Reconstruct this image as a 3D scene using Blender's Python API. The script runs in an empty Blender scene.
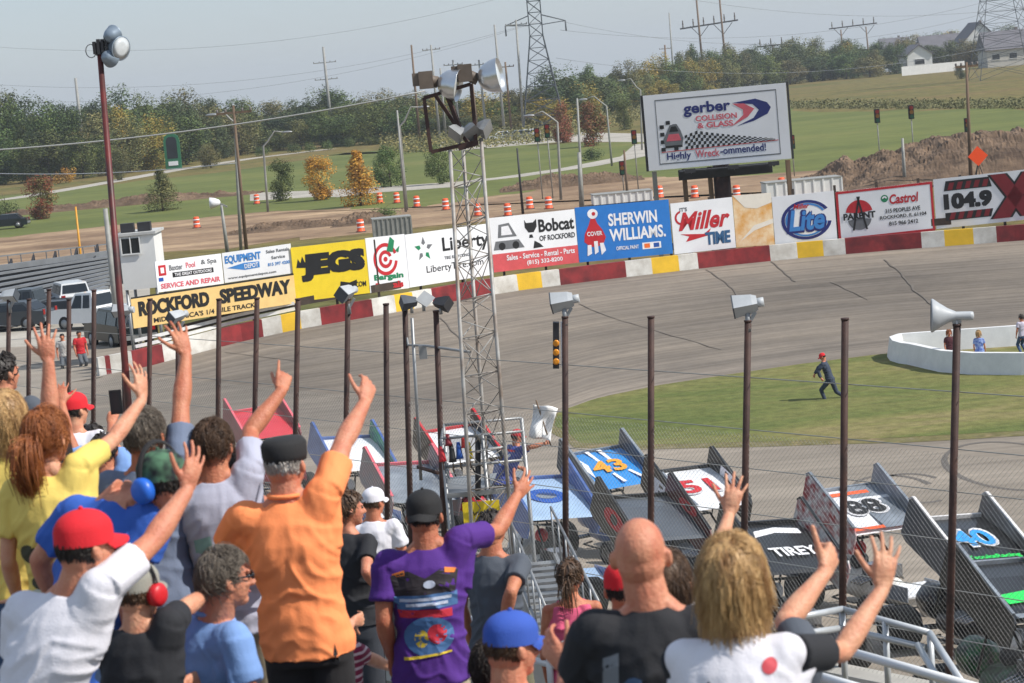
import bpy, math, random
from mathutils import Vector, Matrix, noise
from mathutils.bvhtree import BVHTree
V = Vector
R = math.radians
sc = bpy.context.scene
COL = sc.collection
rnd = random.Random(11)

# ------------------------------------------------------------------ camera
F = 2400.0                       # focal length in pixels of a 1024 wide frame
PITCH = math.atan(271.5 / F); ROLL = R(5.2)
CAM = V((0, 0, 11.0))
_f = V((0, math.cos(PITCH), -math.sin(PITCH)))
_u0 = V((0, math.sin(PITCH), math.cos(PITCH))); _r0 = V((1, 0, 0))
_r = _r0 * math.cos(ROLL) - _u0 * math.sin(ROLL)
_u = _r0 * math.sin(ROLL) + _u0 * math.cos(ROLL)
cd = bpy.data.cameras.new('camera'); co = bpy.data.objects.new('camera', cd); COL.objects.link(co)
cd.sensor_width = 36; cd.lens = 36 * F / 1024; cd.clip_end = 6000; cd.clip_start = 0.3
m = Matrix((( _r.x, _u.x, -_f.x, 0), (_r.y, _u.y, -_f.y, 0), (_r.z, _u.z, -_f.z, 0), (0, 0, 0, 1)))
co.matrix_world = Matrix.Translation(CAM) @ m
cd.dof.use_dof = True; cd.dof.focus_distance = 55; cd.dof.aperture_fstop = 8.0
sc.camera = co

def ray(px, py): return _f + _r * ((px - 512) / F) + _u * ((341.5 - py) / F)
def P(px, py, d): return CAM + ray(px, py) * d
def G(px, py, z=0.0):
    k = ray(px, py); return CAM + k * ((z - CAM.z) / k.z)
def D(px, py, z=0.0): return ((z - CAM.z) / ray(px, py).z)
def S(d): return F / d
def onray(px, py, o, L, far=True):
    k = ray(px, py).normalized(); oc = CAM - o
    b = oc.dot(k); c = oc.dot(oc) - L * L; q = b * b - c
    if q <= 0:
        p = CAM + k * (-b); return o + (p - o).normalized() * L
    t = -b + (math.sqrt(q) if far else -math.sqrt(q))
    return CAM + k * t

# ------------------------------------------------------------------ materials
def lin(c):
    return tuple((x / 255 / 12.92) if x / 255 <= 0.04045 else ((x / 255 + 0.055) / 1.055) ** 2.4 for x in c) + (1,)
_M = {}
def mat(name, c, rough=0.6, metal=0.0, var=0.12, vs=3.0, bump=0.0, bs=40.0, c2=None, coat=0.0, alpha=None, sss=0.0, emit=None, rand=0.0, stretch=None, vdet=4.0, trans=0.0):
    """procedural principled material, c in sRGB 0-255; var = noise darkening; c2 = second colour for the noise"""
    if name in _M: return _M[name]
    mt = bpy.data.materials.new(name); _M[name] = mt; mt.use_nodes = True
    nt = mt.node_tree; b = nt.nodes['Principled BSDF']; N = nt.nodes.new; Lk = nt.links.new
    b.inputs['Roughness'].default_value = rough; b.inputs['Metallic'].default_value = metal
    if coat: b.inputs['Coat Weight'].default_value = coat; b.inputs['Coat Roughness'].default_value = 0.08
    a = lin(c); b.inputs['Base Color'].default_value = a
    tc = N('ShaderNodeTexCoord'); src = tc.outputs['Object']
    if stretch:
        mp = N('ShaderNodeMapping'); mp.inputs['Scale'].default_value = stretch; Lk(src, mp.inputs['Vector']); src = mp.outputs['Vector']
    last = None
    if var or c2:
        n = N('ShaderNodeTexNoise'); n.inputs['Scale'].default_value = vs; n.inputs['Detail'].default_value = vdet; n.inputs['Roughness'].default_value = 0.62
        Lk(src, n.inputs['Vector'])
        rp = N('ShaderNodeValToRGB'); rp.color_ramp.elements[0].position = 0.34; rp.color_ramp.elements[1].position = 0.66
        o = lin(c2) if c2 else tuple(x * (1 - var) for x in a[:3]) + (1,)
        hi = a if c2 else tuple(min(1, x * (1 + var * .6)) for x in a[:3]) + (1,)
        rp.color_ramp.elements[0].color = o; rp.color_ramp.elements[1].color = hi
        Lk(n.outputs['Fac'], rp.inputs['Fac']); last = rp.outputs['Color']
    if rand:
        oi = N('ShaderNodeObjectInfo'); hs = N('ShaderNodeHueSaturation')
        mr = N('ShaderNodeMapRange'); mr.inputs['To Min'].default_value = 1 - rand; mr.inputs['To Max'].default_value = 1 + rand
        Lk(oi.outputs['Random'], mr.inputs['Value']); Lk(mr.outputs['Result'], hs.inputs['Value'])
        m2 = N('ShaderNodeMapRange'); m2.inputs['To Min'].default_value = .5 - rand * .12; m2.inputs['To Max'].default_value = .5 + rand * .08
        mu = N('ShaderNodeMath'); mu.operation = 'MULTIPLY'; mu.inputs[1].default_value = 7.13; fr = N('ShaderNodeMath'); fr.operation = 'FRACT'
        Lk(oi.outputs['Random'], mu.inputs[0]); Lk(mu.outputs[0], fr.inputs[0]); Lk(fr.outputs[0], m2.inputs['Value']); Lk(m2.outputs['Result'], hs.inputs['Hue'])
        if last: Lk(last, hs.inputs['Color'])
        else: hs.inputs['Color'].default_value = a
        last = hs.outputs['Color']
    if last: Lk(last, b.inputs['Base Color'])
    if bump:
        n2 = N('ShaderNodeTexNoise'); n2.inputs['Scale'].default_value = bs; n2.inputs['Detail'].default_value = 5
        Lk(src, n2.inputs['Vector']); bp = N('ShaderNodeBump'); bp.inputs['Strength'].default_value = bump; bp.inputs['Distance'].default_value = 0.02
        Lk(n2.outputs['Fac'], bp.inputs['Height']); Lk(bp.outputs['Normal'], b.inputs['Normal'])
    if sss: b.inputs['Subsurface Weight'].default_value = sss; b.inputs['Subsurface Radius'].default_value = (0.02, 0.008, 0.004); b.inputs['Subsurface Scale'].default_value = 0.6
    if trans: b.inputs['Transmission Weight'].default_value = trans
    if alpha is not None: b.inputs['Alpha'].default_value = alpha
    if emit: b.inputs['Emission Color'].default_value = a; b.inputs['Emission Strength'].default_value = emit
    return mt

# ------------------------------------------------------------------ mesh builder
def basis(dirn):
    z = dirn.normalized(); a = V((0, 0, 1)) if abs(z.z) < 0.95 else V((1, 0, 0))
    x = a.cross(z).normalized(); return x, z.cross(x), z

class MB:
    def __init__(s): s.v = []; s.f = []; s.m = []; s.sm = []
    def add(s, vs, fs, mi=0, smooth=False):
        o = len(s.v); s.v += [V(v) for v in vs]
        s.f += [tuple(i + o for i in f) for f in fs]; s.m += [mi] * len(fs); s.sm += [smooth] * len(fs); return s
    def box(s, c, size, rz=0, mi=0, ax=None, tilt=0):
        c = V(c); hx, hy, hz = size[0] / 2, size[1] / 2, size[2] / 2
        if ax: X, Y, Z = ax
        else:
            X = V((math.cos(rz), math.sin(rz), 0)); Y = V((-math.sin(rz), math.cos(rz), 0)); Z = V((0, 0, 1))
        vs = [c + X * (i * hx) + Y * (j * hy) + Z * (k * hz) for k in (-1, 1) for j in (-1, 1) for i in (-1, 1)]
        return s.add(vs, [(0, 2, 3, 1), (4, 5, 7, 6), (0, 1, 5, 4), (2, 6, 7, 3), (0, 4, 6, 2), (1, 3, 7, 5)], mi)
    def beam(s, a, b, w, h, mi=0, up=None):
        a = V(a); b = V(b); z = (b - a); L = z.length; z.normalize()
        up = up or V((0, 0, 1))
        if abs(up.dot(z)) > .98: up = V((1, 0, 0))
        x = up.cross(z).normalized(); y = z.cross(x)
        return s.box((a + b) / 2, (w, h, L), ax=(x, y, z), mi=mi)
    def loft(s, rings, n=10, mi=0, smooth=True, cap=True):
        vs = []; fs = []
        for c, ax, ay in rings:
            for i in range(n):
                t = 2 * math.pi * i / n; vs.append(V(c) + ax * math.cos(t) + ay * math.sin(t))
        k = len(rings)
        for j in range(k - 1):
            for i in range(n):
                fs.append((j * n + i, j * n + (i + 1) % n, (j + 1) * n + (i + 1) % n, (j + 1) * n + i))
        s.add(vs, fs, mi, smooth)
        if cap:
            o = len(s.v) - len(vs)
            s.f.append(tuple(o + i for i in range(n - 1, -1, -1))); s.m.append(mi); s.sm.append(False)
            s.f.append(tuple(o + (k - 1) * n + i for i in range(n))); s.m.append(mi); s.sm.append(False)
        return s
    def tube(s, a, b, ra, rb=None, n=8, mi=0, smooth=True, cap=True):
        a = V(a); b = V(b); rb = ra if rb is None else rb
        x, y, z = basis(b - a); return s.loft([(a, x * ra, y * ra), (b, x * rb, y * rb)], n, mi, smooth, cap)
    def path(s, pts, r, n=6, mi=0, r2=None, flat=1.0):
        pts = [V(p) for p in pts]; rings = []; k = len(pts); px = None
        for i, p in enumerate(pts):
            t = (pts[min(i + 1, k - 1)] - pts[max(i - 1, 0)])
            if t.length < 1e-9: t = V((0, 0, 1))
            t.normalize()
            if px is None: x, y, _ = basis(t)
            else:
                x = (px - t * px.dot(t)); x = x.normalized() if x.length > 1e-6 else basis(t)[0]; y = t.cross(x)
            px = x; rr = r + ((r2 - r) * i / (k - 1) if r2 is not None else 0)
            rings.append((p, x * rr, y * rr * flat))
        return s.loft(rings, n, mi)
    def ell(s, c, r, ax=None, nu=14, nv=9, mi=0, cut=None):
        c = V(c); X, Y, Z = ax or (V((1, 0, 0)), V((0, 1, 0)), V((0, 0, 1)))
        if not hasattr(r, '__len__'): r = (r, r, r)
        vs = [c + Z * r[2]]; fs = []
        for j in range(1, nv):
            ph = math.pi * j / nv
            for i in range(nu):
                t = 2 * math.pi * i / nu
                vs.append(c + X * (r[0] * math.sin(ph) * math.cos(t)) + Y * (r[1] * math.sin(ph) * math.sin(t)) + Z * (r[2] * math.cos(ph)))
        vs.append(c - Z * r[2]); last = len(vs) - 1
        for i in range(nu):
            fs.append((0, 1 + i, 1 + (i + 1) % nu)); b = 1 + (nv - 2) * nu
            fs.append((last, b + (i + 1) % nu, b + i))
            for j in range(nv - 2):
                q = 1 + j * nu; fs.append((q + i, q + nu + i, q + nu + (i + 1) % nu, q + (i + 1) % nu))
        return s.add(vs, fs, mi, True)
    def lathe(s, prof, o=(0, 0, 0), ax=None, n=20, mi=0, smooth=True):
        """prof: list of (r, h) along axis Z of ax"""
        X, Y, Z = ax or (V((1, 0, 0)), V((0, 1, 0)), V((0, 0, 1)))
        return s.loft([(V(o) + Z * h, X * max(r, 1e-4), Y * max(r, 1e-4)) for r, h in prof], n, mi, smooth)
    def prism(s, poly, ext, mi=0):
        poly = [V(p) for p in poly]; ext = V(ext); n = len(poly)
        vs = poly + [p + ext for p in poly]
        fs = [tuple(range(n - 1, -1, -1)), tuple(range(n, 2 * n))] + [(i, (i + 1) % n, n + (i + 1) % n, n + i) for i in range(n)]
        return s.add(vs, fs, mi)
    def text(s, st, o, ux, uy, w, h=None, mi=0, bold=0.0, shear=0.0, ext=0.004, fit=True):
        """text centred on o; ux,uy unit vectors; scaled to width w and height h"""
        tv, tf = text_mesh(st, bold, shear); ux = ux.normalized(); uy = uy.normalized(); uz = ux.cross(uy)
        x0 = min(v.x for v in tv); x1 = max(v.x for v in tv); y0 = min(v.y for v in tv); y1 = max(v.y for v in tv)
        kx = w / (x1 - x0); ky = (h / (y1 - y0)) if h else kx
        vs = [V(o) + ux * ((v.x - (x0 + x1) / 2) * kx) + uy * ((v.y - (y0 + y1) / 2) * ky) + uz * (ext if v.z > 0 else 0) for v in tv]
        return s.add(vs, tf, mi)
    def xf(s, M):
        s.v = [M @ v for v in s.v]; return s
    def build(s, name, mats, parent=None, origin=None, local=False):
        if not s.v: return None
        if not isinstance(mats, (list, tuple)): mats = [mats]
        me = bpy.data.meshes.new(name); ob = bpy.data.objects.new(name, me); COL.objects.link(ob)
        if parent is not None:
            ob.parent = parent
            off = V((0, 0, 0)) if local else world_loc(parent)
        elif origin is not None: off = V(origin)
        elif local: off = V((0, 0, 0))
        else:
            n = len(s.v); mz = min(v.z for v in s.v)
            off = V((sum(v.x for v in s.v) / n, sum(v.y for v in s.v) / n, mz))
        if parent is None: ob.location = off
        me.from_pydata([v - off for v in s.v], [], s.f); me.validate()
        if len(me.polygons) == len(s.f):
            me.polygons.foreach_set('material_index', s.m); me.polygons.foreach_set('use_smooth', s.sm)
        for mt in mats: me.materials.append(mt)
        me.update(); return ob

def world_loc(o):
    p = V(o.location)
    while o.parent is not None: o = o.parent; p = p + V(o.location)
    return p

_T = {}
def text_mesh(st, bold=0.0, shear=0.0):
    k = (st, bold, shear)
    if k in _T: return _T[k]
    cu = bpy.data.curves.new('lettering', 'FONT'); cu.body = st; cu.size = 1; cu.extrude = 0.01; cu.offset = bold; cu.shear = shear
    cu.resolution_u = 3; ob = bpy.data.objects.new('lettering', cu); COL.objects.link(ob)
    dg = bpy.context.evaluated_depsgraph_get(); me = bpy.data.meshes.new_from_object(ob.evaluated_get(dg))
    r = ([V(v.co) for v in me.vertices], [tuple(p.vertices) for p in me.polygons])
    bpy.data.objects.remove(ob); bpy.data.curves.remove(cu); bpy.data.meshes.remove(me); _T[k] = r; return r

def tag(o, label=None, cat=None, group=None, kind=None):
    if label: o['label'] = label
    if cat: o['category'] = cat
    if group: o['group'] = group
    if kind: o['kind'] = kind
    return o
def thing(name, label, cat, loc=(0, 0, 0), rz=0, group=None):
    o = bpy.data.objects.new(name, None); COL.objects.link(o); o.location = loc; o.rotation_euler = (0, 0, rz)
    o.empty_display_size = 0.3
    return tag(o, label, cat, group)
def copy_tree(o, parent=None):
    c = o.copy(); COL.objects.link(c); c.parent = parent
    for ch in [x for x in o.children]: copy_tree(ch, c)
    return c
def structure(o): o['kind'] = 'structure'; return o

def remesh(mb, name, voxel, mats, parent, smooth=2, wr=None, keepmat=True):
    """union of all shapes in mb as one continuous skin"""
    me = bpy.data.meshes.new('t'); me.from_pydata([tuple(v) for v in mb.v], [], mb.f)
    ob = bpy.data.objects.new('t', me); COL.objects.link(ob)
    md = ob.modifiers.new('r', 'REMESH'); md.mode = 'VOXEL'; md.voxel_size = voxel
    if smooth:
        sm = ob.modifiers.new('s', 'SMOOTH'); sm.factor = 0.5; sm.iterations = smooth
    dg = bpy.context.evaluated_depsgraph_get(); out = bpy.data.meshes.new_from_object(ob.evaluated_get(dg))
    bpy.data.objects.remove(ob); bpy.data.meshes.remove(me)
    out.name = name
    if wr:
        vn = [V(v.normal) for v in out.vertices]
        for v, n in zip(out.vertices, vn): v.co = v.co + n * wr(v.co, n)
    off = world_loc(parent)
    out.transform(Matrix.Translation(-off))
    out.polygons.foreach_set('use_smooth', [True] * len(out.polygons))
    for mt in (mats if isinstance(mats, list) else [mats]): out.materials.append(mt)
    o = bpy.data.objects.new(name, out); COL.objects.link(o); o.parent = parent
    return o
# ------------------------------------------------------------------ light and render
w = bpy.data.worlds.new('World'); sc.world = w; w.use_nodes = True
SUN_EL, SUN_AZ = R(45), R(107)      # azimuth clockwise from +Y (straight ahead) towards +X
nt = w.node_tree; bg = nt.nodes['Background']; sk = nt.nodes.new('ShaderNodeTexSky'); sk.sky_type = 'NISHITA'; sk.sun_disc = False
sk.sun_elevation = SUN_EL; sk.sun_rotation = SUN_AZ; sk.air_density = 1.0; sk.dust_density = 0.7; sk.ozone_density = 1.6; sk.altitude = 200
mxs = nt.nodes.new('ShaderNodeMix'); mxs.data_type = 'RGBA'; mxs.inputs[0].default_value = .74; mxs.inputs[7].default_value = (2.3, 2.72, 3.3, 1)   # flat grey-blue mixed into the sky colour
nt.links.new(sk.outputs['Color'], mxs.inputs[6]); nt.links.new(mxs.outputs[2], bg.inputs['Color']); bg.inputs['Strength'].default_value = 0.13
sl = bpy.data.lights.new('sun', 'SUN'); sl.energy = 3.6; sl.angle = R(0.6); sl.color = (1, 0.95, 0.87)
so = bpy.data.objects.new('sun', sl); COL.objects.link(so)
sd = V((math.sin(SUN_AZ) * math.cos(SUN_EL), math.cos(SUN_AZ) * math.cos(SUN_EL), math.sin(SUN_EL)))
so.rotation_euler = sd.to_track_quat('Z', 'Y').to_euler(); so.location = sd * 60
vs = sc.view_settings; vs.view_transform = 'Standard'; vs.look = 'None'; vs.gamma = 1; vs.exposure = 0.5; vs.use_curve_mapping = False
sc.cycles.use_denoising = True; sc.cycles.max_bounces = 6; sc.cycles.diffuse_bounces = 3; sc.cycles.glossy_bounces = 3
sc.cycles.transparent_max_bounces = 8; sc.cycles.caustics_reflective = False; sc.cycles.caustics_refractive = False

# ------------------------------------------------------------------ ground sheets
def ground_mat(name, stops, vs=0.05, s2=1.5, bump=0.3, stretch=(1, 1, 1), uv=False, fine=0.25, bs=6, streak=None):
    mt = bpy.data.materials.new(name); mt.use_nodes = True; nt = mt.node_tree; b = nt.nodes['Principled BSDF']; N = nt.nodes.new; L = nt.links.new
    b.inputs['Roughness'].default_value = 0.92; b.inputs['Specular IOR Level'].default_value = 0.2
    tc = N('ShaderNodeTexCoord'); mp = N('ShaderNodeMapping'); mp.inputs['Scale'].default_value = stretch
    L(tc.outputs['UV' if uv else 'Object'], mp.inputs['Vector'])
    n1 = N('ShaderNodeTexNoise'); n1.inputs['Scale'].default_value = vs; n1.inputs['Detail'].default_value = 8; n1.inputs['Roughness'].default_value = 0.65; L(mp.outputs[0], n1.inputs['Vector'])
    rp = N('ShaderNodeValToRGB'); els = rp.color_ramp.elements
    while len(els) < len(stops): els.new(0.5)
    for e, (p, c) in zip(els, stops): e.position = p; e.color = lin(c)
    L(n1.outputs['Fac'], rp.inputs['Fac'])
    n2 = N('ShaderNodeTexNoise'); n2.inputs['Scale'].default_value = s2; n2.inputs['Detail'].default_value = 6; n2.inputs['Roughness'].default_value = 0.7; L(tc.outputs['Object'], n2.inputs['Vector'])
    mr = N('ShaderNodeMapRange'); mr.inputs['From Min'].default_value = .3; mr.inputs['From Max'].default_value = .7; mr.inputs['To Min'].default_value = 1 - fine; mr.inputs['To Max'].default_value = 1 + fine; L(n2.outputs['Fac'], mr.inputs['Value'])
    mx = N('ShaderNodeVectorMath'); mx.operation = 'SCALE'; L(rp.outputs['Color'], mx.inputs[0]); L(mr.outputs[0], mx.inputs['Scale'])
    out = mx.outputs[0]
    if streak:
        m2 = N('ShaderNodeMapping'); m2.inputs['Scale'].default_value = streak; L(tc.outputs['UV' if uv else 'Object'], m2.inputs['Vector'])
        n3 = N('ShaderNodeTexNoise'); n3.inputs['Scale'].default_value = 1; n3.inputs['Detail'].default_value = 5; n3.inputs['Roughness'].default_value = .6; L(m2.outputs[0], n3.inputs['Vector'])
        r3 = N('ShaderNodeMapRange'); r3.inputs['From Min'].default_value = .3; r3.inputs['From Max'].default_value = .7; r3.inputs['To Min'].default_value = .68; r3.inputs['To Max'].default_value = 1.17; L(n3.outputs['Fac'], r3.inputs['Value'])
        m3 = N('ShaderNodeVectorMath'); m3.operation = 'SCALE'; L(out, m3.inputs[0]); L(r3.outputs[0], m3.inputs['Scale']); out = m3.outputs[0]
    if uv:   # worn racing groove across the width
        sx = N('ShaderNodeSeparateXYZ'); L(tc.outputs['UV'], sx.inputs[0]); r4 = N('ShaderNodeValToRGB'); el = r4.color_ramp.elements
        for q in range(3): el.new(.5)
        for e_, (p_, g_) in zip(el, ((0, .98), (.3, .84), (.6, .78), (.84, .93), (1, 1.0))): e_.position = p_; e_.color = (g_, g_, g_, 1)
        L(sx.outputs['Y'], r4.inputs['Fac']); m5 = N('ShaderNodeVectorMath'); m5.operation = 'MULTIPLY'; L(out, m5.inputs[0]); L(r4.outputs['Color'], m5.inputs[1]); out = m5.outputs[0]
    L(out, b.inputs['Base Color'])
    bp = N('ShaderNodeBump'); bp.inputs['Strength'].default_value = bump; bp.inputs['Distance'].default_value = 0.05
    n4 = N('ShaderNodeTexNoise'); n4.inputs['Scale'].default_value = bs; n4.inputs['Detail'].default_value = 6; L(tc.outputs['Object'], n4.inputs['Vector']); L(n4.outputs['Fac'], bp.inputs['Height']); L(bp.outputs[0], b.inputs['Normal'])
    return mt

m_field = ground_mat('dry_meadow', [(.3, (78, 84, 42)), (.5, (110, 100, 56)), (.7, (112, 92, 62))], vs=.02, stretch=(1, 3.5, 1), s2=.45, bump=.8, fine=.5)
m_lawn = ground_mat('lawn', [(.3, (84, 94, 48)), (.55, (104, 110, 58)), (.75, (118, 114, 68))], vs=.02, s2=.4, stretch=(1, 2.5, 1), fine=.16)
m_infield = ground_mat('infield_grass', [(.38, (136, 122, 88)), (.46, (116, 114, 68)), (.56, (96, 104, 56)), (.68, (78, 92, 46))], vs=.13, s2=2.2, stretch=(.35, 1, 1), fine=.34, bump=.5, bs=14)
m_dirt = ground_mat('bare_dirt', [(.3, (106, 84, 66)), (.5, (144, 120, 96)), (.7, (178, 152, 122))], vs=.05, stretch=(1, 3, 1), s2=.6, bump=1, bs=1.5)
m_dirt2 = ground_mat('dug_soil', [(.3, (74, 60, 50)), (.5, (104, 86, 70)), (.7, (136, 114, 94))], vs=.35, s2=1.2, bump=1, bs=1.5)
m_track = ground_mat('track_asphalt', [(.3, (114, 107, 100)), (.5, (132, 123, 113)), (.7, (152, 141, 128))], vs=1, s2=2.2, uv=True, stretch=(3, 5, 1), fine=.09, bump=.2, streak=(2.0, 60, 1))
m_pit = ground_mat('flat_asphalt', [(.3, (132, 123, 112)), (.5, (148, 138, 126)), (.7, (162, 151, 137))], vs=.06, s2=2.2, stretch=(1, 1, 1), fine=.08, bump=.2, streak=(.05, .9, 1))
m_conc = ground_mat('pavement', [(.3, (150, 145, 135)), (.6, (176, 170, 160))], vs=.2, s2=2, fine=.1, bump=.1)

def sheet(name, pts, z, m, label=None):
    mb = MB(); vs = [V((p.x, p.y, z)) for p in pts]; mb.add(vs, [tuple(range(len(vs)))])
    o = mb.build(name, m, origin=(0, 0, z)); structure(o)
    if o.data.polygons[0].normal.z < 0: o.data.flip_normals()
    return o
big = 3200
mb = MB(); _ys = [(-300, 0), (560, 0), (720, 0), (780, -4), (1000, -34), (2000, -130), (4200, -360)]
for _x in (-big, big): mb.v += [V((_x, y_, z_)) for y_, z_ in _ys]
mb.add([], [(i, 7 + i, 8 + i, 1 + i) for i in range(6)]) if False else None
mb.f = [(i, 7 + i, 8 + i, 1 + i) for i in range(6)]; mb.m = [0] * 6; mb.sm = [True] * 6
structure(mb.build('ground', m_field, origin=(0, 0, 0)))
def wob(pts, k=6, a=1.5, seed=1):
    """subdivide an outline and make its edge uneven"""
    out = []; n = len(pts)
    for i in range(n):
        p, q = pts[i], pts[(i + 1) % n]; L = (q - p).length
        for j in range(k):
            t = j / k; r = p.lerp(q, t); am = a * min(1, L / 40)
            out.append(r + V((noise.noise(V((r.x * .3, r.y * .3, seed))) * am * 2, noise.noise(V((r.x * .3, r.y * .3, seed + 9))) * am * 3, 0)))
    return out
# lawns beyond the track
sheet('lawn', wob([G(-80, 268), G(300, 232), G(660, 190), G(1100, 165), G(1100, 108), G(940, 108), G(850, 112), G(760, 106), G(700, 132), G(640, 142), G(480, 146), G(350, 152), G(170, 178), G(60, 190), G(-80, 206)], 5, 6), .004, m_lawn)
# the construction dirt
sheet('dirt', wob([G(-80, 275), G(300, 240), G(420, 228), G(660, 205), G(1100, 178), G(1100, 156), G(940, 168), G(800, 172), G(700, 178), G(640, 176), G(520, 192), G(420, 207), G(330, 209), G(250, 213), G(190, 219), G(110, 226), G(0, 238), G(-80, 246)], 10, 4, 3), .008, m_dirt)
# roads and paths
sheet('road', [G(440, 152), G(560, 142), G(660, 142), G(760, 150), G(760, 141), G(660, 134), G(560, 132), G(440, 141)], .012, m_conc)
def ribbon(pxs, w, z):
    pts = [G(*p) for p in pxs]; a = []; b = []
    for i, p in enumerate(pts):
        t = (pts[min(i + 1, len(pts) - 1)] - pts[max(i - 1, 0)]); t.z = 0; t.normalize(); n = V((-t.y, t.x, 0))
        a.append(p + n * w / 2); b.append(p - n * w / 2)
    return a + b[::-1]
sheet('path', ribbon([(-40, 205), (9, 199), (53, 192), (105, 183), (176, 170), (255, 158), (330, 149)], 4.5, 0), .016, m_conc)
sheet('footpath', ribbon([(330, 197), (420, 187), (511, 177), (580, 167), (640, 155), (652, 143)], 4.5, 0), .016, m_conc)
sheet('roadside', [G(250, 201), G(330, 196), G(470, 186), G(470, 181), G(330, 190), G(250, 193)], .013, m_conc)

# ------------------------------------------------------------------ the race track
WB = [(60, 384, 1.3), (100, 376, 1.3), (146, 367, 1.4), (240, 342, 1.65), (300, 329, 1.85), (384, 314.5, 2), (470, 298.5, 2), (520, 290.5, 2), (600, 280.3, 2), (658, 273.6, 2), (723, 266, 2), (797, 258.5, 2), (885, 251, 2), (1017, 241, 2), (1120, 234, 2)]
def wall_at(x):
    for (x0, y0, z0), (x1, y1, z1) in zip(WB, WB[1:]):
        if x <= x1 or x1 == 1120:
            t = (x - x0) / (x1 - x0); return G(x, y0 + (y1 - y0) * t, z0 + (z1 - z0) * t)
IN = [(60, 440), (110, 446), (170, 452), (240, 458), (320, 458), (384, 452), (470, 440), (540, 420), (600, 398), (658, 386), (723, 376), (797, 365), (885, 354), (1017, 345), (1120, 338)]
def inner_at(x):
    for (x0, y0), (x1, y1) in zip(IN, IN[1:]):
        if x <= x1 or x1 == 1120:
            t = (x - x0) / (x1 - x0); return G(x, y0 + (y1 - y0) * t, 0.0)
mb = MB(); nx, ny = 60, 14; vsx = []; uvs = []
for i in range(nx + 1):
    x = 60 + (1120 - 60) * i / nx; a = inner_at(x); b = wall_at(x)
    for j in range(ny + 1):
        t = j / ny; p = a.lerp(b, t); p.z = b.z * (t ** 1.25) + .006; vsx.append(p); uvs.append((x / 1060 , t))
mb.add(vsx, [(i * (ny + 1) + j, (i + 1) * (ny + 1) + j, (i + 1) * (ny + 1) + j + 1, i * (ny + 1) + j + 1) for i in range(nx) for j in range(ny)], 0, True)
o = structure(mb.build('race_track', m_track, origin=(0, 0, 0)))
ul = o.data.uv_layers.new(name='UVMap')
for lp in o.data.loops: ul.data[lp.index].uv = uvs[lp.vertex_index]
# flat asphalt: front straight and pit side
fl = [inner_at(x) for x in range(60, 1121, 30)]
flat = [V((-40, 100, 0)), V((-32, 20, 0)), V((-8, 24, 0)), V((40, 20, 0)), V((40, 86, 0))]
pts = [G(60, 384, 0)] + [inner_at(x) + V((0, .4, 0)) for x in range(60, 1121, 30)] + [V((46, 60, 0)), V((46, 14, 0)), V((-30, 14, 0)), V((-48, 40, 0)), V((-48, 86, 0))]
sheet('front_straight', pts, .004, m_pit)
# banked apron at the pit gate
mb = MB(); a0 = G(60, 440, 0); gate = [G(60, 384, 1.3), G(100, 376, 1.3)]
apr = [G(-60, 350, .7), G(60, 345, .9), G(150, 325, .9), G(118, 372, 1.3), G(100, 377, 1.3), G(60, 384, 1.3), G(-60, 400, 1.2)]
mb.add(apr, [tuple(range(len(apr)))]); mb.add([G(-60, 460, .0), G(61, 441, .0), G(61, 384, 1.3), G(-60, 400, 1.2)], [(0, 1, 2, 3)])
structure(mb.build('pit_road', m_pit, origin=(0, 0, 0)))
mb = MB(); lot = [G(-120, 420, .6), G(150, 340, .6), G(150, 268, .6), G(-120, 292, .6)]
mb.add([V((p.x, p.y, .62)) for p in lot], [(3, 2, 1, 0)]); structure(mb.build('parking_lot', m_conc, origin=(0, 0, 0)))
# infield
sheet('infield', wob([G(555, 426), G(562, 408), G(600, 398), G(658, 386), G(723, 376), G(797, 365), G(885, 354), G(1017, 345), G(1120, 338), G(1120, 424), G(1024, 431), G(900, 438), G(760, 442), G(640, 445), G(580, 443)], 6, .5), .016, m_infield)
sheet('worn_verge', wob([G(548, 428), G(556, 407), G(596, 395), G(656, 383), G(723, 373), G(797, 362), G(885, 351), G(1017, 342), G(1120, 336), G(1120, 428), G(1024, 436), G(900, 443), G(760, 447), G(640, 450), G(574, 448)], 8, .7, 4), .012, ground_mat('dry_verge', [(.35, (138, 120, 92)), (.5, (104, 100, 62)), (.68, (132, 120, 98))], vs=.9, s2=3, fine=.3))
# cracks and tyre marks on the asphalt
def bank_z(p):
    best = min(((inner_at(x) - V((p.x, p.y, 0))).length, x) for x in range(60, 1120, 6)); return best
tbv = BVHTree.FromPolygons(vsx, [(i * (ny + 1) + j, (i + 1) * (ny + 1) + j, (i + 1) * (ny + 1) + j + 1, i * (ny + 1) + j + 1) for i in range(nx) for j in range(ny)])
def strip_on(pxs, w, lift):
    vs = []; k = len(pxs)
    for x, y in pxs:
        k_ = ray(x, y).normalized(); h_ = tbv.ray_cast(CAM, k_); vs.append((h_[0] if h_[0] is not None else G(x, y)) + V((0, 0, lift)))
    mb = MB(); out = []
    for i, p in enumerate(vs):
        t = vs[min(i + 1, k - 1)] - vs[max(i - 1, 0)]; n = V((-t.y, t.x, 0)).normalized() * w * (.6 + .8 * rnd.random()) / 2; out += [p + n, p - n]
    mb.add(out, [(2 * i, 2 * i + 1, 2 * i + 3, 2 * i + 2) for i in range(k - 1)]); return mb
m_crack = mat('tar_crack', (104, 97, 90), .9)
def jag(pts, n=5, a=1.2):
    out = []
    for p, q in zip(pts, pts[1:]):
        for j in range(n): t = j / n; out.append((p[0] + (q[0] - p[0]) * t + rnd.uniform(-a, a), p[1] + (q[1] - p[1]) * t + rnd.uniform(-a, a) * .4))
    return out + [pts[-1]]
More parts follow.
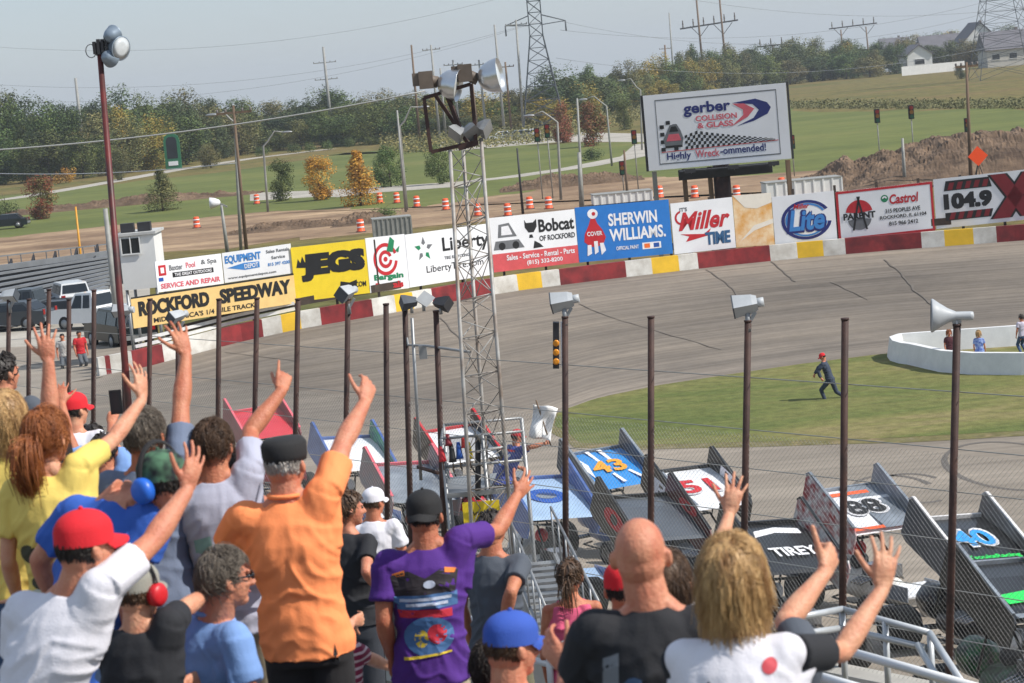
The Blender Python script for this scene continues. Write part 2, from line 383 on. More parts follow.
for pl, wd in (([(706, 270), (728, 284), (738, 297)], .13), ([(884, 260), (902, 274), (914, 290), (930, 303), (938, 315)], .16), ([(578, 304), (612, 318), (660, 332), (722, 350)], .1), ([(772, 262), (790, 278), (796, 282)], .12), ([(830, 282), (868, 300)], .1), ([(225, 352), (300, 362)], .09), ([(440, 318), (470, 350)], .09)):
    structure(strip_on(jag(pl), wd * .5, .025).build('asphalt_crack', m_crack, origin=(0, 0, 0)))
m_rub = mat('tyre_rubber_mark', (98, 92, 86), .9, var=.2, vs=.5)
for cx, cy, rx, ph in ((895, 492, 40, 0), (915, 488, 34, .3), (1010, 465, 60, .2)):
    c = G(cx, cy, 0); mb = MB(); o2 = []
    for i in range(29):
        t = .25 + ph + i / 28 * 2.0 * math.pi * .72; r = rx / S(D(cx, cy)); q = c + V((math.cos(t) * r, math.sin(t) * r * 2.4, 0)); nn = (q - c).normalized()
        o2 += [q - nn * .1, q + nn * .1]
    mb.add([V((p.x, p.y, .011)) for p in o2], [(2 * i, 2 * i + 1, 2 * i + 3, 2 * i + 2) for i in range(28)]); structure(mb.build('tyre_mark', m_rub, origin=(0, 0, 0)))

# ------------------------------------------------------------------ painted outer wall
W_ = mat('white_wall_paint', (226, 224, 218), .6, c2=(176, 170, 160), vs=1.1, vdet=8); Rd = mat('red_wall_paint', (146, 40, 42), .55, c2=(96, 24, 28), vs=1.5, vdet=8); Ye = mat('yellow_wall_paint', (232, 186, 42), .55, var=.12, vs=1.5)
seq = [(100, 0), (107, 1), (112, 0), (134, 1), (165, 0), (178, 2), (191, 0), (222, 1), (264, 0), (283, 2), (302, 0), (322, 1), (374, 0), (397, 2), (415, 0), (434, 1), (495, 0), (519, 2), (543, 0), (561, 1), (627, 0), (653, 2), (680, 0), (699, 1), (771, 0), (798, 2), (824, 0), (846, 1), (922, 0), (945, 2), (974, 0), (997, 1), (1070, 0), (1110, 0)]
mb = MB(); HW = .66
pts = []; cols = []
for (x0, c), (x1, _) in zip(seq, seq[1:]):
    n = max(1, int((x1 - x0) / 16))
    for j in range(n): pts.append(wall_at(x0 + (x1 - x0) * j / n)); cols.append(c)
pts.append(wall_at(1110))
def nrm(i):
    t = pts[min(i + 1, len(pts) - 1)] - pts[max(i - 1, 0)]; return V((-t.y, t.x, 0)).normalized()
for i in range(len(pts) - 1):
    n0, n1 = nrm(i) * .32, nrm(i + 1) * .32; a, b = pts[i], pts[i + 1]; Z = V((0, 0, HW)); B = V((0, 0, -.5))
    mb.add([a + B, b + B, b + B + n1 * 1.3, a + B + n0 * 1.3, a + Z + n0 * .25, b + Z + n1 * .25, b + Z + n1, a + Z + n0], [(0, 1, 5, 4), (4, 5, 6, 7), (3, 7, 6, 2)], cols[i])
a = pts[0]; n0 = nrm(0) * .32
mb.add([a + B, a + B + n0 * 1.3, a + Z + n0, a + Z + n0 * .25], [(0, 1, 2, 3)], 0)
tag(mb.build('concrete_wall', [W_, Rd, Ye]), 'curved concrete track wall painted in white, red and yellow blocks below the banners', 'wall')
# white/dark rail above the wall at the left
mb = MB()
for k in range(2):
    for x in range(136, 296, 20):
        a = wall_at(x) + V((0, .4, .78 + k * .22)); b = wall_at(x + 20) + V((0, .4, .78 + k * .22)); mb.beam(a, b, .06, .12)
tag(mb.build('guard_rail', mat('rail_white', (215, 215, 215), .5)), 'double white guard rail between the tan speedway banner and the track wall', 'guard rail')

# ------------------------------------------------------------------ banners
white = mat('banner_vinyl', (234, 235, 238), .45, var=.06, vs=.8, bump=.12, bs=1.2)
black = mat('print_black', (26, 26, 28), .5); pred = mat('print_red', (190, 34, 44), .5); pblue = mat('print_blue', (28, 78, 160), .5)
pgreen = mat('print_green', (20, 128, 84), .5); pgrey = mat('print_grey', (110, 112, 116), .5); pyel = mat('print_yellow', (243, 212, 44), .5, var=.05, bump=.1, bs=1.2)
ptan = mat('print_tan', (232, 196, 128), .5, var=.08, bump=.1, bs=1.2); psky = mat('print_sky_blue', (34, 116, 196), .5, var=.06, bump=.1, bs=1.2)
pgold = mat('print_gold', (224, 160, 72), .5, c2=(246, 226, 190), vs=1.6); pwhite = mat('print_white', (232, 232, 236), .5); pnavy = mat('print_navy', (30, 40, 112), .5); ppink = mat('print_rose', (214, 96, 110), .5); pmar = mat('print_maroon', (128, 26, 36), .5)
pmid = mat('print_mid_blue', (60, 130, 200), .5)
class Panel:
    """flat panel given by bottom-left and bottom-right pixels at wall depth, height in metres"""
    def __init__(s, name, label, xl, xr, yl, yr, hl, back=.5, m=None, cat='banner', depth=None, t=.04, group=None):
        def dep(x):
            p = wall_at(x); return (p - CAM).dot(_f) + back
        dl, dr = (depth, depth) if isinstance(depth, (int, float)) else (depth if depth else (dep(xl), dep(xr)))
        s.a = P(xl, yl, dl); s.b = P(xr, yr, dr); s.h = hl / S(dl)
        s.w = (s.b - s.a).length; s.ux = (s.b - s.a).normalized(); s.uy = V((0, 0, 1)); s.n = s.ux.cross(s.uy).normalized()
        if s.n.dot(CAM - s.a) < 0: s.n = -s.n
        s.th = thing(name, label, cat, s.a.lerp(s.b, .5), group=group)
        mb = MB(); q = -s.n * t; U = s.uy * s.h
        mb.prism([s.a, s.b, s.b + U, s.a + U], q); mb.build('panel', m or white, s.th); s.k = 0
    def pt(s, u, v, k=0): return s.a + (s.b - s.a) * u + s.uy * (s.h * v) + s.n * (.004 + .004 * k)
    def text(s, st, u, v, w, h, m, name='lettering', bold=.02, shear=0, k=1):
        mb = MB(); ex = max(0, bold - .035); cy = s.uy * (ex * h * s.h * .9); cx = s.ux * (ex * h * s.h * 1.2)
        for i, (a, q) in enumerate(((0, 0),) if not ex else ((-1, -1), (1, -1), (-1, 1), (1, 1), (0, 0))): mb.text(st, s.pt(u, v, k) + cx * a + cy * q + s.n * i * .0006, s.ux, s.uy, w * s.w, h * s.h, bold=min(bold, .03), shear=shear, ext=.003)
        return mb.build(name, m, s.th)
    def poly(s, pts, m, name='emblem', k=0):
        mb = MB()
        if not isinstance(pts[0][0], (tuple, list)): pts = [pts]
        for pl in pts: mb.prism([s.pt(u, v, k) for u, v in pl], s.n * .003)
        return mb.build(name, m, s.th)
    def ring(s, u, v, r, r2, m, a0=0, a1=360, ry=1, name='emblem', k=1):
        """r in units of height; ring sector"""
        mb = MB(); n = 28; out = []
        for i in range(n + 1):
            t = R(a0 + (a1 - a0) * i / n); d = s.ux * math.cos(t) + s.uy * math.sin(t) * ry
            out.append((s.pt(u, v, k) + d * r * s.h, s.pt(u, v, k) + d * r2 * s.h))
        for (p, q), (p2, q2) in zip(out, out[1:]): mb.add([p, q, q2, p2], [(0, 1, 2, 3)])
        return mb.build(name, m, s.th)
    def disc(s, u, v, r, m, ry=1, name='emblem', k=0): return s.ring(u, v, 0, r, m, ry=ry, name=name, k=k)

def rect(u0, v0, u1, v1): return [(u0, v0), (u1, v0), (u1, v1), (u0, v1)]
# white and red text banner
p = Panel('banner', 'white banner with red text and a black strip, right of the white booth', 158, 224, 292.5, 283.5, 31)
p.poly(rect(.04, .52, .15, .86), pred); p.poly(rect(.07, .6, .12, .78), white, k=1); p.poly(rect(.03, .34, .1, .46), pblue)
p.text('Baxter', .3, .74, .2, .18, pgrey); p.text('Pool', .52, .76, .14, .18, ppink); p.text('& Spa', .8, .78, .24, .2, pgrey)
p.poly(rect(.24, .42, .86, .58), black); p.text('THE GREAT OUTDOORS', .55, .5, .56, .1, pwhite, k=2)
p.text('SERVICE AND REPAIR', .5, .18, .9, .17, ppink, bold=.03)
# EQUIPMENT
p = Panel('banner', 'white banner reading EQUIPMENT DEPOT in blue', 225, 293.5, 283, 273, 30)
p.text('EQUIPMENT', .29, .74, .52, .3, pmid, bold=.04); p.poly([(.05, .48), (.3, .58), (.52, .56), (.52, .36), (.3, .34)], pmid); p.text('DEPOT', .4, .46, .2, .15, pwhite, k=2)
for j, (tx, ww) in enumerate((('Sales Rentals', .34), ('Service', .2), ('815 397 4200', .32))): p.text(tx, .8, .84 - j * .22, ww, .11, pgrey if j != 2 else pmid)
p.text('www.equipmentdepot.com', .4, .13, .7, .1, pgrey)
# speedway
p = Panel('banner', 'long tan banner reading ROCKFORD SPEEDWAY', 134, 296.5, 328.5, 303, 30, back=.35, m=ptan)
p.text('ROCKFORD', .25, .62, .42, .48, black, bold=.06); p.text('SPEEDWAY', .75, .62, .44, .48, black, bold=.06); p.text("MID-AMERICA'S 1/4 MILE TRACK", .43, .17, .62, .17, black, bold=.02)
p.poly([(0, .99), (1, .99), (1, 1.04), (0, 1.04)], black, 'edge_strip')
# JEGS
p = Panel('banner', 'yellow banner reading JEGS in heavy black letters', 296, 370, 302, 293, 54.5, m=pyel)
p.text('JEGS', .54, .6, .82, .46, black, bold=.09, shear=.05); p.poly([[(.05, .62), (.08, .78), (.11, .7), (.14, .82), (.17, .7), (.21, .76), (.2, .6)]], black)
p.poly([(.6, .14), (.62, .28), (.74, .24), (.84, .28), (.83, .1), (.7, .04)], black); p.text('.COM', .88, .19, .16, .1, black)
# Bargain
p = Panel('banner', 'white banner with red target and green Bargain Rentals text', 370.5, 409.5, 293, 288, 55)
for r, q in ((.27, .21), (.15, .09)): p.ring(.46, .58, q, r, pred, 20, 350, ry=1.1)
p.disc(.46, .58, .045, pred, k=1); p.poly([[(.5, .72), (.62, .98), (.72, .9), (.66, .7)], [(.72, .72), (.84, .8), (.8, .68)]], pgreen, k=2)
p.text('Bargain', .5, .25, .74, .13, pgreen, bold=.05); p.text('Rentals', .5, .1, .7, .12, pred, bold=.05)
# Liberty
p = Panel('banner', 'white banner reading Liberty with a green star ring', 410, 493.5, 287.5, 274.5, 53)
for i in range(5):
    t = R(90 + 72 * i); c, s_ = math.cos(t), math.sin(t); q = lambda r, a: (.2 + math.cos(t + a) * r * p.h / p.w, .68 + math.sin(t + a) * r)
    p.poly([q(.24, 0), q(.13, .38), q(.08, 0), q(.13, -.38)], pgreen if i % 2 else pgrey)
p.text('Liberty', .7, .68, .56, .34, black, bold=.02); p.text('TIRE RECYCLING', .58, .46, .3, .06, pgrey); p.text('LibertyTire.com', .55, .27, .68, .17, black, bold=.0)
# Bobcat
p = Panel('banner', 'white banner reading Bobcat of Rockford above a red strip', 494, 579, 272.5, 262.5, 54.5)
p.poly(rect(0, 0, 1, .33), mat('print_soft_red', (208, 84, 88), .5)); p.text('Bobcat', .77, .76, .42, .24, black, bold=.03); p.text('OF ROCKFORD', .77, .53, .42, .1, black)
p.text('Sales - Service - Rental - Parts', .56, .24, .8, .1, pwhite, k=2); p.text('(815) 332-8200', .6, .1, .42, .1, pwhite, k=2)
p.poly([[(.4, .9), (.42, .84), (.5, .84), (.54, .9), (.54, .76), (.5, .66), (.44, .66), (.4, .76)], [(.45, .62), (.48, .62), (.49, .56), (.44, .56)], [(.48, .36), (.5, .5), (.56, .44), (.6, .37)]], black)
p.poly([[(.08, .62), (.1, .86), (.22, .88), (.3, .62)], [(.02, .4), (.05, .56), (.32, .56), (.38, .4)]], pgrey); p.poly([(.12, .66), (.13, .82), (.21, .83), (.25, .66)], pwhite, k=1); p.disc(.12, .46, .07, black, k=1); p.disc(.28, .46, .07, black, k=1)
# Sherwin Williams
p = Panel('banner', 'blue banner reading SHERWIN WILLIAMS with a red paint drop figure', 579.5, 673, 262.5, 253.5, 55, m=psky)
p.text('SHERWIN', .6, .72, .52, .23, pwhite, bold=.03); p.text('WILLIAMS.', .64, .44, .6, .23, pwhite, bold=.03)
p.text('OFFICIAL PAINT', .52, .19, .24, .07, pwhite, k=2); p.poly(rect(.68, .13, .88, .25), pwhite); p.poly(rect(.7, .15, .76, .23), mat('print_orange', (236, 110, 40), .5), k=1); p.poly(rect(.8, .15, .86, .23), pblue, k=1)
p.poly([(.16, .8), (.13, .66), (.08, .5), (.07, .36), (.13, .27), (.19, .25), (.27, .3), (.3, .42), (.27, .56), (.22, .68), (.2, .8)], pred); p.disc(.18, .86, .1, pwhite, ry=.9, k=1); p.disc(.19, .86, .035, pred, k=2)
p.poly([[(.09, .1), (.1, .3), (.14, .3), (.14, .14)], [(.17, .12), (.17, .36), (.21, .36), (.21, .16)], [(.24, .1), (.23, .32), (.27, .32), (.29, .18)]], pwhite, k=2); p.text('COVER', .185, .5, .16, .08, pwhite, k=2)
# Miller / gold / Lite
p = Panel('banner', 'white banner reading Miller TIME in red script and blue', 674.5, 736, 254.5, 247.5, 51)
p.text("IT'S", .2, .86, .12, .08, pgrey); p.text('Miller', .52, .62, .84, .36, pred, bold=.035, shear=.35); p.text('TIME', .72, .24, .4, .24, mat('print_steel_blue', (46, 92, 134), .5), bold=.05)
p.poly([(.12, .38), (.5, .34), (.62, .44), (.56, .3), (.2, .22), (.26, .32)], pred); p.ring(.16, .7, .1, .14, pred, 100, 330)
p = Panel('banner', 'narrow banner printed with golden beer, between the Miller and Lite banners', 736.5, 775, 247.3, 244.5, 52, m=pgold)
p.poly([[(.0, 1.0), (.3, .75), (.6, .72), (1, .82), (1, 1)], [(.1, .1), (.5, .4), (1, .5), (1, .42), (.5, .3)]], mat('print_foam', (236, 228, 214), .5, var=.05))
p = Panel('banner', 'white banner with an oval blue Lite emblem', 775.5, 837.5, 247, 240.5, 50)
for r, q, mm in ((.44, .38, pnavy), (.37, .33, pmid)): p.ring(.53, .48, q * 1.15, r * 1.15, mm, 30, 350, ry=.78)
p.text('Lite', .52, .47, .62, .46, pnavy, bold=.07, shear=.2); p.text('Lite', .53, .48, .58, .42, pmid, bold=.03, shear=.2, k=2); p.text('Miller', .46, .76, .26, .1, pred, k=2, shear=.3)
# Parent / Castrol
p = Panel('banner', 'white banner with red edge reading PARENT and Castrol', 839, 935.5, 241, 230.5, 49)
for q in (rect(0, 0, 1, .05), rect(0, .95, 1, 1), rect(0, .05, .025, .95), rect(.975, .05, 1, .95)): p.poly(q, pred, 'edge_strip')
p.ring(.23, .52, 0, .27, pred, 8, 172); p.ring(.23, .42, 0, .24, pgrey, 188, 352); p.text('PARENT', .23, .47, .33, .13, black, bold=.05, k=3)
for s_ in (-1, 1): p.poly([(.23 - .08 * s_, .18), (.23 - .06 * s_, .18), (.23 + .02 * s_, .86), (.23, .86)], black, k=2)
p.disc(.5, .76, .075, pgreen); p.ring(.5, .76, .02, .05, pwhite, k=2, a1=180); p.text('Castrol', .7, .73, .3, .2, pred, bold=.03, shear=.15)
for j, tx in enumerate(('315 PEOPLES AVE', 'ROCKFORD, IL 61104', '815 966 2412')): p.text(tx, .68, .5 - j * .13, (.36, .48, .3)[j], .085, black)
# 104.9
p = Panel('banner', 'white banner reading 104.9 beside a large red X', 936.5, 1060, 229, 216, 49.5)
p.text('104.9', .27, .52, .38, .3, black, bold=.08); p.poly([[(.08, .74), (.1, .94), (.45, .94), (.47, .74)], [(.08, .14), (.08, .3), (.47, .3), (.45, .14)]], black)
for i in range(5):
    for v0 in (.76, .16): p.poly([(.11 + .07 * i, v0), (.15 + .07 * i, v0), (.17 + .07 * i, v0 + .14), (.13 + .07 * i, v0 + .14)], pmar, k=1)
for k, (gr, mm) in enumerate(((.02, black), (0, pmar))):
    p.poly([[(.46 - gr, .97), (.58 + gr, .97), (.84 + gr, .08), (.7 - gr, .08)], [(.73 - gr, .97), (.85 + gr, .97), (.6 + gr, .08), (.46 - gr, .08)]], mm, k=2 + k * 2)
# plywood ribs behind the banners carry them
mb = MB()
for x in range(170, 1080, 42):
    a = wall_at(x) + V((0, .75, -.3)); mb.beam(a, a + V((0, 0, 3.2)), .1, .1)
a = None
for x in range(166, 1096, 30):
    b = wall_at(x) + V((0, .62, 1.0))
    if a: mb.beam(a, b, .05, .3)
    a = b
tag(mb.build('timber_scaffold', mat('weathered_timber', (70, 58, 50), .8, var=.3)), 'dark timber frame carrying the row of banners behind the track wall', 'scaffold')
# ------------------------------------------------------------------ booth, far bleachers, vehicles
mwhite = mat('white_siding', (228, 228, 226), .6, var=.05, vs=1)
mglass = mat('dark_glass', (34, 40, 46), .12, var=0); malum = mat('bleacher_aluminium', (128, 131, 135), .45, metal=.3, var=.15, vs=.8)
mdark = mat('dark_steel', (44, 44, 48), .6, var=.2); mgalv = mat('galvanised_steel', (150, 152, 154), .45, metal=.5, var=.15, vs=2)
mrust = mat('rusty_brown_pipe', (46, 27, 24), .7, c2=(74, 48, 40), vs=3); mwood = mat('pole_wood', (116, 96, 78), .85, var=.3, vs=1.5, stretch=(4, 4, .3))
mgrey = mat('grey_pole', (146, 146, 142), .6, var=.15); morange = mat('cone_orange', (236, 88, 34), .55, var=.08)
sB = S(92)
th = thing('press_booth', 'white raised booth with a side window at the left end of the banners', 'booth', P(140, 300, 92))
b0 = P(124, 290.5, 92); b1 = P(159, 288, 92); hh = 54 / sB; wv = b1 - b0; wv.z = 0; ux = wv.normalized(); uy = V((-ux.y, ux.x, 0))
c0 = V((b0.x, b0.y, b0.z)); wdt = wv.length
mb = MB(); mb.prism([c0, c0 + ux * wdt, c0 + ux * wdt + uy * 2.2, c0 + uy * 2.2], V((0, 0, hh))); mb.build('wall', mwhite, th)
mb = MB(); mb.prism([c0 + V((0, 0, hh)) - ux * .1 - uy * .1, c0 + ux * (wdt + .1) + V((0, 0, hh)) - uy * .1, c0 + ux * (wdt + .1) + uy * 2.3 + V((0, 0, hh)), c0 + uy * 2.3 - ux * .1 + V((0, 0, hh))], V((0, 0, .1))); mb.build('roof', mat('booth_roof', (190, 190, 188), .6), th)
mb = MB(); wz = c0 + V((0, 0, hh * .66)) - uy * .03; mb.prism([wz + ux * .1, wz + ux * .8, wz + ux * .8 + V((0, 0, .6)), wz + ux * .1 + V((0, 0, .6))], -uy * .02); w1 = mb.build('window', mglass, th)
mb = MB()
for q in (.08, .44, .8): mb.beam(wz + ux * q - uy * .03, wz + ux * q - uy * .03 + V((0, 0, .64)), .05, .04)
mb.beam(wz + ux * .06 - uy * .03, wz + ux * .84 - uy * .03, .05, .05); mb.build('frame', mwhite, w1)
mb = MB()
for q in (.1, .75): MB().box(c0 + ux * (q + .2) + uy * .6 + V((0, 0, hh + .28)), (.5, .4, .34), rz=math.atan2(ux.y, ux.x)).build('loudspeaker', mdark, th)
for q in (.1, wdt - .1):
    for r in (.1, 2.1): a = c0 + ux * q + uy * r; MB().tube(V((a.x, a.y, .5)), a, .06).build('leg', mgalv, th)

# empty bleachers behind the left end of the track
th = thing('bleachers', 'large empty grey bleachers beyond the vehicles on the left', 'bleachers', G(50, 310, .6))
N_ = 11
for i in range(N_):
    a = P(-60, 276 + 6.6 * i, 124 - 1.1 * i); b = P(117 - 1.2 * i, 252 + 3.9 * i, 139 - 1.3 * i)
    mb = MB(); mb.beam(a, b, .3, .13 if i else .3); mb.build('seat_plank', malum, th)
    mb = MB(); q = V((0, -.34, -.24)); mb.beam(a + q, b + q, .3, .05); mb.build('foot_board', malum, th)
    mb = MB(); q = V((0, .16, -.2)); mb.beam(a + q, b + q, .04, .26); mb.build('gap_shade', mdark, th)  # dark strip put in as the shaded gap behind each seat plank
mb = MB(); a = P(-60, 263, 127); b = P(118, 243, 140); mb.beam(a, b, .07, .07)
for k in range(15):
    q = a.lerp(b, k / 14); mb.beam(q, q - V((0, 0, .8)), .05, .05)
mb.build('handrail', malum, th)
mb = MB()
for k in range(9):
    q = a.lerp(b, k / 8); mb.beam(V((q.x, q.y, .5)), V((q.x, q.y, 3.1)), .1, .1); mb.beam(V((q.x, q.y, 3.1)), V((q.x + .3, q.y - 7.5, .7)), .1, .14)
mb.build('frame', mdark, th)

def vehicle(name, label, cat, loc, rz, kind, paint, L=4.7, W=1.85, H=1.7, group=None):
    L, W, H = L * .92, W * .95, H * .95
    th = thing(name, label, cat, loc, rz, group)
    # side profile (y along length, front = +y)
    if kind == 'pickup': low = [(-.5, .42), (-.5, .98), (.06, .98), (.10, 1.0), (.36, 1.0), (.5, .9), (.5, .42)]; cab = [(-.06, 1.0), (-.03, H), (.17, H), (.28, 1.0)]
    elif kind == 'suv': low = [(-.5, .4), (-.5, .98), (.26, 1.0), (.47, .9), (.5, .7), (.5, .4)]; cab = [(-.49, .98), (-.45, H), (.13, H), (.27, 1.0)]
    else: low = [(-.5, .35), (-.5, .85), (-.3, .9), (.22, .9), (.46, .78), (.5, .6), (.5, .35)]; cab = [(-.4, .88), (-.27, H), (.07, H), (.24, .88)]
    mb = MB(); vsx = []; prof = low
    for x, ins in ((-W / 2, 0), (W / 2, 0)): vsx += [V((x, y * L, z)) for y, z in prof]
    n = len(prof); mb.add(vsx, [tuple(range(n)), tuple(range(2 * n - 1, n - 1, -1))] + [(i, (i + 1) % n, n + (i + 1) % n, n + i) for i in range(n)])
    body = mb.build('body', paint, th, local=True); bv = body.modifiers.new('b', 'BEVEL'); bv.width = .06; bv.segments = 2
    mb = MB(); vsx = []
    for sx in (-1, 1): vsx += [V((sx * (W / 2 - (.06 if z < 1.1 else .2)), y * L, z)) for y, z in cab]
    n = len(cab); mb.add(vsx, [tuple(range(n)), tuple(range(2 * n - 1, n - 1, -1))] + [(i, (i + 1) % n, n + (i + 1) % n, n + i) for i in range(n)])
    mb.build('cabin', paint, th, local=True)
    for k in range(n - 1):                       # glass: windscreen and rear
        if k == 1: continue
        (y0, z0), (y1, z1) = cab[k], cab[k + 1]; mb = MB(); o = .02 if k else -.02
        def q(t, sx): z = z0 + (z1 - z0) * t; return V((sx * (W / 2 - .16 - .1 * (t if k == 0 else 1 - t)), (y0 + (y1 - y0) * t) * L + o, z))
        mb.prism([q(.16, -1), q(.16, 1), q(.86, 1), q(.86, -1)], V((0, o * .5, .004))); mb.build('window', mglass, th, local=True)
    for sx in (-1, 1):
        mb = MB(); zb, zt = cab[0][1] + .06, H - .1
        y0 = cab[0][0] * L + .22; y1 = cab[3][0] * L - .3; ya = cab[1][0] * L + .1; yb = cab[2][0] * L - .03; ym = (ya + yb) / 2
        xb, xt = sx * (W / 2 - .045), sx * (W / 2 - .175)
        for (p0, p1, p2, p3) in ((y0, ym - .05, ym - .05, ya), (ym + .05, y1, yb, ym + .05)): mb.prism([V((xb, p0, zb)), V((xb, p1, zb)), V((xt, p2, zt)), V((xt, p3, zt))], V((sx * .012, 0, 0)))
        mb.build('side_window', mglass, th, local=True)
    for sx in (-1, 1):
        for y in (-.3, .31):
            mb = MB(); X = (V((0, 1, 0)), V((0, 0, 1)), V((1, 0, 0))); mb.lathe([(.2, -.11), (.34, -.11), (.36, 0), (.34, .11), (.2, .11)], (sx * (W / 2 - .1), y * L, .36), X, 18); wl = mb.build('wheel', mat('tyre_black', (32, 32, 33), .85), th, local=True)
            mb = MB(); mb.lathe([(.05, .125), (.2, .115), (.2, .1), (.05, .1)], (sx * (W / 2 - .1), y * L, .36), (V((0, 1, 0)), V((0, 0, 1)), V((sx, 0, 0))), 14); mb.build('rim', mgalv, wl, local=True)
        mb = MB(); mb.box((sx * (W / 2 - .2), -L / 2 - .01, .85), (.2, .05, .26)); mb.build('tail_light', mat('tail_red', (150, 20, 22), .3), th, local=True)
        mb = MB(); mb.box((sx * (W / 2 - .25), L / 2 + .0, .74), (.32, .05, .15)); mb.build('headlight', mat('lamp_glass', (220, 222, 224), .15), th, local=True)
    for sy in (-1, 1):
        mb = MB(); mb.box((0, sy * (L / 2 + .04), .5), (W * .94, .12, .18)); mb.build('bumper', mgalv, th, local=True)
    return th
cw = mat('car_paint_white', (222, 224, 226), .25, var=.03, coat=.6); cg = mat('car_paint_grey', (62, 68, 74), .35, var=.05, coat=.2); cbk = mat('car_paint_dark', (20, 30, 34), .35, var=.05, coat=.15); csil = mat('car_paint_silver', (166, 170, 174), .25, metal=.4, var=.03, coat=.6)
def spot(x, y, z=.62): return G(x, y, z)
vehicle('parked_car', 'small white wagon parked rear on below the empty bleachers', 'car', spot(71, 311), .35, 'suv', cw, 4.2, 1.75, 1.65)
vehicle('pickup_truck', 'white pickup truck parked left of the press booth', 'truck', spot(102, 328), 1.05, 'pickup', cw, 5.2, 1.9, 1.85)
vehicle('pickup_truck', 'dark grey pickup truck left of the small white wagon', 'truck', spot(38, 322), 1.35, 'pickup', cg, 5.2, 1.9, 1.8)
vehicle('parked_car', 'dark blue green car standing in the pit gate by the speedway banner', 'car', spot(122, 346, .9), .5, 'suv', cbk, 4.5, 1.85, 1.75)
vehicle('parked_car', 'dark grey sedan behind the fence at the left edge', 'car', spot(12, 330), 1.3, 'sedan', cg, 4.6, 1.8, 1.45)
vehicle('parked_car', 'dark green car half hidden at the far left edge of the lawn', 'car', G(6, 229), 1.6, 'sedan', cbk, 4.8, 1.9, 1.5)
pass
for i, (x, y) in enumerate(((501, 141), (517, 140), (527, 139))):
    vehicle('parked_car', ('white car driving on the far road, first left of the traffic lights', 'silver car driving on the far road between two white ones', 'white van driving on the far road nearest the traffic lights')[i], 'car', G(x, y), 1.5, ('sedan', 'sedan', 'suv')[i], (cw, csil, cw)[i], 4.7, 1.85, 1.6)
vehicle('parked_car', 'white van standing on the far road above the billboard', 'van', G(752, 88), 1.5, 'suv', cw, 5.2, 2, 2.1)
def container(label, x, y, w, h, d, m, rz=0, ribs=8, name='site_container'):
    o = G(x, y); th = thing(name, label, 'container', o, rz)
    mb = MB(); mb.box((0, 0, h / 2 + .1), (w, d, h)); [mb.box((-w / 2 + w * i / ribs, -d / 2 - .03, h / 2 + .1), (.1, .06, h)) for i in range(ribs + 1)]; mb.build('body', m, th, local=True)
    mb = MB(); mb.box((0, 0, h + .14), (w + .1, d + .1, .08)); mb.build('lid', mgrey, th, local=True)
    mb = MB(); mb.box((0, 0, .05), (w * .9, d * .9, .1)); mb.build('skid', mdark, th, local=True)
container('grey box container in front of the orange barrels', 393, 241, 2.6, 1.5, 2, mgrey, .1)
container('long white site trailer behind the Sherwin Williams banner', 622, 203, 4.5, .7, 2.4, mwhite, .05)
container('white trailer with yellow and black edging behind the Lite banner', 802, 195, 5.5, 1.0, 2.4, mwhite, .06)

# ------------------------------------------------------------------ dirt mounds
def mound(name, label, x0, x1, yb, ht, depth, seed, m=m_dirt2):
    a, b = G(x0, yb), G(x1, yb + (x1 - x0) * -.091); mb = MB(); nx, ny = 170, 44; vsx = []; dr = (b - a); n = V((-dr.y, dr.x, 0)).normalized()
    for i in range(nx + 1):
        for j in range(ny + 1):
            u, v = i / nx, j / ny; p = a + dr * u + n * depth * v
            e = min(1, u * 2.6, (1 - u) * 2.6) ; e = math.sin(e * math.pi / 2); f = math.sin(math.pi * v) ** .8
            hgt = ht * e * f * (.66 + .34 * noise.noise(V((u * 4, v * 1.5, seed))) + .14 * noise.noise(V((u * 15, v * 5, seed)))) + f * (.3 * noise.noise(V((p.x * .8, p.y * .8, seed))) + .22 * abs(noise.noise(V((p.x * 2.3, p.y * 2.3, seed)))) + .12 * noise.noise(V((p.x * 6, p.y * 6, seed))))
            vsx.append(V((p.x, p.y, max(-.05, hgt) + .0)))
    mb.add(vsx, [(i * (ny + 1) + j, (i + 1) * (ny + 1) + j, (i + 1) * (ny + 1) + j + 1, i * (ny + 1) + j + 1) for i in range(nx) for j in range(ny)], 0, False)
    return tag(mb.build(name, m, origin=(a.x, a.y, 0)), label, 'dirt pile')
mound('dirt_pile', 'long high dirt pile below the right hand lawn', 850, 1190, 193, 3.7, 24, 3)
mound('dirt_pile', 'lower dirt pile just right of the billboard', 812, 960, 192, 2.6, 15, 8)
mound('dirt_pile', 'small dark dirt pile left of the grey box container', 330, 392, 228, .9, 7, 5)
mound('dirt_pile', 'flat dirt ridge along the lawn on the left', -40, 260, 221, .9, 6, 6)
mound('dirt_pile', 'dark earth ridge between the light tower and the traffic lights', 500, 645, 193, 1.3, 6, 12)
mound('dirt_pile', 'low dirt ridge behind the JEGS banner', 225, 345, 236, .6, 6, 15)

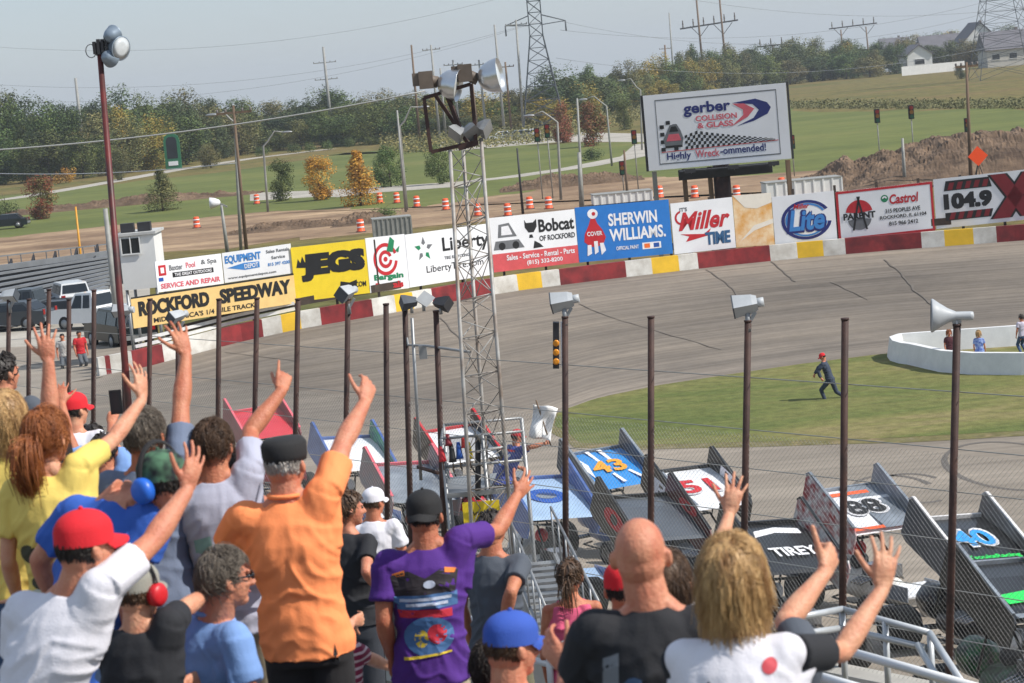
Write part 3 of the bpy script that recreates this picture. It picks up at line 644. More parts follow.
# ------------------------------------------------------------------ barrels
def barrel_proto():
    th = thing('traffic_barrel', 'x', 'barrel'); mb = MB(); mb.lathe([(.34, 0), (.36, .08), (.3, .1), (.28, .5), (.26, .95), (.2, 1.0), (.05, 1.02)]); mb.build('body', morange, th, local=True)
    for z in (.32, .68): mb = MB(); mb.lathe([(.294, z), (.289, z + .12)], n=20); mb.build('band', pwhite, th, local=True)
    mb = MB(); mb.lathe([(.42, 0), (.42, .06), (.36, .08)]); mb.build('base', mdark, th, local=True); return th
bp_ = barrel_proto()
bl = [(22, 277, 'at the far left edge above the bleachers'), (197, 228, 'alone on the dirt above the white text banner'), (257, 204, 'below the bright orange tree'), (262, 205, 'right beside the one below the bright orange tree'), (380, 203, 'just right of the second orange tree'), (397, 203, 'second to the right of the orange trees'), (417, 207, 'third to the right of the orange trees, left of the light tower'), (361, 232, 'standing alone in the dirt above the Bargain banner'), (446, 210, 'just left of the light tower legs'), (478, 216, 'between the light tower legs'), (508, 216, 'right of the light tower above the Bobcat banner'), (530, 209, 'left of the two thin poles above the Bobcat banner'), (549, 209, 'near the curved lamp above the Bobcat banner'), (660, 198, 'below the left edge of the billboard'), (695, 198, 'between the billboard legs'), (737, 198, 'right of the thick billboard post'), (782, 190, 'beside the right billboard leg'), (867, 184, 'above the left part of the Castrol banner'), (898, 181, 'above the right part of the Castrol banner'), (939, 178, 'left of the orange diamond sign'), (993, 172, 'right of the orange diamond sign')]
bl = [b_ for b_ in bl if b_[0] != 262]
for i, (x, y, s_) in enumerate(bl):
    o = bp_ if i == 0 else copy_tree(bp_); o.location = G(x, y); o.rotation_euler.z = i; o.scale = (.95,) * 3; tag(o, 'orange traffic barrel ' + s_, 'barrel', 'orange traffic barrels')
# road work sign
g = G(980, 186); th = thing('road_work_sign', 'orange diamond shaped road work sign on a stand above the 104.9 banner', 'sign', g)
k = S(D(980, 186)); r = 10 / k; c = V((0, 0, 30 / k)); ux = V((1, 0, 0)); mb = MB(); mb.prism([c - ux * r, c - V((0, 0, r)), c + ux * r, c + V((0, 0, r))], V((0, .05, 0))); mb.build('panel', mat('sign_orange', (255, 84, 24), .4, var=.02), th, local=True)
mb = MB()
for sx in (-1, 1): mb.beam(V((0, .05, c.z - r * .6)), V((sx * .5, .1, 0)), .05, .05); mb.beam(V((0, .05, c.z - r * .6)), V((sx * .2, .8, 0)), .05, .05)
mb.build('stand', mdark, th, local=True)
# green shelter sign in the park
g = G(174, 169); k = S(D(174, 169)); th = thing('green_sign', 'tall green arched sign board standing at the far path', 'sign', g)
wd, hg = 16 / k, 35 / k; mb = MB(); pl = [(-.5, 0), (-.5, .8), (-.42, .94), (-.2, 1), (.2, 1), (.42, .94), (.5, .8), (.5, 0)]
mb.prism([V((x * wd, 0, z * hg)) for x, z in pl], V((0, .4, 0))); mb.build('board', mat('sign_green', (30, 108, 72), .5), th, local=True)
mb = MB(); mb.prism([V((x * wd * .66, -.03, .3 * hg + z * hg * .62)) for x, z in pl], V((0, .02, 0))); mb.build('dark_panel', mglass, th, local=True)
mb = MB(); mb.box((0, -.04, .16 * hg), (wd * .6, .04, .12 * hg)); mb.build('plate', pwhite, th, local=True)

# ------------------------------------------------------------------ billboard
d0, d1 = 118.0, 117.0
p = Panel('billboard', 'big white billboard advertising gerber COLLISION & GLASS, Highly Wreck-ommended', 649, 791.5, 171, 158.5, 75, m=mat('billboard_face', (232, 233, 238), .5, var=.05, vs=.5), cat='billboard', depth=(d0, d1), t=.12)
for q in (rect(.08, .07, .93, .085), rect(.08, .915, .93, .93), rect(.08, .085, .085, .915), rect(.925, .085, .93, .915)): p.poly(q, pgrey, 'edge_strip')
p.text('gerber', .44, .76, .33, .19, pnavy, bold=.035); p.text('COLLISION', .5, .635, .29, .075, ppink, bold=.03, k=2); p.text('& GLASS', .49, .54, .25, .075, ppink, bold=.03, k=2)
sw = [(.62, .8), (.78, .83), (.86, .77), (.885, .7), (.86, .62), (.76, .54), (.64, .49), (.76, .58), (.8, .68), (.76, .76)]
p.poly(sw, pnavy); p.poly([(.62, .79), (.7, .78), (.77, .7), (.72, .6), (.6, .49), (.69, .63), (.69, .7)], ppink, k=1)
mb = MB(); nx_, ny_ = 34, 4
for i in range(nx_):
    for j in range(5):
        if (i + j) % 2: continue
        u0, u1 = .27 + i * .0185, .27 + (i + 1) * .0185
        def top(u): return .48 - .33 * max(0, (u - .36)) ** .85 + (.0 if u > .36 else -.6 * (.36 - u))
        def bot(u): return .245 + .02 * (u - .27)
        q = lambda u, jj: (u, bot(u) + (top(u) - bot(u)) * jj / 5)
        mb.prism([p.pt(*q(u0, j), 1), p.pt(*q(u1, j), 1), p.pt(*q(u1, j + 1), 1), p.pt(*q(u0, j + 1), 1)], p.n * .003)
for i in range(3):
    for j in range(8):
        if (i + j) % 2 == 0 and not (i > 0 and 1 < j < 6): mb.prism([p.pt(u, v, 1) for u, v in rect(.1 + i * .045, .24 + j * .05, .13 + i * .045, .29 + j * .05)], p.n * .003)
mb.build('chequers', black, p.th)
p.poly([(.13, .3), (.12, .4), (.15, .5), (.17, .58), (.22, .59), (.245, .5), (.26, .4), (.25, .3)], pgrey, 'printed_car', k=2); p.poly([(.14, .37), (.16, .46), (.23, .46), (.245, .37)], ppink, 'printed_car', k=3); p.poly([(.165, .49), (.18, .56), (.215, .56), (.23, .49)], black, 'printed_car', k=3); p.poly(rect(.13, .28, .25, .31), black, 'printed_car', k=3)
p.poly([(.1, .235), (.92, .265), (.92, .255), (.1, .225)], pred, 'edge_strip', k=1)
p.text('Highly', .22, .155, .17, .12, pnavy, bold=.02); p.text('Wreck', .42, .17, .17, .1, ppink, bold=.02); p.text('-ommended!', .67, .185, .32, .1, pnavy, bold=.02)
mb = MB(); a = p.pt(-.01, -.005) - p.n * .1; b = p.pt(1.01, -.005) - p.n * .1
mb.beam(p.pt(.2, -.1) - p.n * .6, p.pt(.86, -.1) - p.n * .6, .5, .5); mb.beam(a, a + p.uy * (p.h * 1.01), .12, .12); mb.beam(b, b + p.uy * (p.h * 1.01), .1, .1)
mb.beam(p.pt(.22, -.04) + p.n * .5, p.pt(.84, -.04) + p.n * .5, .7, .06); mb.build('catwalk', mdark, p.th)
mb = MB(); q = p.pt(.5, -.05) - p.n * .8; mb.tube(V((q.x, q.y, 0)), q + V((0, 0, .6)), .42, n=18); mb.build('post', mrust, p.th)
for u in (.03, .24, .42, .97):
    q = p.pt(u, -.02) - p.n * .55; mb = MB(); mb.beam(V((q.x, q.y, 0)), q, .22, .22); mb.build('post', mgrey if u == .03 else mwood, p.th)
for u in (.3, .6, .88):
    mb = MB(); q = p.pt(u, -.06); mb.beam(q, q + p.n * 1.2, .07, .07); mb.box(q + p.n * 1.3 + V((0, 0, .12)), (.5, .3, .2)); mb.build('spotlight', mdark, p.th)

# ------------------------------------------------------------------ poles, towers, wires
def pole(label, xt, yt, xb, yb, r=.16, m=None, name='utility_pole', arms=(), d=None, cat='pole', group=None, insul=False):
    g = G(xb, yb) if d is None else P(xb, yb, d); dd = D(xb, yb) if d is None else d
    if d is not None: g.z = 0 if g.z > 0 else g.z
    t = P(xt, yt, dd); th = thing(name, label, cat, g, group=group); top = V((g.x + (t.x - g.x) * .6, g.y, t.z))
    mb = MB(); mb.tube(V((0, 0, 0)), top - g, r * 1.25, r * .75, 10); mb.build('shaft', m or mwood, th, local=True)
    for dz, hw in arms:
        mb = MB(); c = top - g - V((0, 0, dz)); mb.beam(c - V((hw, 0, 0)), c + V((hw, 0, 0)), .12, .15); ar = mb.build('crossarm', m or mwood, th, local=True)
        mb = MB()
        for k in (-1, -.5, .5, 1): mb.lathe([(.05, 0), (.1, .06), (.06, .1), (.1, .16), (.04, .22)], c + V((hw * k * .95, 0, .06)), n=8)
        mb.build('insulator', mat('insulator_grey', (120, 112, 108), .3), ar, local=True)
    return th, top
pole('tall grey steel pole rising from the trees on the left', 77, 78, 86, 172, .3, mgrey)
pole('tall pole with two crossarms before the trees, right of the street lamp', 323.5, 47, 333, 143, .3, mgrey, arms=((3.0, 2.2), (6.2, 2.2)))
pole('brown wood pole with crossarm and transformer behind the EQUIPMENT banner', 236, 105, 247, 255, .11, mwood, arms=((.5, 1.2),))
pole('short grey pole with square floodlight behind the white text banner', 221, 205, 228, 256, .12, mgrey)
t_ = P(213, 203, D(228, 256)); lf = thing('floodlight', 'white floodlight on the short grey pole behind the white text banner', 'floodlight', t_)
MB().lathe([(.08, -.5), (.2, -.42), (.34, -.1), (.4, .2), (.38, .22)], (0, 0, 0), (V((0, 1, 0)), V((0, 0, 1)), V((-1, 0, 0))), 18).build('reflector', pwhite, lf, local=True); MB().beam((.3, 0, 0), (.95, 0, -.35), .12, .12).build('bracket', mgrey, lf, local=True)
pole('thin yellow striped pole in front of the bleachers', 78, 206, 85, 300, .07, mat('pole_yellow', (214, 150, 36), .5), name='marker_pole')
pole('thin pale concrete pole left of the press booth', 107, 208, 115, 300, .14, mgrey, d=110)
for i, (xt, yt, xb, yb, hw) in enumerate(((412, 45, 420, 143, 0), (431, 45, 440, 142, 1.5), (453, 60, 460, 140, 1.6), (470, 66, 478, 138, 0), (494, 25, 505, 137, 0), (517, 20, 524, 135, 1.8), (505, 62, 512, 136, 1.4), (441, 68, 446, 140, 0), (478, 60, 487, 138, 1.4))):
    pole(('left of the two tall thin poles behind the light tower', 'right of the two tall thin poles behind the light tower', 'short pole seen between the two floodlight bowls', 'thin pole below the right floodlight bowl', 'tallest thin pole right of the light tower', 'tall pole just left of the lattice pylon', 'short pole with crossarm left of the lattice pylon', 'short thin pole behind the left floodlight bowl', 'pole with crossarm rising behind the right floodlight bowl')[i], xt, yt, xb, yb, .2, mgrey if i % 3 else mwood, arms=((.8, hw),) if hw else (), group='power poles behind the light tower')
pole('slim tall grey pole left of the wood poles above the billboard', 669, 13, 675, 96, .22, mgrey)
pole('wood pole with short crossarm above the left end of the billboard', 665, 45, 668, 96, .3, mwood, arms=((1, 1.6),))
pole('wood pole with transformer drums above the word gerber', 690.5, 47, 693.5, 94, .3, mwood, arms=((1.2, 1.4),))
pole('brown wood pole with a traffic signal in the right dirt field', 966, 62, 971, 182, .12, mwood, arms=((.3, .8),))
pole('short wood post with flat lamp left of the high dirt pile', 902, 138, 905, 186, .12, mgrey)
pole('tall grey pole with thin arms left of the light tower', 398, 110, 406, 212, .1, mgrey)
pole('grey pole between the traffic lights and the billboard', 579, 98, 583, 208, .1, mgrey)
pole('thin pole with a red signal box left of the billboard', 624, 150, 628, 202, .1, mwood)
pole('thick short grey pole above the SHERWIN banner', 580, 152, 582, 210, .17, mgrey)
pole('thin pole right of the curved lamp above the Bobcat banner', 517, 148, 523, 214, .09, mdark)
def hframe(label, legs, arm, n, hw=0):
    g = G(*legs[0][2:]); th = thing('power_pylon', label, 'pylon', g); tops = []
    for (xt, yt, xb, yb) in legs:
        b = G(xb, yb); dd = D(xb, yb); t = P(xt, yt, dd); mb = MB(); mb.tube(b, V((b.x + (t.x - b.x) * .5, b.y, t.z)), .34, .22, 8); mb.build('leg', mwood, th); tops.append((b, dd))
    dd = tops[0][1]; a = P(arm[0], arm[1], dd); b = P(arm[2], arm[3], dd); mb = MB(); mb.beam(a, b, .3, .4); ar = mb.build('crossarm', mdark, th)
    mb = MB()
    for i in range(n): q = a.lerp(b, (i + .3) / (n - .4)); mb.lathe([(.1, 0), (.24, .2), (.14, .4), (.24, .6), (.14, .8), (.24, 1.0), (.1, 1.9), (.22, 2.0), (.1, 2.2)], q, n=8)
    mb.build('insulator', mat('insulator_grey', (120, 112, 108), .3), ar)
    for (bb, _), s_ in zip(tops, (-1, 1)):
        mb = MB(); zc = a.lerp(b, .5).z
        for q in (-1, 1): mb.beam(V((bb.x, bb.y, zc - 3)), V((bb.x + q * 2.6, bb.y, zc)), .16, .16)
        mb.build('brace', mdark, th)
hframe('two pole wooden power frame with braced crossarm above the billboard', ((693, -12, 705, 92), (716, -12, 728, 90)), (680, 29, 738, 20), 6)
hframe('two pole power frame with five insulators, left of the houses', ((840, 30, 844, 72), (864, 27, 870, 68)), (829, 29, 877, 23), 5)
hframe('power frame crossarm with three insulators right of the billboard poles', ((772, 46, 776, 82), (790, 44, 794, 80)), (757, 47, 796, 43), 4)
def pylon(label, pxt, pyt, pxb, pyb, wb, wt, arms, r=.13):
    g = G(pxb, pyb); dd = D(pxb, pyb); H = (pyb - pyt) / S(dd) / .99; th = thing('lattice_pylon', label, 'pylon', g); k = S(dd)
    W = wb / k / 2; w_ = wt / k / 2
    def hw(t): return W + (w_ - W) * min(1, t / .55) if t < .55 else w_
    cs = [(-1, -1), (1, -1), (1, 1), (-1, 1)]; mb = MB(); n = 14; prev = None
    for i in range(n + 1):
        t = (i / n) ** .85; q = [V((sx * hw(t), sy * hw(t), t * H)) for sx, sy in cs]
        if prev:
            for a in range(4):
                b = (a + 1) % 4; mb.beam(prev[a], q[a], r, r); mb.beam(prev[a], q[b], r * .7, r * .7); mb.beam(prev[b], q[a], r * .7, r * .7); mb.beam(q[a], q[b], r * .7, r * .7)
        prev = q
    mb.build('lattice', mat('pylon_steel', (80, 86, 92), .5, metal=.2), th, local=True)
    for t, aw in arms:
        mb = MB(); z = t * H; a = aw / k; h_ = hw(t)
        for s_ in (-1, 1):
            for o in (-h_, h_): mb.beam(V((s_ * h_, o, z)), V((s_ * a, 0, z + .3)), r, r); mb.beam(V((s_ * h_, o, z + 1.6)), V((s_ * a, 0, z + .3)), r, r)
            mb.tube(V((s_ * a, 0, z + .3)), V((s_ * a, 0, z - 1.4)), .12)
        mb.build('crossarm', mat('pylon_steel', (80, 86, 92), .5, metal=.2), th, local=True)
pylon('tall lattice power pylon rising above the trees in the middle', 535, -40, 545, 133, 44, 13, ((.615, 30), (.85, 26)))
pylon('lattice power pylon at the right edge behind the houses', 1000, -80, 1005, 78, 62, 30, ((.56, 42), (.8, 42)), .1)
def lamp_post(label, base, top, arm, m=None, head=True, r=.09):
    g = G(*base); dd = D(*base); t = P(top[0], top[1], dd); e = P(arm[0], arm[1], dd); th = thing('street_lamp', label, 'street lamp', g)
    t.y = g.y; e.y = g.y; pts = [g, g.lerp(t, .7), t]; L = (e - t)
    mb = MB(); mid = t + V((L.x * .25, 0, abs(L.x) * .22)); mid2 = t + V((L.x * .6, 0, L.z * .8 + abs(L.x) * .2)); mb.path([g, g.lerp(t, .5), t, mid, mid2, e], r * 1.3, 8, r2=r * .6); mb.build('mast', m or mgrey, th)
    mb = MB(); s_ = 1 if L.x > 0 else -1; mb.ell(e + V((s_ * .35, 0, -.02)), (.5, .2, .12)); mb.build('lamp_head', mgalv, th)
lamp_post('curved street lamp over the park left of the tall pole', (268, 212), (264, 146), (284, 132)); lamp_post('curved street lamp right of the tower bending left', (561, 200), (557, 122), (533, 115))
lamp_post('curved street lamp bending left above the crossing', (612, 166), (606, 106), (586, 99)); lamp_post('small curved lamp at the top left of the billboard', (642, 150), (640, 90), (624, 80))
lamp_post('double curved street lamp pole with arm before the EQUIPMENT banner', (241, 250), (236, 122), (219, 114)); lamp_post('street lamp with long thin arm left of the light tower', (407, 210), (400, 126), (420, 107))
def signal(label, x, y, hgt=14, d=None, group='traffic signals'):
    dd = d or 200; k = S(dd); c = P(x, y, dd); th = thing('traffic_light', label, 'traffic light', V((c.x, c.y, 0)), group=group); h = hgt / k; w_ = h * .38
    mb = MB(); mb.box(V((0, 0, c.z)), (w_, w_ * .6, h)); mb.build('housing', mat('signal_dark', (38, 34, 30), .6), th, local=True)
    for j in range(3): mb = MB(); mb.lathe([(w_ * .34, 0), (w_ * .38, -w_ * .3)], V((0, -w_ * .3, c.z + (1 - j) * h * .31)), (V((1, 0, 0)), V((0, 0, 1)), V((0, 1, 0))), 10); mb.build('lens', (mat('lens_red', (120, 24, 20), .3), mat('lens_amber', (120, 80, 20), .3), mat('lens_green', (20, 70, 50), .3))[j], th, local=True)
    mb = MB(); mb.tube(V((0, .1, 0)), V((0, .1, c.z + h * .5)), .05); mb.build('mount', mgrey, th, local=True)
for x, y, s_ in ((537, 135, 'traffic signal with dark housing, left one of the pair before the far road'), (547, 131, 'traffic signal, right one of the pair before the far road'), (622, 168, 'low traffic signal on the thin pole left of the billboard'), (634, 137, 'traffic signal beside the left edge of the billboard'), (792, 142, 'traffic signal beside the right edge of the billboard'), (877, 116, 'traffic signal standing over the right lawn'), (911, 112, 'traffic signal at the upper edge of the right lawn'), (967, 125, 'traffic signal on the wood pole in the right field')): signal(s_, x, y)
mwire = mat('wire_grey', (150, 154, 160), .6, var=0)
def wire(label, a, b, sag, r=.03, n=24, da=150, db=150, m=None):
    p, q = P(a[0], a[1], da), P(b[0], b[1], db); mb = MB()
    mb.path([p.lerp(q, i / n) - V((0, 0, sag * 4 * (i / n) * (1 - i / n))) for i in range(n + 1)], r, 5); tag(mb.build('power_line', m or mwire), label, 'cable')
wire('pale cable running from the left edge to the light tower', (-20, 151), (425, 91), .5, .05, da=150, db=150, m=mat('wire_pale', (160, 160, 158), .6, var=0))
wire('thin cable across the lawn at the left', (-20, 173), (236, 163), .3, .025)
for i, (a, b) in enumerate((((-40, 44), (535, -12)), ((-40, 82), (535, 22)), ((-40, 100), (540, 21)), ((560, 21), (990, 12)), ((560, 30), (1060, -20)), ((556, 58), (1060, 30)), ((560, -30), (1060, 2)))):
    wire(('topmost', 'second', 'third', 'lower', 'long', 'lowest', 'upper')[i] + (' thin power line in the sky left of the pylon' if i < 3 else ' thin power line in the sky right of the pylon'), a, b, 5,   .03, da=430, db=440)

# ------------------------------------------------------------------ houses
def house(label, x0, x1, yb, dx, eave, ridge, depth, gable, wallm, roofm, wins=3):
    eave *= 1.35; ridge *= 1.3
    a = G(x0, yb); b = G(x1, yb - .091 * (x1 - x0)); w_ = (b - a).length; th = thing('house', label, 'house', a); X = V((1, 0, 0)); Y = V((0, 1, 0))
    mb = MB()
    if gable:
        mb.prism([V((0, 0, 0)), V((w_, 0, 0)), V((w_, 0, eave)), V((w_ / 2, 0, ridge)), V((0, 0, eave))], Y * depth)
        mb.build('wall', wallm, th, local=True); mb = MB()
        for s_ in (-1, 1):
            e = V((w_ / 2 + s_ * (w_ / 2 + .5), -.5, eave - .35)); t = V((w_ / 2, -.5, ridge + .1)); mb.prism([e, t, t + V((0, 0, .25)), e + V((0, 0, .25))], Y * (depth + 1))
    else:
        mb.box((w_ / 2, depth / 2, eave / 2), (w_, depth, eave)); mb.build('wall', wallm, th, local=True); mb = MB()
        mb.prism([V((-.5, -.6, eave - .1)), V((-.5, depth / 2, ridge)), V((-.5, depth + .6, eave - .1))], X * (w_ + 1))
    rf = mb.build('roof', roofm, th, local=True)
    mb = MB(); mb.box((w_ * .7, depth * .6, ridge), (.8, .8, 1.4)); mb.build('chimney', mat('chimney_grey', (120, 112, 106), .8), rf, local=True)
    for i in range(wins):
        x = w_ * (i + .5) / wins; mb = MB(); mb.box((x, -.04, eave * .58), (w_ * .3 / wins + .5, .08, 1.4)); wn = mb.build('window', mglass, th, local=True)
        mb = MB(); mb.box((x, -.06, eave * .58 - .75), (w_ * .3 / wins + .8, .1, .12)); mb.box((x, -.06, eave * .58 + .75), (w_ * .3 / wins + .8, .1, .12)); mb.build('frame', mwhite, wn, local=True)
mroof = mat('shingle_roof', (104, 102, 108), .85, var=.15, vs=.5)
house('white gabled house, left end of the row on the hill', 908, 933, 73, 0, 3.6, 5.6, 14, True, mwhite, mroof, 1)
house('long grey roofed house between two white gables', 925, 972, 69, 0, 3.4, 7.4, 12, False, mwhite, mroof, 3)
house('large white gabled house, middle of the row on the hill', 966, 1000, 67, 0, 5.2, 9.2, 16, True, mwhite, mroof, 2)
house('grey roofed house at the right edge of the hill', 988, 1040, 68, 0, 3.4, 7.2, 12, False, mat('beige_siding', (196, 192, 184), .7), mroof, 3)
house('grey roofed house behind the dark tree, left of the row', 884, 912, 64, 0, 3.2, 7.4, 12, False, mat('beige_siding', (196, 192, 184), .7), mroof, 2)
a = G(902, 76); b = G(965, 70); mb = MB(); n = 40
for i in range(n): mb.box(a.lerp(b, (i + .5) / n) + V((0, 0, 1.2)), ((b - a).length / n * .96, .06, 2.4), rz=math.atan2((b - a).y, (b - a).x))
tag(mb.build('white_fence', mwhite), 'long white board fence in front of the houses', 'fence')

# ------------------------------------------------------------------ trees
lg = [mat('leaf_dark', (58, 76, 36), .75, var=.2, vs=1, rand=.28), mat('leaf_mid', (84, 102, 48), .75, var=.2, vs=1, rand=.28), mat('leaf_light', (112, 124, 62), .75, var=.2, vs=1, rand=.28)]
lo_ = [mat('leaf_olive', (88, 92, 50), .75, rand=.25), mat('leaf_brown', (112, 112, 66), .75, rand=.25), mat('leaf_gold', (138, 130, 80), .75, rand=.25)]
lor = [mat('leaf_orange_dark', (142, 100, 34), .7), mat('leaf_orange', (196, 140, 42), .7), mat('leaf_amber', (214, 166, 64), .7)]
lrd = [mat('leaf_rust', (112, 78, 44), .7), mat('leaf_red', (146, 76, 50), .7), mat('leaf_tan', (120, 112, 58), .7)]
lyg = [mat('leaf_yellow_green', (110, 112, 46), .7), mat('leaf_straw', (150, 134, 56), .7), mat('leaf_soft_gold', (178, 148, 62), .7)]
lcn = [mat('needle_dark', (60, 76, 46), .8, rand=.2), mat('needle_mid', (76, 92, 54), .8, rand=.2), mat('needle_light', (78, 94, 56), .8, rand=.2)]
mbark = mat('bark', (74, 62, 52), .9, var=.3, vs=6)
def crown(seed, kind, n=1500, W=1.0, H=1.0, size=.065):
    """unit crown: radius about W, from z=0.15 to z=1"""
    r = random.Random(seed); mb = MB(); cl = []
    if kind == 'cone':
        for i in range(26):
            z = .1 + .88 * (i / 26); rr = (1 - z) * .42 + .03; a = r.random() * 6.28; cl.append((V((math.cos(a) * rr * .6, math.sin(a) * rr * .6, z)), rr * .75 + .03, i))
    elif kind == 'bush':
        for i in range(14): a = r.random() * 6.28; q = r.random() ** .5 * .6; cl.append((V((math.cos(a) * q, math.sin(a) * q, .18 + .5 * r.random() * (1 - q))), .22 + .1 * r.random(), i))
    else:
        k = 38 if kind == 'round' else 28
        for i in range(k):
            a = r.random() * 6.28; z = .1 + .82 * r.random(); prof = math.sin(math.pi * min(1, max(0, (z + .06) / 1.1))) ** .55
            q = prof * (.42 if kind == 'round' else .28) * r.random() ** .4; cl.append((V((math.cos(a) * q, math.sin(a) * q, z)),   .115 + .09 * r.random(), i))
    per = n // len(cl)
    for c, cr, i in cl:
        tone = r.choice((0, 0, 1, 1, 1, 2))
        for _ in range(per):
            d = V((r.gauss(0, 1), r.gauss(0, 1), r.gauss(0, 1))).normalized(); p = c + d * cr * (.55 + .5 * r.random()); p.z = max(p.z, .02)
            nn = (d + V((r.gauss(0, .5), r.gauss(0, .5), r.gauss(0, .5) + .3))).normalized(); x, y, _z = basis(nn); s_ = size * (.5 + .9 * r.random())
            t = tone if r.random() < .7 else r.choice((0, 1, 2))
            mb.add([p - x * s_ * .5, p + y * s_ * .28, p + x * s_ * .5, p - y * s_ * .28 + nn * s_ * .15], [(0, 1, 2, 3)], t)
    return mb
def trunk(seed, kind):
    r = random.Random(seed); mb = MB(); top = .9 if kind == 'cone' else .6
    mb.path([V((0, 0, -.01)), V((r.uniform(-.01, .01), 0, .2)), V((r.uniform(-.02, .02), r.uniform(-.02, .02), top * .7)), V((0, 0, top))], .022, 8, r2=.006)
    if kind != 'cone':
        for i in range(6): a = r.random() * 6.28; z = .22 + .08 * i; mb.path([V((0, 0, z)), V((math.cos(a) * .12, math.sin(a) * .12, z + .1)), V((math.cos(a) * .26, math.sin(a) * .26, z + .24))], .009, 5, r2=.003)
    return mb
_cr = {}
def tree(label, x, yb, wpx, hpx, kind='round', pal='g', group=None, name='tree', seed=0, d=None):
    dd = d or D(x, yb); g = G(x, yb) if d is None else None
    if g is None: g = P(x, yb, d); g.z = 0
    key = (kind, pal, seed); k = S(dd)
    if key not in _cr:
        mats = {'g': lg, 'o': lo_, 'or': lor, 'rd': lrd, 'yg': lyg, 'cn': lcn}[pal]; th = thing(name, label, 'tree')
        c = crown(seed * 7 + len(kind), kind, 1600 if kind == 'bush' else 7000, size=.065 if kind == 'bush' else .037).build('crown', mats, th, local=True); t = trunk(seed, kind).build('trunk', mbark, th, local=True); _cr[key] = th; o = th
    else: o = copy_tree(_cr[key]); o.name = name
    o.location = g; o.rotation_euler = (0, 0, rnd.random() * 6.28); w_ = wpx / k / (.95 if kind == 'round' else .6 if kind in ('oval', 'cone') else 1.5); h = hpx / k
    if kind == 'bush': h /= .8
    o.scale = (w_, w_, h); tag(o, label, 'bush' if kind == 'bush' else 'tree', group)
    return o
# the wood on the left and centre: individual trees in three depths over a massed background
def yh(x): return 116.6 - .091 * x
def tl(x):   # treeline top in the photo
    T = [(-20, 100), (30, 97), (60, 101), (110, 95), (150, 90), (185, 93), (200, 103), (225, 94), (248, 101), (262, 115), (300, 97), (340, 96), (380, 95), (410, 92), (440, 96), (480, 98), (520, 95), (560, 72), (600, 70), (640, 66), (665, 60), (700, 52), (740, 48), (760, 46), (800, 42), (830, 48), (850, 42), (880, 48), (905, 45), (960, 44), (1040, 38)]
    for (a, b), (c, d_) in zip(T, T[1:]):
        if a <= x <= c: return b + (d_ - b) * (x - a) / (c - a)
    return 100
def tb(x):   # foot of the trees
    T = [(-20, 186), (90, 178), (180, 166), (260, 152), (400, 142), (480, 136), (560, 128), (640, 108), (700, 98), (760, 88), (830, 80), (890, 76), (1040, 64)]
    for (a, b), (c, d_) in zip(T, T[1:]):
        if a <= x <= c: return b + (d_ - b) * (x - a) / (c - a)
    return 60
desc = {('g', 'round'): 'green round crowned tree', ('o', 'round'): 'olive brown round crowned tree', ('cn', 'cone'): 'dark pointed evergreen tree', ('g', 'oval'): 'slim green tree', ('o', 'oval'): 'slim olive tree', ('yg', 'round'): 'golden green tree', ('cn', 'round'): 'dark green broad tree'}
marks = [(-20, 'at the left edge of the wood'), (60, 'beside the tall grey steel pole'), (118, 'behind the red floodlight pole'), (160, 'behind the green arched sign'), (205, 'between the green sign and the crossarm pole'), (262, 'left of the tall two armed pole'), (330, 'right of the tall two armed pole'), (395, 'left of the light tower'), (450, 'behind the light tower'), (510, 'left of the lattice pylon'), (560, 'right of the lattice pylon'), (620, 'left of the billboard'), (665, 'above the left half of the billboard'), (730, 'above the right half of the billboard'), (800, 'left of the five insulator frame'), (850, 'behind the five insulator frame'), (885, 'left of the houses'), (940, 'behind the houses'), (990, 'behind the right hand houses')]
def where(x):
    w_ = marks[0][1]
    for a, s_ in marks:
        if x >= a: w_ = s_
    return w_
r_ = random.Random(5); rows = (('rear', 1.0, 0), ('middle', .86, 6), ('front', .66, 0))
for ri, (rn, hk, _) in enumerate(rows):
    x = -14 + ri * 7
    while x < 1030:
        base = tb(x) - (7, 3.5, 0)[ri] * (1 if x < 560 else .4); top = tl(x); hgt = (base - top) * (hk + r_.uniform(-.2, .1)) + (2 if ri == 0 else 0)
        if 545 < x < 640: hgt *= .95
        small = x > 640
        kind, pal = r_.choice([('round', 'g'), ('round', 'g'), ('round', 'o'), ('round', 'o'), ('oval', 'g'), ('oval', 'o'), ('round', 'g'), ('round', 'cn'), ('round', 'g'), ('round', 'yg') if r_.random() < .5 else ('round', 'cn')])
        if x < 150 and ri == 0: kind, pal = r_.choice([('round', 'cn'), ('round', 'g'), ('cone', 'cn')])
        if x < 560 and kind == 'oval' and r_.random() < .8: kind = 'round'
        if 635 < x < 665 and ri != 1: kind, pal = 'round', 'yg'
        wd = r_.uniform(34, 56) if kind == 'round' else r_.uniform(17, 24)
        if small: wd *= .8
        if hgt > 14 and not (878 < x and ri > 0):
            tree(f"{desc[(pal, kind)]}, {rn} row, {where(x)}", x, base, wd, hgt * 1.06, kind, pal, group=f"trees in the {rn} row of the wood", seed=r_.choice((1, 2, 3)))
        x += wd * (.5 if ri < 2 else .6)
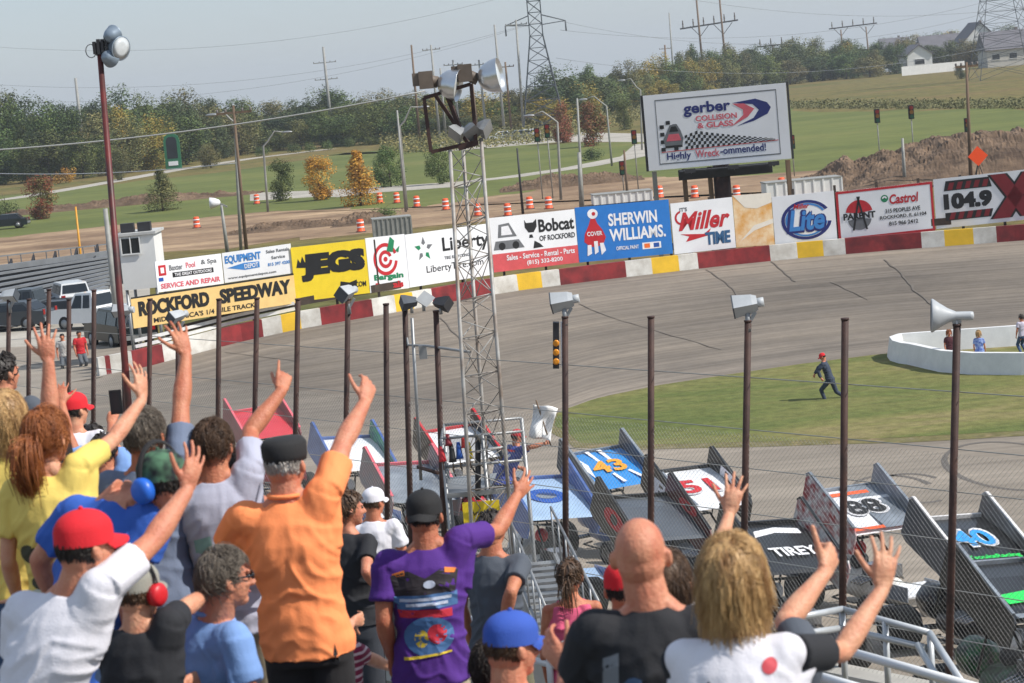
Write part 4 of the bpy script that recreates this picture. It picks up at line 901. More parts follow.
# a massed wood far behind closes the gaps
mb = MB(); rr = random.Random(9)
for i in range(26000):
    x = rr.uniform(-60, 1080); base = tb(min(1039, max(-19, x))) - 9; dd = D(x, base) * rr.uniform(1.03, 1.12); k = S(dd)
    top = tl(min(1039, max(-19, x))); h = max(0, (base - top) / k * .8) * (rr.random() ** .8) * (.82 + .3 * noise.noise(V((x * .05, 3, 0)))); g = P(x, base, dd); p_ = V((g.x, g.y, h)); s_ = rr.uniform(1.2, 2.2)
    n_ = V((rr.gauss(0, .6), -1, rr.gauss(0, .6) + .4)).normalized(); X, Y, _z = basis(n_)
    mb.add([p_ - X * s_ * .6, p_ + Y * s_ * .4, p_ + X * s_ * .6, p_ - Y * s_ * .4], [(0, 1, 2, 3)], rr.choice((0, 0, 1)))
o = mb.build('far_wood', [lg[0], lo_[0]], origin=(0, 0, 0)); o['kind'] = 'stuff'
for i, x in enumerate((886, 912, 934, 950, 975, 1006, 1030)):
    tree(('broad dark tree', 'olive tree top', 'low green tree top', 'golden green tree top', 'second olive tree top', 'green tree top', 'last olive tree top')[i] + ' showing above the house roofs ' + ('left of the row', 'over the white gable', 'right of the white gable', 'over the long grey roof', 'over the large gable', 'by the right pylon', 'at the right edge')[i], x, 63 - (x - 886) * .06, 34, 25 + (i * 7) % 6, 'round', ('cn', 'o', 'g', 'yg', 'o', 'g', 'o')[i], 'trees behind the houses', seed=1 + i % 3)
# single trees in the park
tree('bright orange young tree in the park, left one of two', 321, 200, 27, 42, 'oval', 'or', seed=4); tree('amber and rust young tree in the park, right of the bright orange one', 361, 206, 30, 56, 'cone', 'or', seed=5)
tree('small dark green round tree in the park, left of the orange trees', 283, 201, 30, 42, 'round', 'g', seed=4); tree('rust coloured small tree in front of the pale path at the left', 43, 219, 27, 42, 'oval', 'rd', seed=4)
tree('small pointed brown green tree on the lawn behind the banners', 163, 211, 26, 44, 'cone', 'o', seed=4); tree('small dark tree on the lawn left of the light tower', 391, 187, 34, 42, 'round', 'g', seed=5)
tree('small dark tree behind the light tower legs', 440, 184, 30, 38, 'round', 'g', seed=6); tree('red topped young tree right of the pylon, left one', 563, 143, 20, 42, 'oval', 'rd', seed=6); tree('red topped young tree right of the pylon, right one', 594, 146, 26, 46, 'oval', 'rd', seed=7)
tree('round green bush beside the footpath near the crossing', 592, 160, 30, 14, 'bush', 'g', seed=4); tree('small green tree standing before the billboard edge', 625, 130, 20, 32, 'round', 'g', seed=5)
tree('gold green young tree below the green arched sign', 122, 180, 24, 32, 'round', 'o', seed=7); tree('yellow green young tree right of the green arched sign', 211, 168, 26, 24, 'round', 'o', seed=8)
tree('orange leaved small tree at the left of the pale path', 66, 183, 26, 18, 'bush', 'or', seed=4); tree('dark green low bush at the far left lawn', 6, 216, 30, 22, 'bush', 'g', seed=5)
tree('dark evergreen beside the white gabled house', 897, 74, 24, 30, 'round', 'cn', seed=4); tree('dark tree before the middle house of the row', 961, 79, 14, 14, 'round', 'cn', seed=5); tree('tall dark tree left of the five insulator frame', 846, 76, 36, 36, 'round', 'cn', seed=6)
tree('leaning grass green shrub on the dirt before the grey container', 385, 219, 42, 14, 'bush', 'g', seed=6)
for i, (x, y, w_) in enumerate(((294, 153, 17), (310, 152, 13), (328, 150, 14), (350, 147, 15), (372, 145, 20), (262, 156, 20))): tree('round dark shrub on the park edge, ' + ('first', 'second', 'third', 'fourth', 'widest', 'leftmost')[i] + ' of the row left of the light tower', x, y, w_, 12, 'bush', 'g', 'shrubs on the park edge', 'shrub', 7)
# tall dry growth between lawn and wood, and on the right field edge
mb = MB()
for i in range(26000):
    if rr.random() < .6: x = rr.uniform(380, 680); y = tb(x) + rr.uniform(-3, 13); hh_ = rr.uniform(.5, 2.2)
    elif rr.random() < .8: x = rr.uniform(790, 1060); y = rr.uniform(-1.5, 2) + 107 - .0 * (x - 840); hh_ = rr.uniform(.4, 1.3)
    else: continue
    g = G(x, y); s_ = rr.uniform(.14, .36); n_ = V((rr.gauss(0, .6), -1, rr.gauss(0, .5) + .3)).normalized(); X, Y, _z = basis(n_); p_ = g + V((0, 0, rr.random() * hh_))
    mb.add([p_ - X * s_ * .6, p_ + Y * s_ * .4, p_ + X * s_ * .6, p_ - Y * s_ * .4], [(0, 1, 2, 3)], rr.choice((0, 1, 1, 1, 2)) if x < 680 else rr.choice((0, 1, 1)))
o = mb.build('tall_weeds', [lo_[0], lo_[1], mat('goldenrod', (146, 134, 78), .8)], origin=(0, 0, 0)); o['kind'] = 'stuff'
# ------------------------------------------------------------------ catch fence along the front straight
def fd(x):  # depth of the fence seen at pixel x (straight line on plan)
    t = (x - 512) / F; return (37.6) / (1 + .99 * t) * 1.0 + (0.0)
# plan line through (5.9,32) and (-9,52)
FA, FB = V((6.0, 32.2, 0)), V((-9.2, 52.5, 0)); FDIR = (FB - FA).normalized(); FN = V((-FDIR.y, FDIR.x, 0))
if FN.y < 0: FN = -FN
def on_fence(x, y, off=0.0):
    k = ray(x, y); n = FN; t = (FA + FN * off - CAM).dot(n) / k.dot(n); return CAM + k * t
FBASE = 1.9
def fence_pt(q, z, off=0): p = FA + FDIR * q + FN * off; return V((p.x, p.y, z))
fence = thing('catch_fence', 'tall wire catch fence on dark rusty posts between the crowd and the track', 'fence', fence_pt(8, 0))
posts = [(1024 + 40, 322, 1060), (957, 326, 948), (845, 320, 842), (748, 322, 742), (651, 318, 651), (565, 318, 566), (436, 312, 447), (405, 310, 413), (386, 305, 388), (348, 300, 344), (298, 300, 293), (257, 299, 252), (219, 300, 217), (178, 322, 178), (150, 300, 148), (123, 315, 128), (94, 291, 93), (69, 300, 68), (49, 290, 45), (29, 300, 28), (9, 300, 6), (-14, 300, -18)]
ptop = []
for x, y, xb in posts:
    t = on_fence(x, y); s_ = S((t - CAM).dot(_f)); b = on_fence(xb, y + 5.2 * s_)  # leans towards the track
    b = V((b.x, b.y, 0)) if False else b
    v = (t - b); b2 = b - v * ((b.z - 0.6) / v.z) if v.z else b
    MB().tube(b2, t, .058, .052, 10).tube(t, t + V((0, 0, .03)), .06, n=10).build('post', mrust, fence); ptop.append((t, b2))
def fpos(i, z): t, b = ptop[i]; return b + (t - b) * ((z - b.z) / (t.z - b.z))
mcable = mat('fence_cable', (150, 152, 150), .5, metal=.4, var=0)
mb = MB()
for z in (2.6, 3.3, 4.0, 4.7, 5.3, 6.1):
    mb2 = MB(); prev = None
    for i in range(len(ptop)):
        if i in (6,): continue
        p = fpos(i, z) + FN * .07; mb2.v and None
        if prev is not None: mb2.tube(prev, p, .0075, n=4, cap=False)
        prev = p
    mb2.build('cable', mcable, fence)
# chain link: two families of slanting wires, in the plane of the posts
mb = MB(); Z0, Z1 = FBASE, 5.25; o0 = ptop[0]; o1 = ptop[-1]
def plane_pt(q, z):  # q along fence 0..1 interpolated between first and last post
    a = fpos(0, z); b = fpos(len(ptop) - 1, z); return a.lerp(b, q)
LEN = (fpos(0, 3) - fpos(len(ptop) - 1, 3)).length; pitch = .085; H = Z1 - Z0; n = int((LEN + H) / pitch)
def wirequad(a, b, r):
    d = (b - a).normalized(); s_ = d.cross(FN).normalized() * r; u = FN * r
    o = len(mb.v); mb.v += [a + s_, a - s_ * .5 + u, a - s_ * .5 - u, b + s_, b - s_ * .5 + u, b - s_ * .5 - u]
    mb.f += [(o, o + 1, o + 4, o + 3), (o + 1, o + 2, o + 5, o + 4), (o + 2, o, o + 3, o + 5)]; mb.m += [0] * 3; mb.sm += [False] * 3
for i in range(-int(H / pitch), int(LEN / pitch)):
    for sg in (1, -1):
        q0 = i * pitch; q1 = q0 + H
        z0, z1 = (Z0, Z1) if sg > 0 else (Z1, Z0)
        a, b = q0, q1; za, zb = z0, z1
        if a < 0: za = z0 + (z1 - z0) * (-a / H); a = 0
        if b > LEN: zb = z0 + (z1 - z0) * ((LEN - q0) / H); b = LEN
        if b - a > .1: wirequad(plane_pt(a / LEN, za), plane_pt(b / LEN, zb), .0015)
mb.build('wire_mesh', mat('mesh_wire', (128, 130, 130), .5, metal=.4, var=0), fence)
# front straight wall
mb = MB(); a, b = fence_pt(-9, 0), fence_pt(36, 0); w0 = FN * -.35
mb.prism([a + w0, a + w0 * -.2, a + w0 * -.4 + V((0, 0, FBASE)), a + w0 + V((0, 0, FBASE))], b - a)
tag(mb.build('front_wall', mat('concrete_pale', (176, 172, 164), .8, var=.15, vs=1)), 'pale concrete wall under the catch fence', 'wall')

# speakers and lamps on the fence posts
mhorn = mat('horn_grey', (172, 176, 180), .5, var=.1); mhd = mat('horn_inside', (70, 76, 84), .6)
def horn(label, i, dz, look, size=.2):
    t = ptop[i][0] + V((0, 0, dz)); th = thing('horn_speaker', label, 'loudspeaker', t, group='horn speakers on the fence posts'); L = V(look).normalized(); x, y, z = basis(L)
    k = size / .2
    MB().lathe([(.2 * k, .30 * k), (.205 * k, .28 * k), (.15 * k, .2 * k), (.09 * k, .1 * k), (.05 * k, 0), (.055 * k, -.16 * k), (.05 * k, -.2 * k), (.01, -.21 * k)], (0, 0, 0), (x, y, z), 24).build('horn', mhorn, th, local=True)
    MB().lathe([(.185 * k, .302 * k), (.13 * k, .29 * k), (.05 * k, .296 * k)], (0, 0, 0), (x, y, z), 24).build('mouth', mhd, th, local=True)
    MB().tube((0, 0, -.26), (0, 0, -.03), .03, n=8).beam((-.06, 0, -.06), (.06, 0, -.06), .05, .08).build('bracket', mgalv, th, local=True)
horn('large grey horn speaker on the post before the white barrier', 1, .14, (-1, .15, .08), .225)
def flood(label, i, dz, look, s_=.26):
    t = ptop[i][0] + V((0, 0, dz)); th = thing('box_speaker', label, 'loudspeaker', t, group='box speakers on the fence posts'); L = V(look).normalized(); up = V((0, 0, 1)); X = up.cross(L).normalized(); Y = L.cross(X)
    mb = MB(); vv = []
    for z, k in ((-.16, .62), (-.08, .8), (.2, 1.0)): vv.append((L * z, X * s_ * k * .68, Y * s_ * k * .68))
    mb.loft(vv, 4, smooth=False); mb.build('housing', mhorn, th, local=True)
    MB().box(L * .205, (s_ * 1.0 * .98, s_ * .98, .02), ax=((X + Y).normalized(), (Y - X).normalized(), L)).build('grille', mhd, th, local=True)
    MB().tube(-L * .13, -L * .26, .07, n=12).build('driver', mhorn, th, local=True)
    MB().tube((0, 0, -.4), (0, 0, -.1), .04, n=8).beam((0, 0, -.3), (.12, 0, -.12), .05, .05).build('bracket', mgalv, th, local=True)
flood('grey box speaker on the post left of the white flag', 5, .28, (-1, .1, -.1)); flood('grey box speaker on the post above the running man', 3, .26, (-1, .1, -.1))
flood('grey box speaker on the post below the JEGS banner', 9, .14, (-.5, -.8, -.1), .24); flood('small grey box speaker over the red wall block at the left', 13, .12, (-.6, -.7, -.1), .22)
flood('white box speaker on the post by the red lamp pole', 15, .1, (-1, .2, 0), .22); flood('white box speaker on the leftmost fence posts', 20, .1, (1, -.3, 0), .24)
# starting light and conduit on the sixth post
t, b = ptop[5]; th = thing('start_lights', 'slim amber start light strip fixed left of the post with a box speaker', 'light', t)
a = on_fence(556, 322); c = on_fence(556, 368); MB().beam(a, c, .1, .1).build('housing', mdark, th); 
for j in range(3): MB().lathe([(.05, 0), (.055, .07), (.03, .075)], a.lerp(c, .45 + .2 * j), (V((1, 0, 0)), V((0, 0, 1)), V((0, -1, 0))), 12).build('lens', mat('amber_lens', (220, 140, 30), .3), th)
MB().beam(on_fence(562, 322), on_fence(563, 366), .07, .05).build('conduit', pwhite, th)
# pair of white floodlights on the twin posts in the middle
def lamp2(label, x, y, look, m):
    t = on_fence(x, y); th = thing('floodlight', label, 'floodlight', t); L = V(look).normalized(); x_, y_, z_ = basis(L)
    MB().loft([(L * -.1, x_ * .1, y_ * .08), (L * .1, x_ * .17, y_ * .14), (L * .18, x_ * .18, y_ * .15)], 4, smooth=False).build('housing', m, th, local=True)
    MB().tube((0, 0, -.2), (0, 0, -.05), .03, n=8).build('bracket', mgalv, th, local=True)
lamp2('dark floodlight on the left twin post under the yellow wall block', 411, 302, (-1, -.3, 0), mhd); lamp2('white floodlight between the two twin posts', 423, 300, (.3, -1, .2), mhorn); lamp2('black square floodlight on the right twin post', 440, 303, (1, -.6, -.2), mdark)
# conduit frame between the twin posts and the tower
mb = MB(); mb.path([on_fence(404, 318), on_fence(408, 345), on_fence(428, 346), on_fence(470, 352)], .025); mb.path([on_fence(434, 312), on_fence(437, 345)], .02); mb.tube(on_fence(412, 318), on_fence(421, 480), .03)
mb.box(on_fence(423, 352), (.14, .1, .24)); tag(mb.build('conduit', mgalv), 'galvanised conduit with a grey junction box between the twin fence posts and the light tower', 'conduit')
mb = MB(); mb.tube(on_fence(418, 467), on_fence(438, 473), .035); tag(mb.build('cross_brace', mrust), 'rusty cross brace joining the twin fence posts', 'brace')

# ------------------------------------------------------------------ light tower
DT = 41.0
def T(x, y, dd=0): return P(x, y, DT + dd)
th = thing('light_tower', 'tall lattice light tower with two big silver floodlight bowls beside the flag stand', 'light tower', V((P(505, 600, DT).x + .4, P(505, 600, DT).y, 0)))
mtw = mat('tower_steel', (172, 172, 170), .55, metal=.15, c2=(128, 114, 102), vs=2.5)
legs = [[(449, 152), (520, 640)], [(468, 148), (500, 640)], [(474, 150), (548, 640)]]
LG = []
for (t0, b0), dd in zip(((( 450, 150), (478, 640)), ((463, 150), (500, 640)), ((481, 138), (520, 640))), (.0, .45, .0)):
    a = P(t0[0], t0[1], DT + dd); b = P(b0[0], b0[1], DT + dd + .2); LG.append((a, b)); MB().tube(a, b, .032, .036, 8).build('leg', mtw, th)
mb = MB(); n = 13; mbb = MB()
for i in range(n):
    t0, t1 = i / n, (i + 1) / n
    q = [(a.lerp(b, t0), a.lerp(b, t1)) for a, b in LG]
    for j in range(3):
        k = (j + 1) % 3; mb.tube(q[j][0], q[k][1] if i % 2 else q[k][0].lerp(q[k][1], .5), .0095, n=5); mb.tube(q[k][0] if i % 2 else q[k][0].lerp(q[k][1], .5), q[j][1], .0095, n=5); mb.tube(q[j][1], q[k][1], .0095, n=5)
mb.build('lattice', mtw, th)
mb = MB(); fr = [(424, 98), (471, 84), (476, 142), (431, 152)]; q = [T(*p_) for p_ in fr]
for i in range(4): mb.beam(q[i], q[(i + 1) % 4], .062, .062)
mb.beam(T(446, 92), T(460, 128), .07, .07); mb.beam(T(458, 148), T(478, 142), .08, .1); mb.beam(T(436, 96, .5), T(470, 146, .5), .06, .06); mb.build('head_frame', mrust, th)
mspun = mat('spun_aluminium', (205, 208, 212), .28, metal=.85, var=.08, vs=4); mbal = mat('ballast_brown', (104, 92, 82), .6, var=.25)
def bowl(label, x, y, r, look, bx, by, parent):
    c = T(x, y); L = V(look).normalized(); X, Y, Z = basis(L); k = r
    o = MB().lathe([(.14 * k, -.72 * k), (.34 * k, -.68 * k), (.6 * k, -.52 * k), (.82 * k, -.24 * k), (.96 * k, .14 * k), (1.04 * k, .6 * k), (1.08 * k, .64 * k), (1.02 * k, .63 * k), (.8 * k, .0 * k), (.4 * k, -.4 * k), (.05 * k, -.5 * k)], c, (X, Y, Z), 28).build('reflector', mspun, parent)
    MB().ell(c + L * .4 * k, (k * .9, k * .9, .04), ax=(X, Y, Z)).build('lens', mat('floodlight_glass', (200, 205, 208), .1), o)
    b = T(bx, by); MB().tube(b - L * .02, c - L * .75 * k, .1, n=12).build('socket', mbal, o)
    MB().box(b, (.24, .26, .3)).box(b + V((-.16, 0, .02)), (.14, .2, .22)).build('ballast_box', mbal, parent)
bowl('', 449, 84, .27, (1, -.25, -.25), 426, 80, th); bowl('', 490, 77, .29, (1, -.2, .12), 465, 73, th)
for x, y, lk in ((458, 132, (-.7, -.5, -.5)), (471, 130, (.3, -.7, -.6)), (483, 128, (.8, -.4, -.3))):
    c = T(x, y); L = V(lk).normalized(); X, Y, Z = basis(L); MB().loft([(c - L * .12, X * .07, Y * .07), (c, X * .16, Y * .16), (c + L * .1, X * .19, Y * .19)], 4, smooth=False).build('square_floodlight', mgalv, th)

# ------------------------------------------------------------------ tall floodlight pole at the left
dP = 50.0; tp = P(100, 55, dP); bp0 = P(128, 400, dP); v = tp - bp0; bp1 = bp0 - v * ((bp0.z - .6) / v.z)
th = thing('floodlight_pole', 'tall dark red pole with a cluster of round floodlights at the upper left', 'floodlight pole', bp1)
MB().tube(bp1, tp, .085, .06, 12).build('pole', mat('red_brown_paint', (110, 36, 34), .5, c2=(60, 34, 32), vs=1.2), th)
mb = MB(); mb.beam(P(93, 47, dP), P(116, 40, dP), .1, .12); mb.beam(P(96, 52, dP), P(112, 50, dP), .08, .16)
for k in range(5): q = P(95 + 4 * k, 48 - 1.3 * k, dP); mb.box(q + V((0, -.05, 0)), (.06, .14, .26 + .05 * (k % 2)))
mb.build('bracket', mdark, th)
mblu = mat('floodlight_shell', (132, 146, 160), .4, metal=.3, var=.1)
for x, y, k, lk in ((119, 48, .25, (.9, -.75, -.25)), (113, 35, .2, (.4, .6, .2)), (110, 58, .19, (.3, .7, -.2))):
    c = P(x, y, dP); L = V(lk).normalized(); X, Y, Z = basis(L)
    o = MB().lathe([(.2 * k, -1.1 * k), (.5 * k, -1.0 * k), (.8 * k, -.5 * k), (1.0 * k, .2 * k), (1.04 * k, .25 * k), (.98 * k, .26 * k)], c, (X, Y, Z), 24).build('floodlight', mblu, th)
    MB().lathe([(.94 * k, .262 * k), (.5 * k, .36 * k), (.02, .4 * k)], c, (X, Y, Z), 24).build('lens', mat('floodlight_glass', (200, 205, 208), .1), o)
c = P(91, 51, dP); mb = MB(); mb.path([c + V((math.cos(i / 12 * 6.283) * .11, 0, math.sin(i / 12 * 6.283) * .14)) for i in range(13)], .012); mb.build('hanging_ring', mgalv, th)

# ------------------------------------------------------------------ flag stand
dF = 41.5
def Q(x, y, dd=0): return P(x, y, dF + dd)
th = thing('flag_stand', 'raised steel flag stand with a yellow panel and rolled flags in holders', 'flag stand', V((Q(480, 560).x, Q(480, 560).y, 0)))
fl0, fl1 = Q(447, 496), Q(528, 488); ux = (fl1 - fl0); ux.z = 0; Wd = ux.length; ux.normalize(); uy = V((-ux.y, ux.x, 0)); z0 = (fl0.z + fl1.z) / 2
O = V((fl0.x, fl0.y, z0)); 
def fsp(a, b, c): return O + ux * a + uy * b + V((0, 0, c))
MB().box(fsp(Wd / 2, .8, 0), (Wd, 1.7, .08), rz=math.atan2(ux.y, ux.x)).build('platform', mgalv, th)
for a in (0, Wd * .5, Wd):
    for b in (0, 1.6): MB().tube(V((fsp(a, b, 0).x, fsp(a, b, 0).y, .1)), fsp(a, b, 1.0), .035, n=8).build('post', mgalv, th)
for c in (.5, 1.0):
    for b in (0, 1.6): MB().tube(fsp(0, b, c), fsp(Wd, b, c), .025, n=8).build('rail', mgalv, th)
    MB().tube(fsp(0, 0, c), fsp(0, 1.6, c), .025, n=8).build('rail', mgalv, th)
yp = MB(); ya, yb = Q(462, 503, -.15), Q(499, 500, -.15); yp.prism([ya - V((0, 0, .62)), yb - V((0, 0, .62)), yb, ya], V((0, .03, 0))); ypn = yp.build('yellow_panel', pyel, th)
for j, (w_, mm) in enumerate(((.34, black), (.42, pred))):
    cc = ya.lerp(yb, .5) + V((0, -.012, -.2 - .2 * j)); dx_ = (yb - ya).normalized(); MB().path([cc + dx_ * (w_ * (i / 14 - .5)) + V((0, 0, .035 * math.sin(i * 2.1))) for i in range(15)], .009, 4).build('script_mark', mm, ypn)
MB().prism([Q(447, 437, 1.3), Q(486, 434, 1.3), Q(486, 458, 1.3), Q(447, 462, 1.3)], V((0, .03, 0))).build('back_board', pwhite, th)
MB().tube(Q(478, 437), Q(478, 500), .05, n=8).build('post', mdark, th)
def flagroll(label, m, x, y, h):
    a = Q(x, y, -.1); t2 = thing('rolled_flag', label, 'flag', a, group='rolled flags in the holders'); b = Q(x - 3, y - h, -.1)
    MB().tube(a, b, .012, n=6).build('stick', mwood, t2); MB().path([a.lerp(b, .35), a.lerp(b, .5), a.lerp(b, .8), a.lerp(b, 1)], .07, 8, r2=.03).build('cloth', m, t2)
flagroll('red rolled flag at the left end of the flag stand', pred, 444, 470, 24); flagroll('blue rolled flag in the flag stand holder', pblue, 461, 468, 26); flagroll('yellow rolled flag in the flag stand holder', pyel, 471, 468, 26)
flagroll('orange red furled flag at the back of the flag stand', mat('flag_red', (200, 60, 50), .7), 466, 454, 18); flagroll('dark red furled flag behind the red one', pmar, 450, 452, 18); flagroll('black rolled flag in the flag stand holder', black, 454, 472, 28)
# staircase rails to the stand
st = thing('stairs', 'steel stairs with pale handrails running down from the flag stand', 'stairs', V((Q(520, 620, -4).x, Q(520, 620, -4).y, 0)))
s0, s1 = Q(512, 565, -.5), P(552, 672, 34)
for o in (V((0, 0, 0)), V((.75, .2, 0))):
    MB().beam(s0 + o, s1 + o, .06, .2).build('stringer', mgalv, st)
    MB().tube(s0 + o + V((0, 0, .9)), s1 + o + V((0, 0, .9)), .024, n=8).build('handrail', mgalv, st)
    for k in range(7): q = s0.lerp(s1, k / 6) + o; MB().tube(q, q + V((0, 0, .9)), .018, n=6).build('baluster', mgalv, st)
for k in range(16): q = s0.lerp(s1, (k + .5) / 16) + V((.38, .1, 0)); MB().box(q, (.75, .26, .04)).build('tread', mgalv, st)

# ------------------------------------------------------------------ white barrier in the infield
mb = MB(); inn = [G(1120, 372), G(1024, 374.5), G(975, 374), G(945, 371.5), G(913, 364)]
out_ = [G(913, 364), G(905, 363), G(897, 360.5), G(894, 356.5), G(902, 353.5), G(950, 350), G(1010, 346), G(1120, 338)]
path = inn + out_[1:]; hgt = .70
pp = []
for a, b in zip(path, path[1:]):
    for j in range(4): pp.append(a.lerp(b, j / 4))
pp.append(path[-1])
for i in range(len(pp) - 1):
    def nn(j): t = pp[min(j + 1, len(pp) - 1)] - pp[max(j - 1, 0)]; return V((-t.y, t.x, 0)).normalized()
    a, b = pp[i], pp[i + 1]; na, nb = nn(i), nn(i + 1); Z = V((0, 0, hgt)); B = V((0, 0, -.05))
    mb.add([a + B + na * .25, b + B + nb * .25, b + B - nb * .25, a + B - na * .25, a + Z + na * .11, b + Z + nb * .11, b + Z - nb * .11, a + Z - na * .11], [(0, 1, 5, 4), (4, 5, 6, 7), (3, 7, 6, 2)], 0)
tag(mb.build('white_barrier', mat('barrier_white', (222, 222, 222), .7, var=.08, vs=2)), 'low white concrete barrier bending back on itself in the infield', 'barrier')
# ------------------------------------------------------------------ winged sprint cars, front = +y, right = +x
mtyre = mat('tyre_black', (32, 32, 33), .85); mchr = mat('chrome_tube', (150, 152, 156), .25, metal=.8, var=.05); mframe = mat('frame_black', (30, 30, 32), .4)
BANK = R(6.0)
def surf(p):
    return max(0.0, (9.0 - (V((p.x, p.y, 0)) - FA).dot(FN)) * math.tan(BANK))
mb = MB(); q0, q1 = -16, 60; sf = []
for q in (q0, q1):
    for k in (-.3, 9.0): p_ = FA + FDIR * q + FN * k; sf.append(V((p_.x, p_.y, surf(p_) + .012)))
mb.add(sf, [(0, 2, 3, 1)]); o = structure(mb.build('front_banking', m_pit, origin=(0, 0, 0)))
if o.data.polygons[0].normal.z < 0: o.data.flip_normals()
def sprint_car(label, px, py, wing, boards, body, num=None, num_col=None, num_out=None, extra=(), zc=1.9, rz=None, tilt=20, hd=26, boards_txt=None, edge=None, lb=None, far=False, rb=None):
    c = G(px, py, zc)
    for _ in range(8): c = G(px, py, zc + surf(c))
    rz = rz if rz is not None else math.atan2(-.6, -.8) ; heading = V((math.sin(R(hd)), -math.cos(R(hd)), 0)); ang = math.atan2(heading.y, heading.x) - math.pi / 2
    th = thing('sprint_car', label, 'race car', V((c.x, c.y, surf(c) + 0.02)), ang, 'winged sprint cars parading on the front straight')
    th.rotation_euler = (0, -BANK * min(1, surf(c) / .25), ang)
    # wing: width 1.5 length 1.5, front lower
    ta = R(tilt); yv = V((0, math.cos(ta), -math.sin(ta))); xv = V((1, 0, 0)); nv = xv.cross(yv); C0 = V((0, 0, zc)); hw, hl = .76, .82
    mb = MB(); prof = [(-1, .0), (-.95, .06), (-.4, .1), (.3, .075), (.9, .03), (1, 0), (.9, -.03), (-.4, -.02), (-1, -.04)]
    pl = [C0 + yv * (t * hl) + nv * z for t, z in prof]; mb.prism([p - xv * hw for p in pl], xv * 2 * hw); wg = mb.build('wing', wing, th, local=True)
    mb = MB(); mb.box(C0 + yv * (-hl) + nv * .07, (hw * 2, .04, .1), ax=(xv, yv, nv)); mb.build('wicker_strip', edge or black, wg, local=True)
    up = -yv; rt = -xv
    def on(u, v): return C0 + rt * (u * hw) + up * (v * hl) + nv * (.09 if v > -.3 else .075)
    if num:
        ww = (.5 + .32 * (len(num) > 1))
        if num_out: MB().text(num, on(0, 0) + nv * .012, rt, up, ww + .1, .64, bold=.1 if False else .035, ext=.003).text(num, on(.03, .03) + nv * .012, rt, up, ww + .1, .66, bold=.03, ext=.003).build('lettering', num_out, wg, local=True)
        MB().text(num, on(0, 0) + nv * .02, rt, up, ww, .54, bold=.03, ext=.004).build('number', num_col or black, wg, local=True)
    for e in extra:
        kind = e[0]
        if kind == 't': _, s_, u, v, w_, h_, mm = e; MB().text(s_, on(u, v) + nv * .024, rt, up, w_, h_, bold=.03, ext=.004).build('lettering', mm, wg, local=True)
        if kind == 'p':
            _, pts, mm = e; mb = MB(); q = [on(u, v) + nv * .006 for u, v in pts]; mb.prism(q, nv * .006); mb.build('stripe', mm, wg, local=True)
    # side boards 1.85 x .75 each with a turned flange
    for sx in (-1, 1):
        m_ = boards if sx > 0 else (lb or boards)
        if rb and sx < 0: m_ = csl
        if rb and sx > 0: m_ = rb
        mb = MB(); pl = [(-1.12, -.22), (-1.12, .44), (-1.02, .52), (1.0, .17), (1.12, .06), (1.12, -.34), (.9, -.42), (-.9, -.3)]
        q = [C0 + xv * (sx * (hw + .01)) + yv * (y * hl) + nv * z for y, z in pl]; mb.prism(q, xv * sx * .03); sb = mb.build('side_board', m_, th, local=True)
        mb = MB(); mb.beam(q[1] + xv * sx * .015, q[2] + xv * sx * .015, .06, .03); mb.beam(q[2] + xv * sx * .015, q[3] + xv * sx * .015, .06, .03); mb.build('flange', edge or mchr, sb, local=True)
        if boards_txt:
            tx, tm = boards_txt; r2 = yv * (1 if sx < 0 else -1); r2 = yv * (1 if sx > 0 else -1)
            MB().text(tx, C0 + xv * (sx * (hw + .045)) + nv * .05, -r2 if sx < 0 and False else r2, nv, .8, .34, bold=.03, ext=.004).build('lettering', tm, sb, local=True)
            MB().text(tx, C0 + xv * (sx * (hw - .012)) + nv * .22 + yv * .0, -r2, nv, .7, .2, bold=.03, ext=.004).build('lettering', tm, sb, local=True)
    # chassis and body
    mb = MB()
    mb.loft([(V((0, 1.55, .42)), V((.14, 0, 0)), V((0, 0, .1))), (V((0, 1.2, .46)), V((.24, 0, 0)), V((0, 0, .2))), (V((0, .6, .52)), V((.32, 0, 0)), V((0, 0, .3))), (V((0, .1, .52)), V((.38, 0, 0)), V((0, 0, .32))), (V((0, -.5, .5)), V((.36, 0, 0)), V((0, 0, .26)))], 12); mb.build('body', body, th, local=True)
    mb = MB(); mb.loft([(V((0, -.62, .7)), V((.2, 0, 0)), V((0, 0, .2))), (V((0, -.8, .74)), V((.3, 0, 0)), V((0, 0, .32))), (V((0, -1.15, .76)), V((.3, 0, 0)), V((0, 0, .32))), (V((0, -1.42, .74)), V((.12, 0, 0)), V((0, 0, .14)))], 14); mb.build('fuel_tank', body, th, local=True)
    mb = MB()
    for sx in (-1, 1):
        mb.path([V((sx * .3, .62, .6)), V((sx * .28, .4, 1.12)), V((sx * .24, .1, 1.42)), V((sx * .24, -.4, 1.42)), V((sx * .3, -.62, .6))], .025)
        mb.tube(V((sx * .26, -.3, 1.42)), C0 + V((sx * .3, -.3, 0)), .016); mb.tube(V((sx * .26, .15, 1.4)), C0 + V((sx * .3, .2, -.08)), .016); mb.path([V((sx * .3, .6, .35)), V((sx * .2, 1.3, .3)), V((sx * .1, 1.5, .35))], .022)
        mb.path([V((sx * .4, .75, .3)), V((sx * .72, .6, .32)), V((sx * .72, -.1, .32)), V((sx * .4, -.3, .3))], .02)
    mb.tube((-.24, .1, 1.42), (.24, .1, 1.42), .025); mb.tube((-.24, -.4, 1.42), (.24, -.4, 1.42), .025); mb.path([V((-.28, 1.5, .3)), V((-.28, 1.78, .34)), V((.28, 1.78, .34)), V((.28, 1.5, .3))], .02); mb.build('roll_cage', mframe, th, local=True)
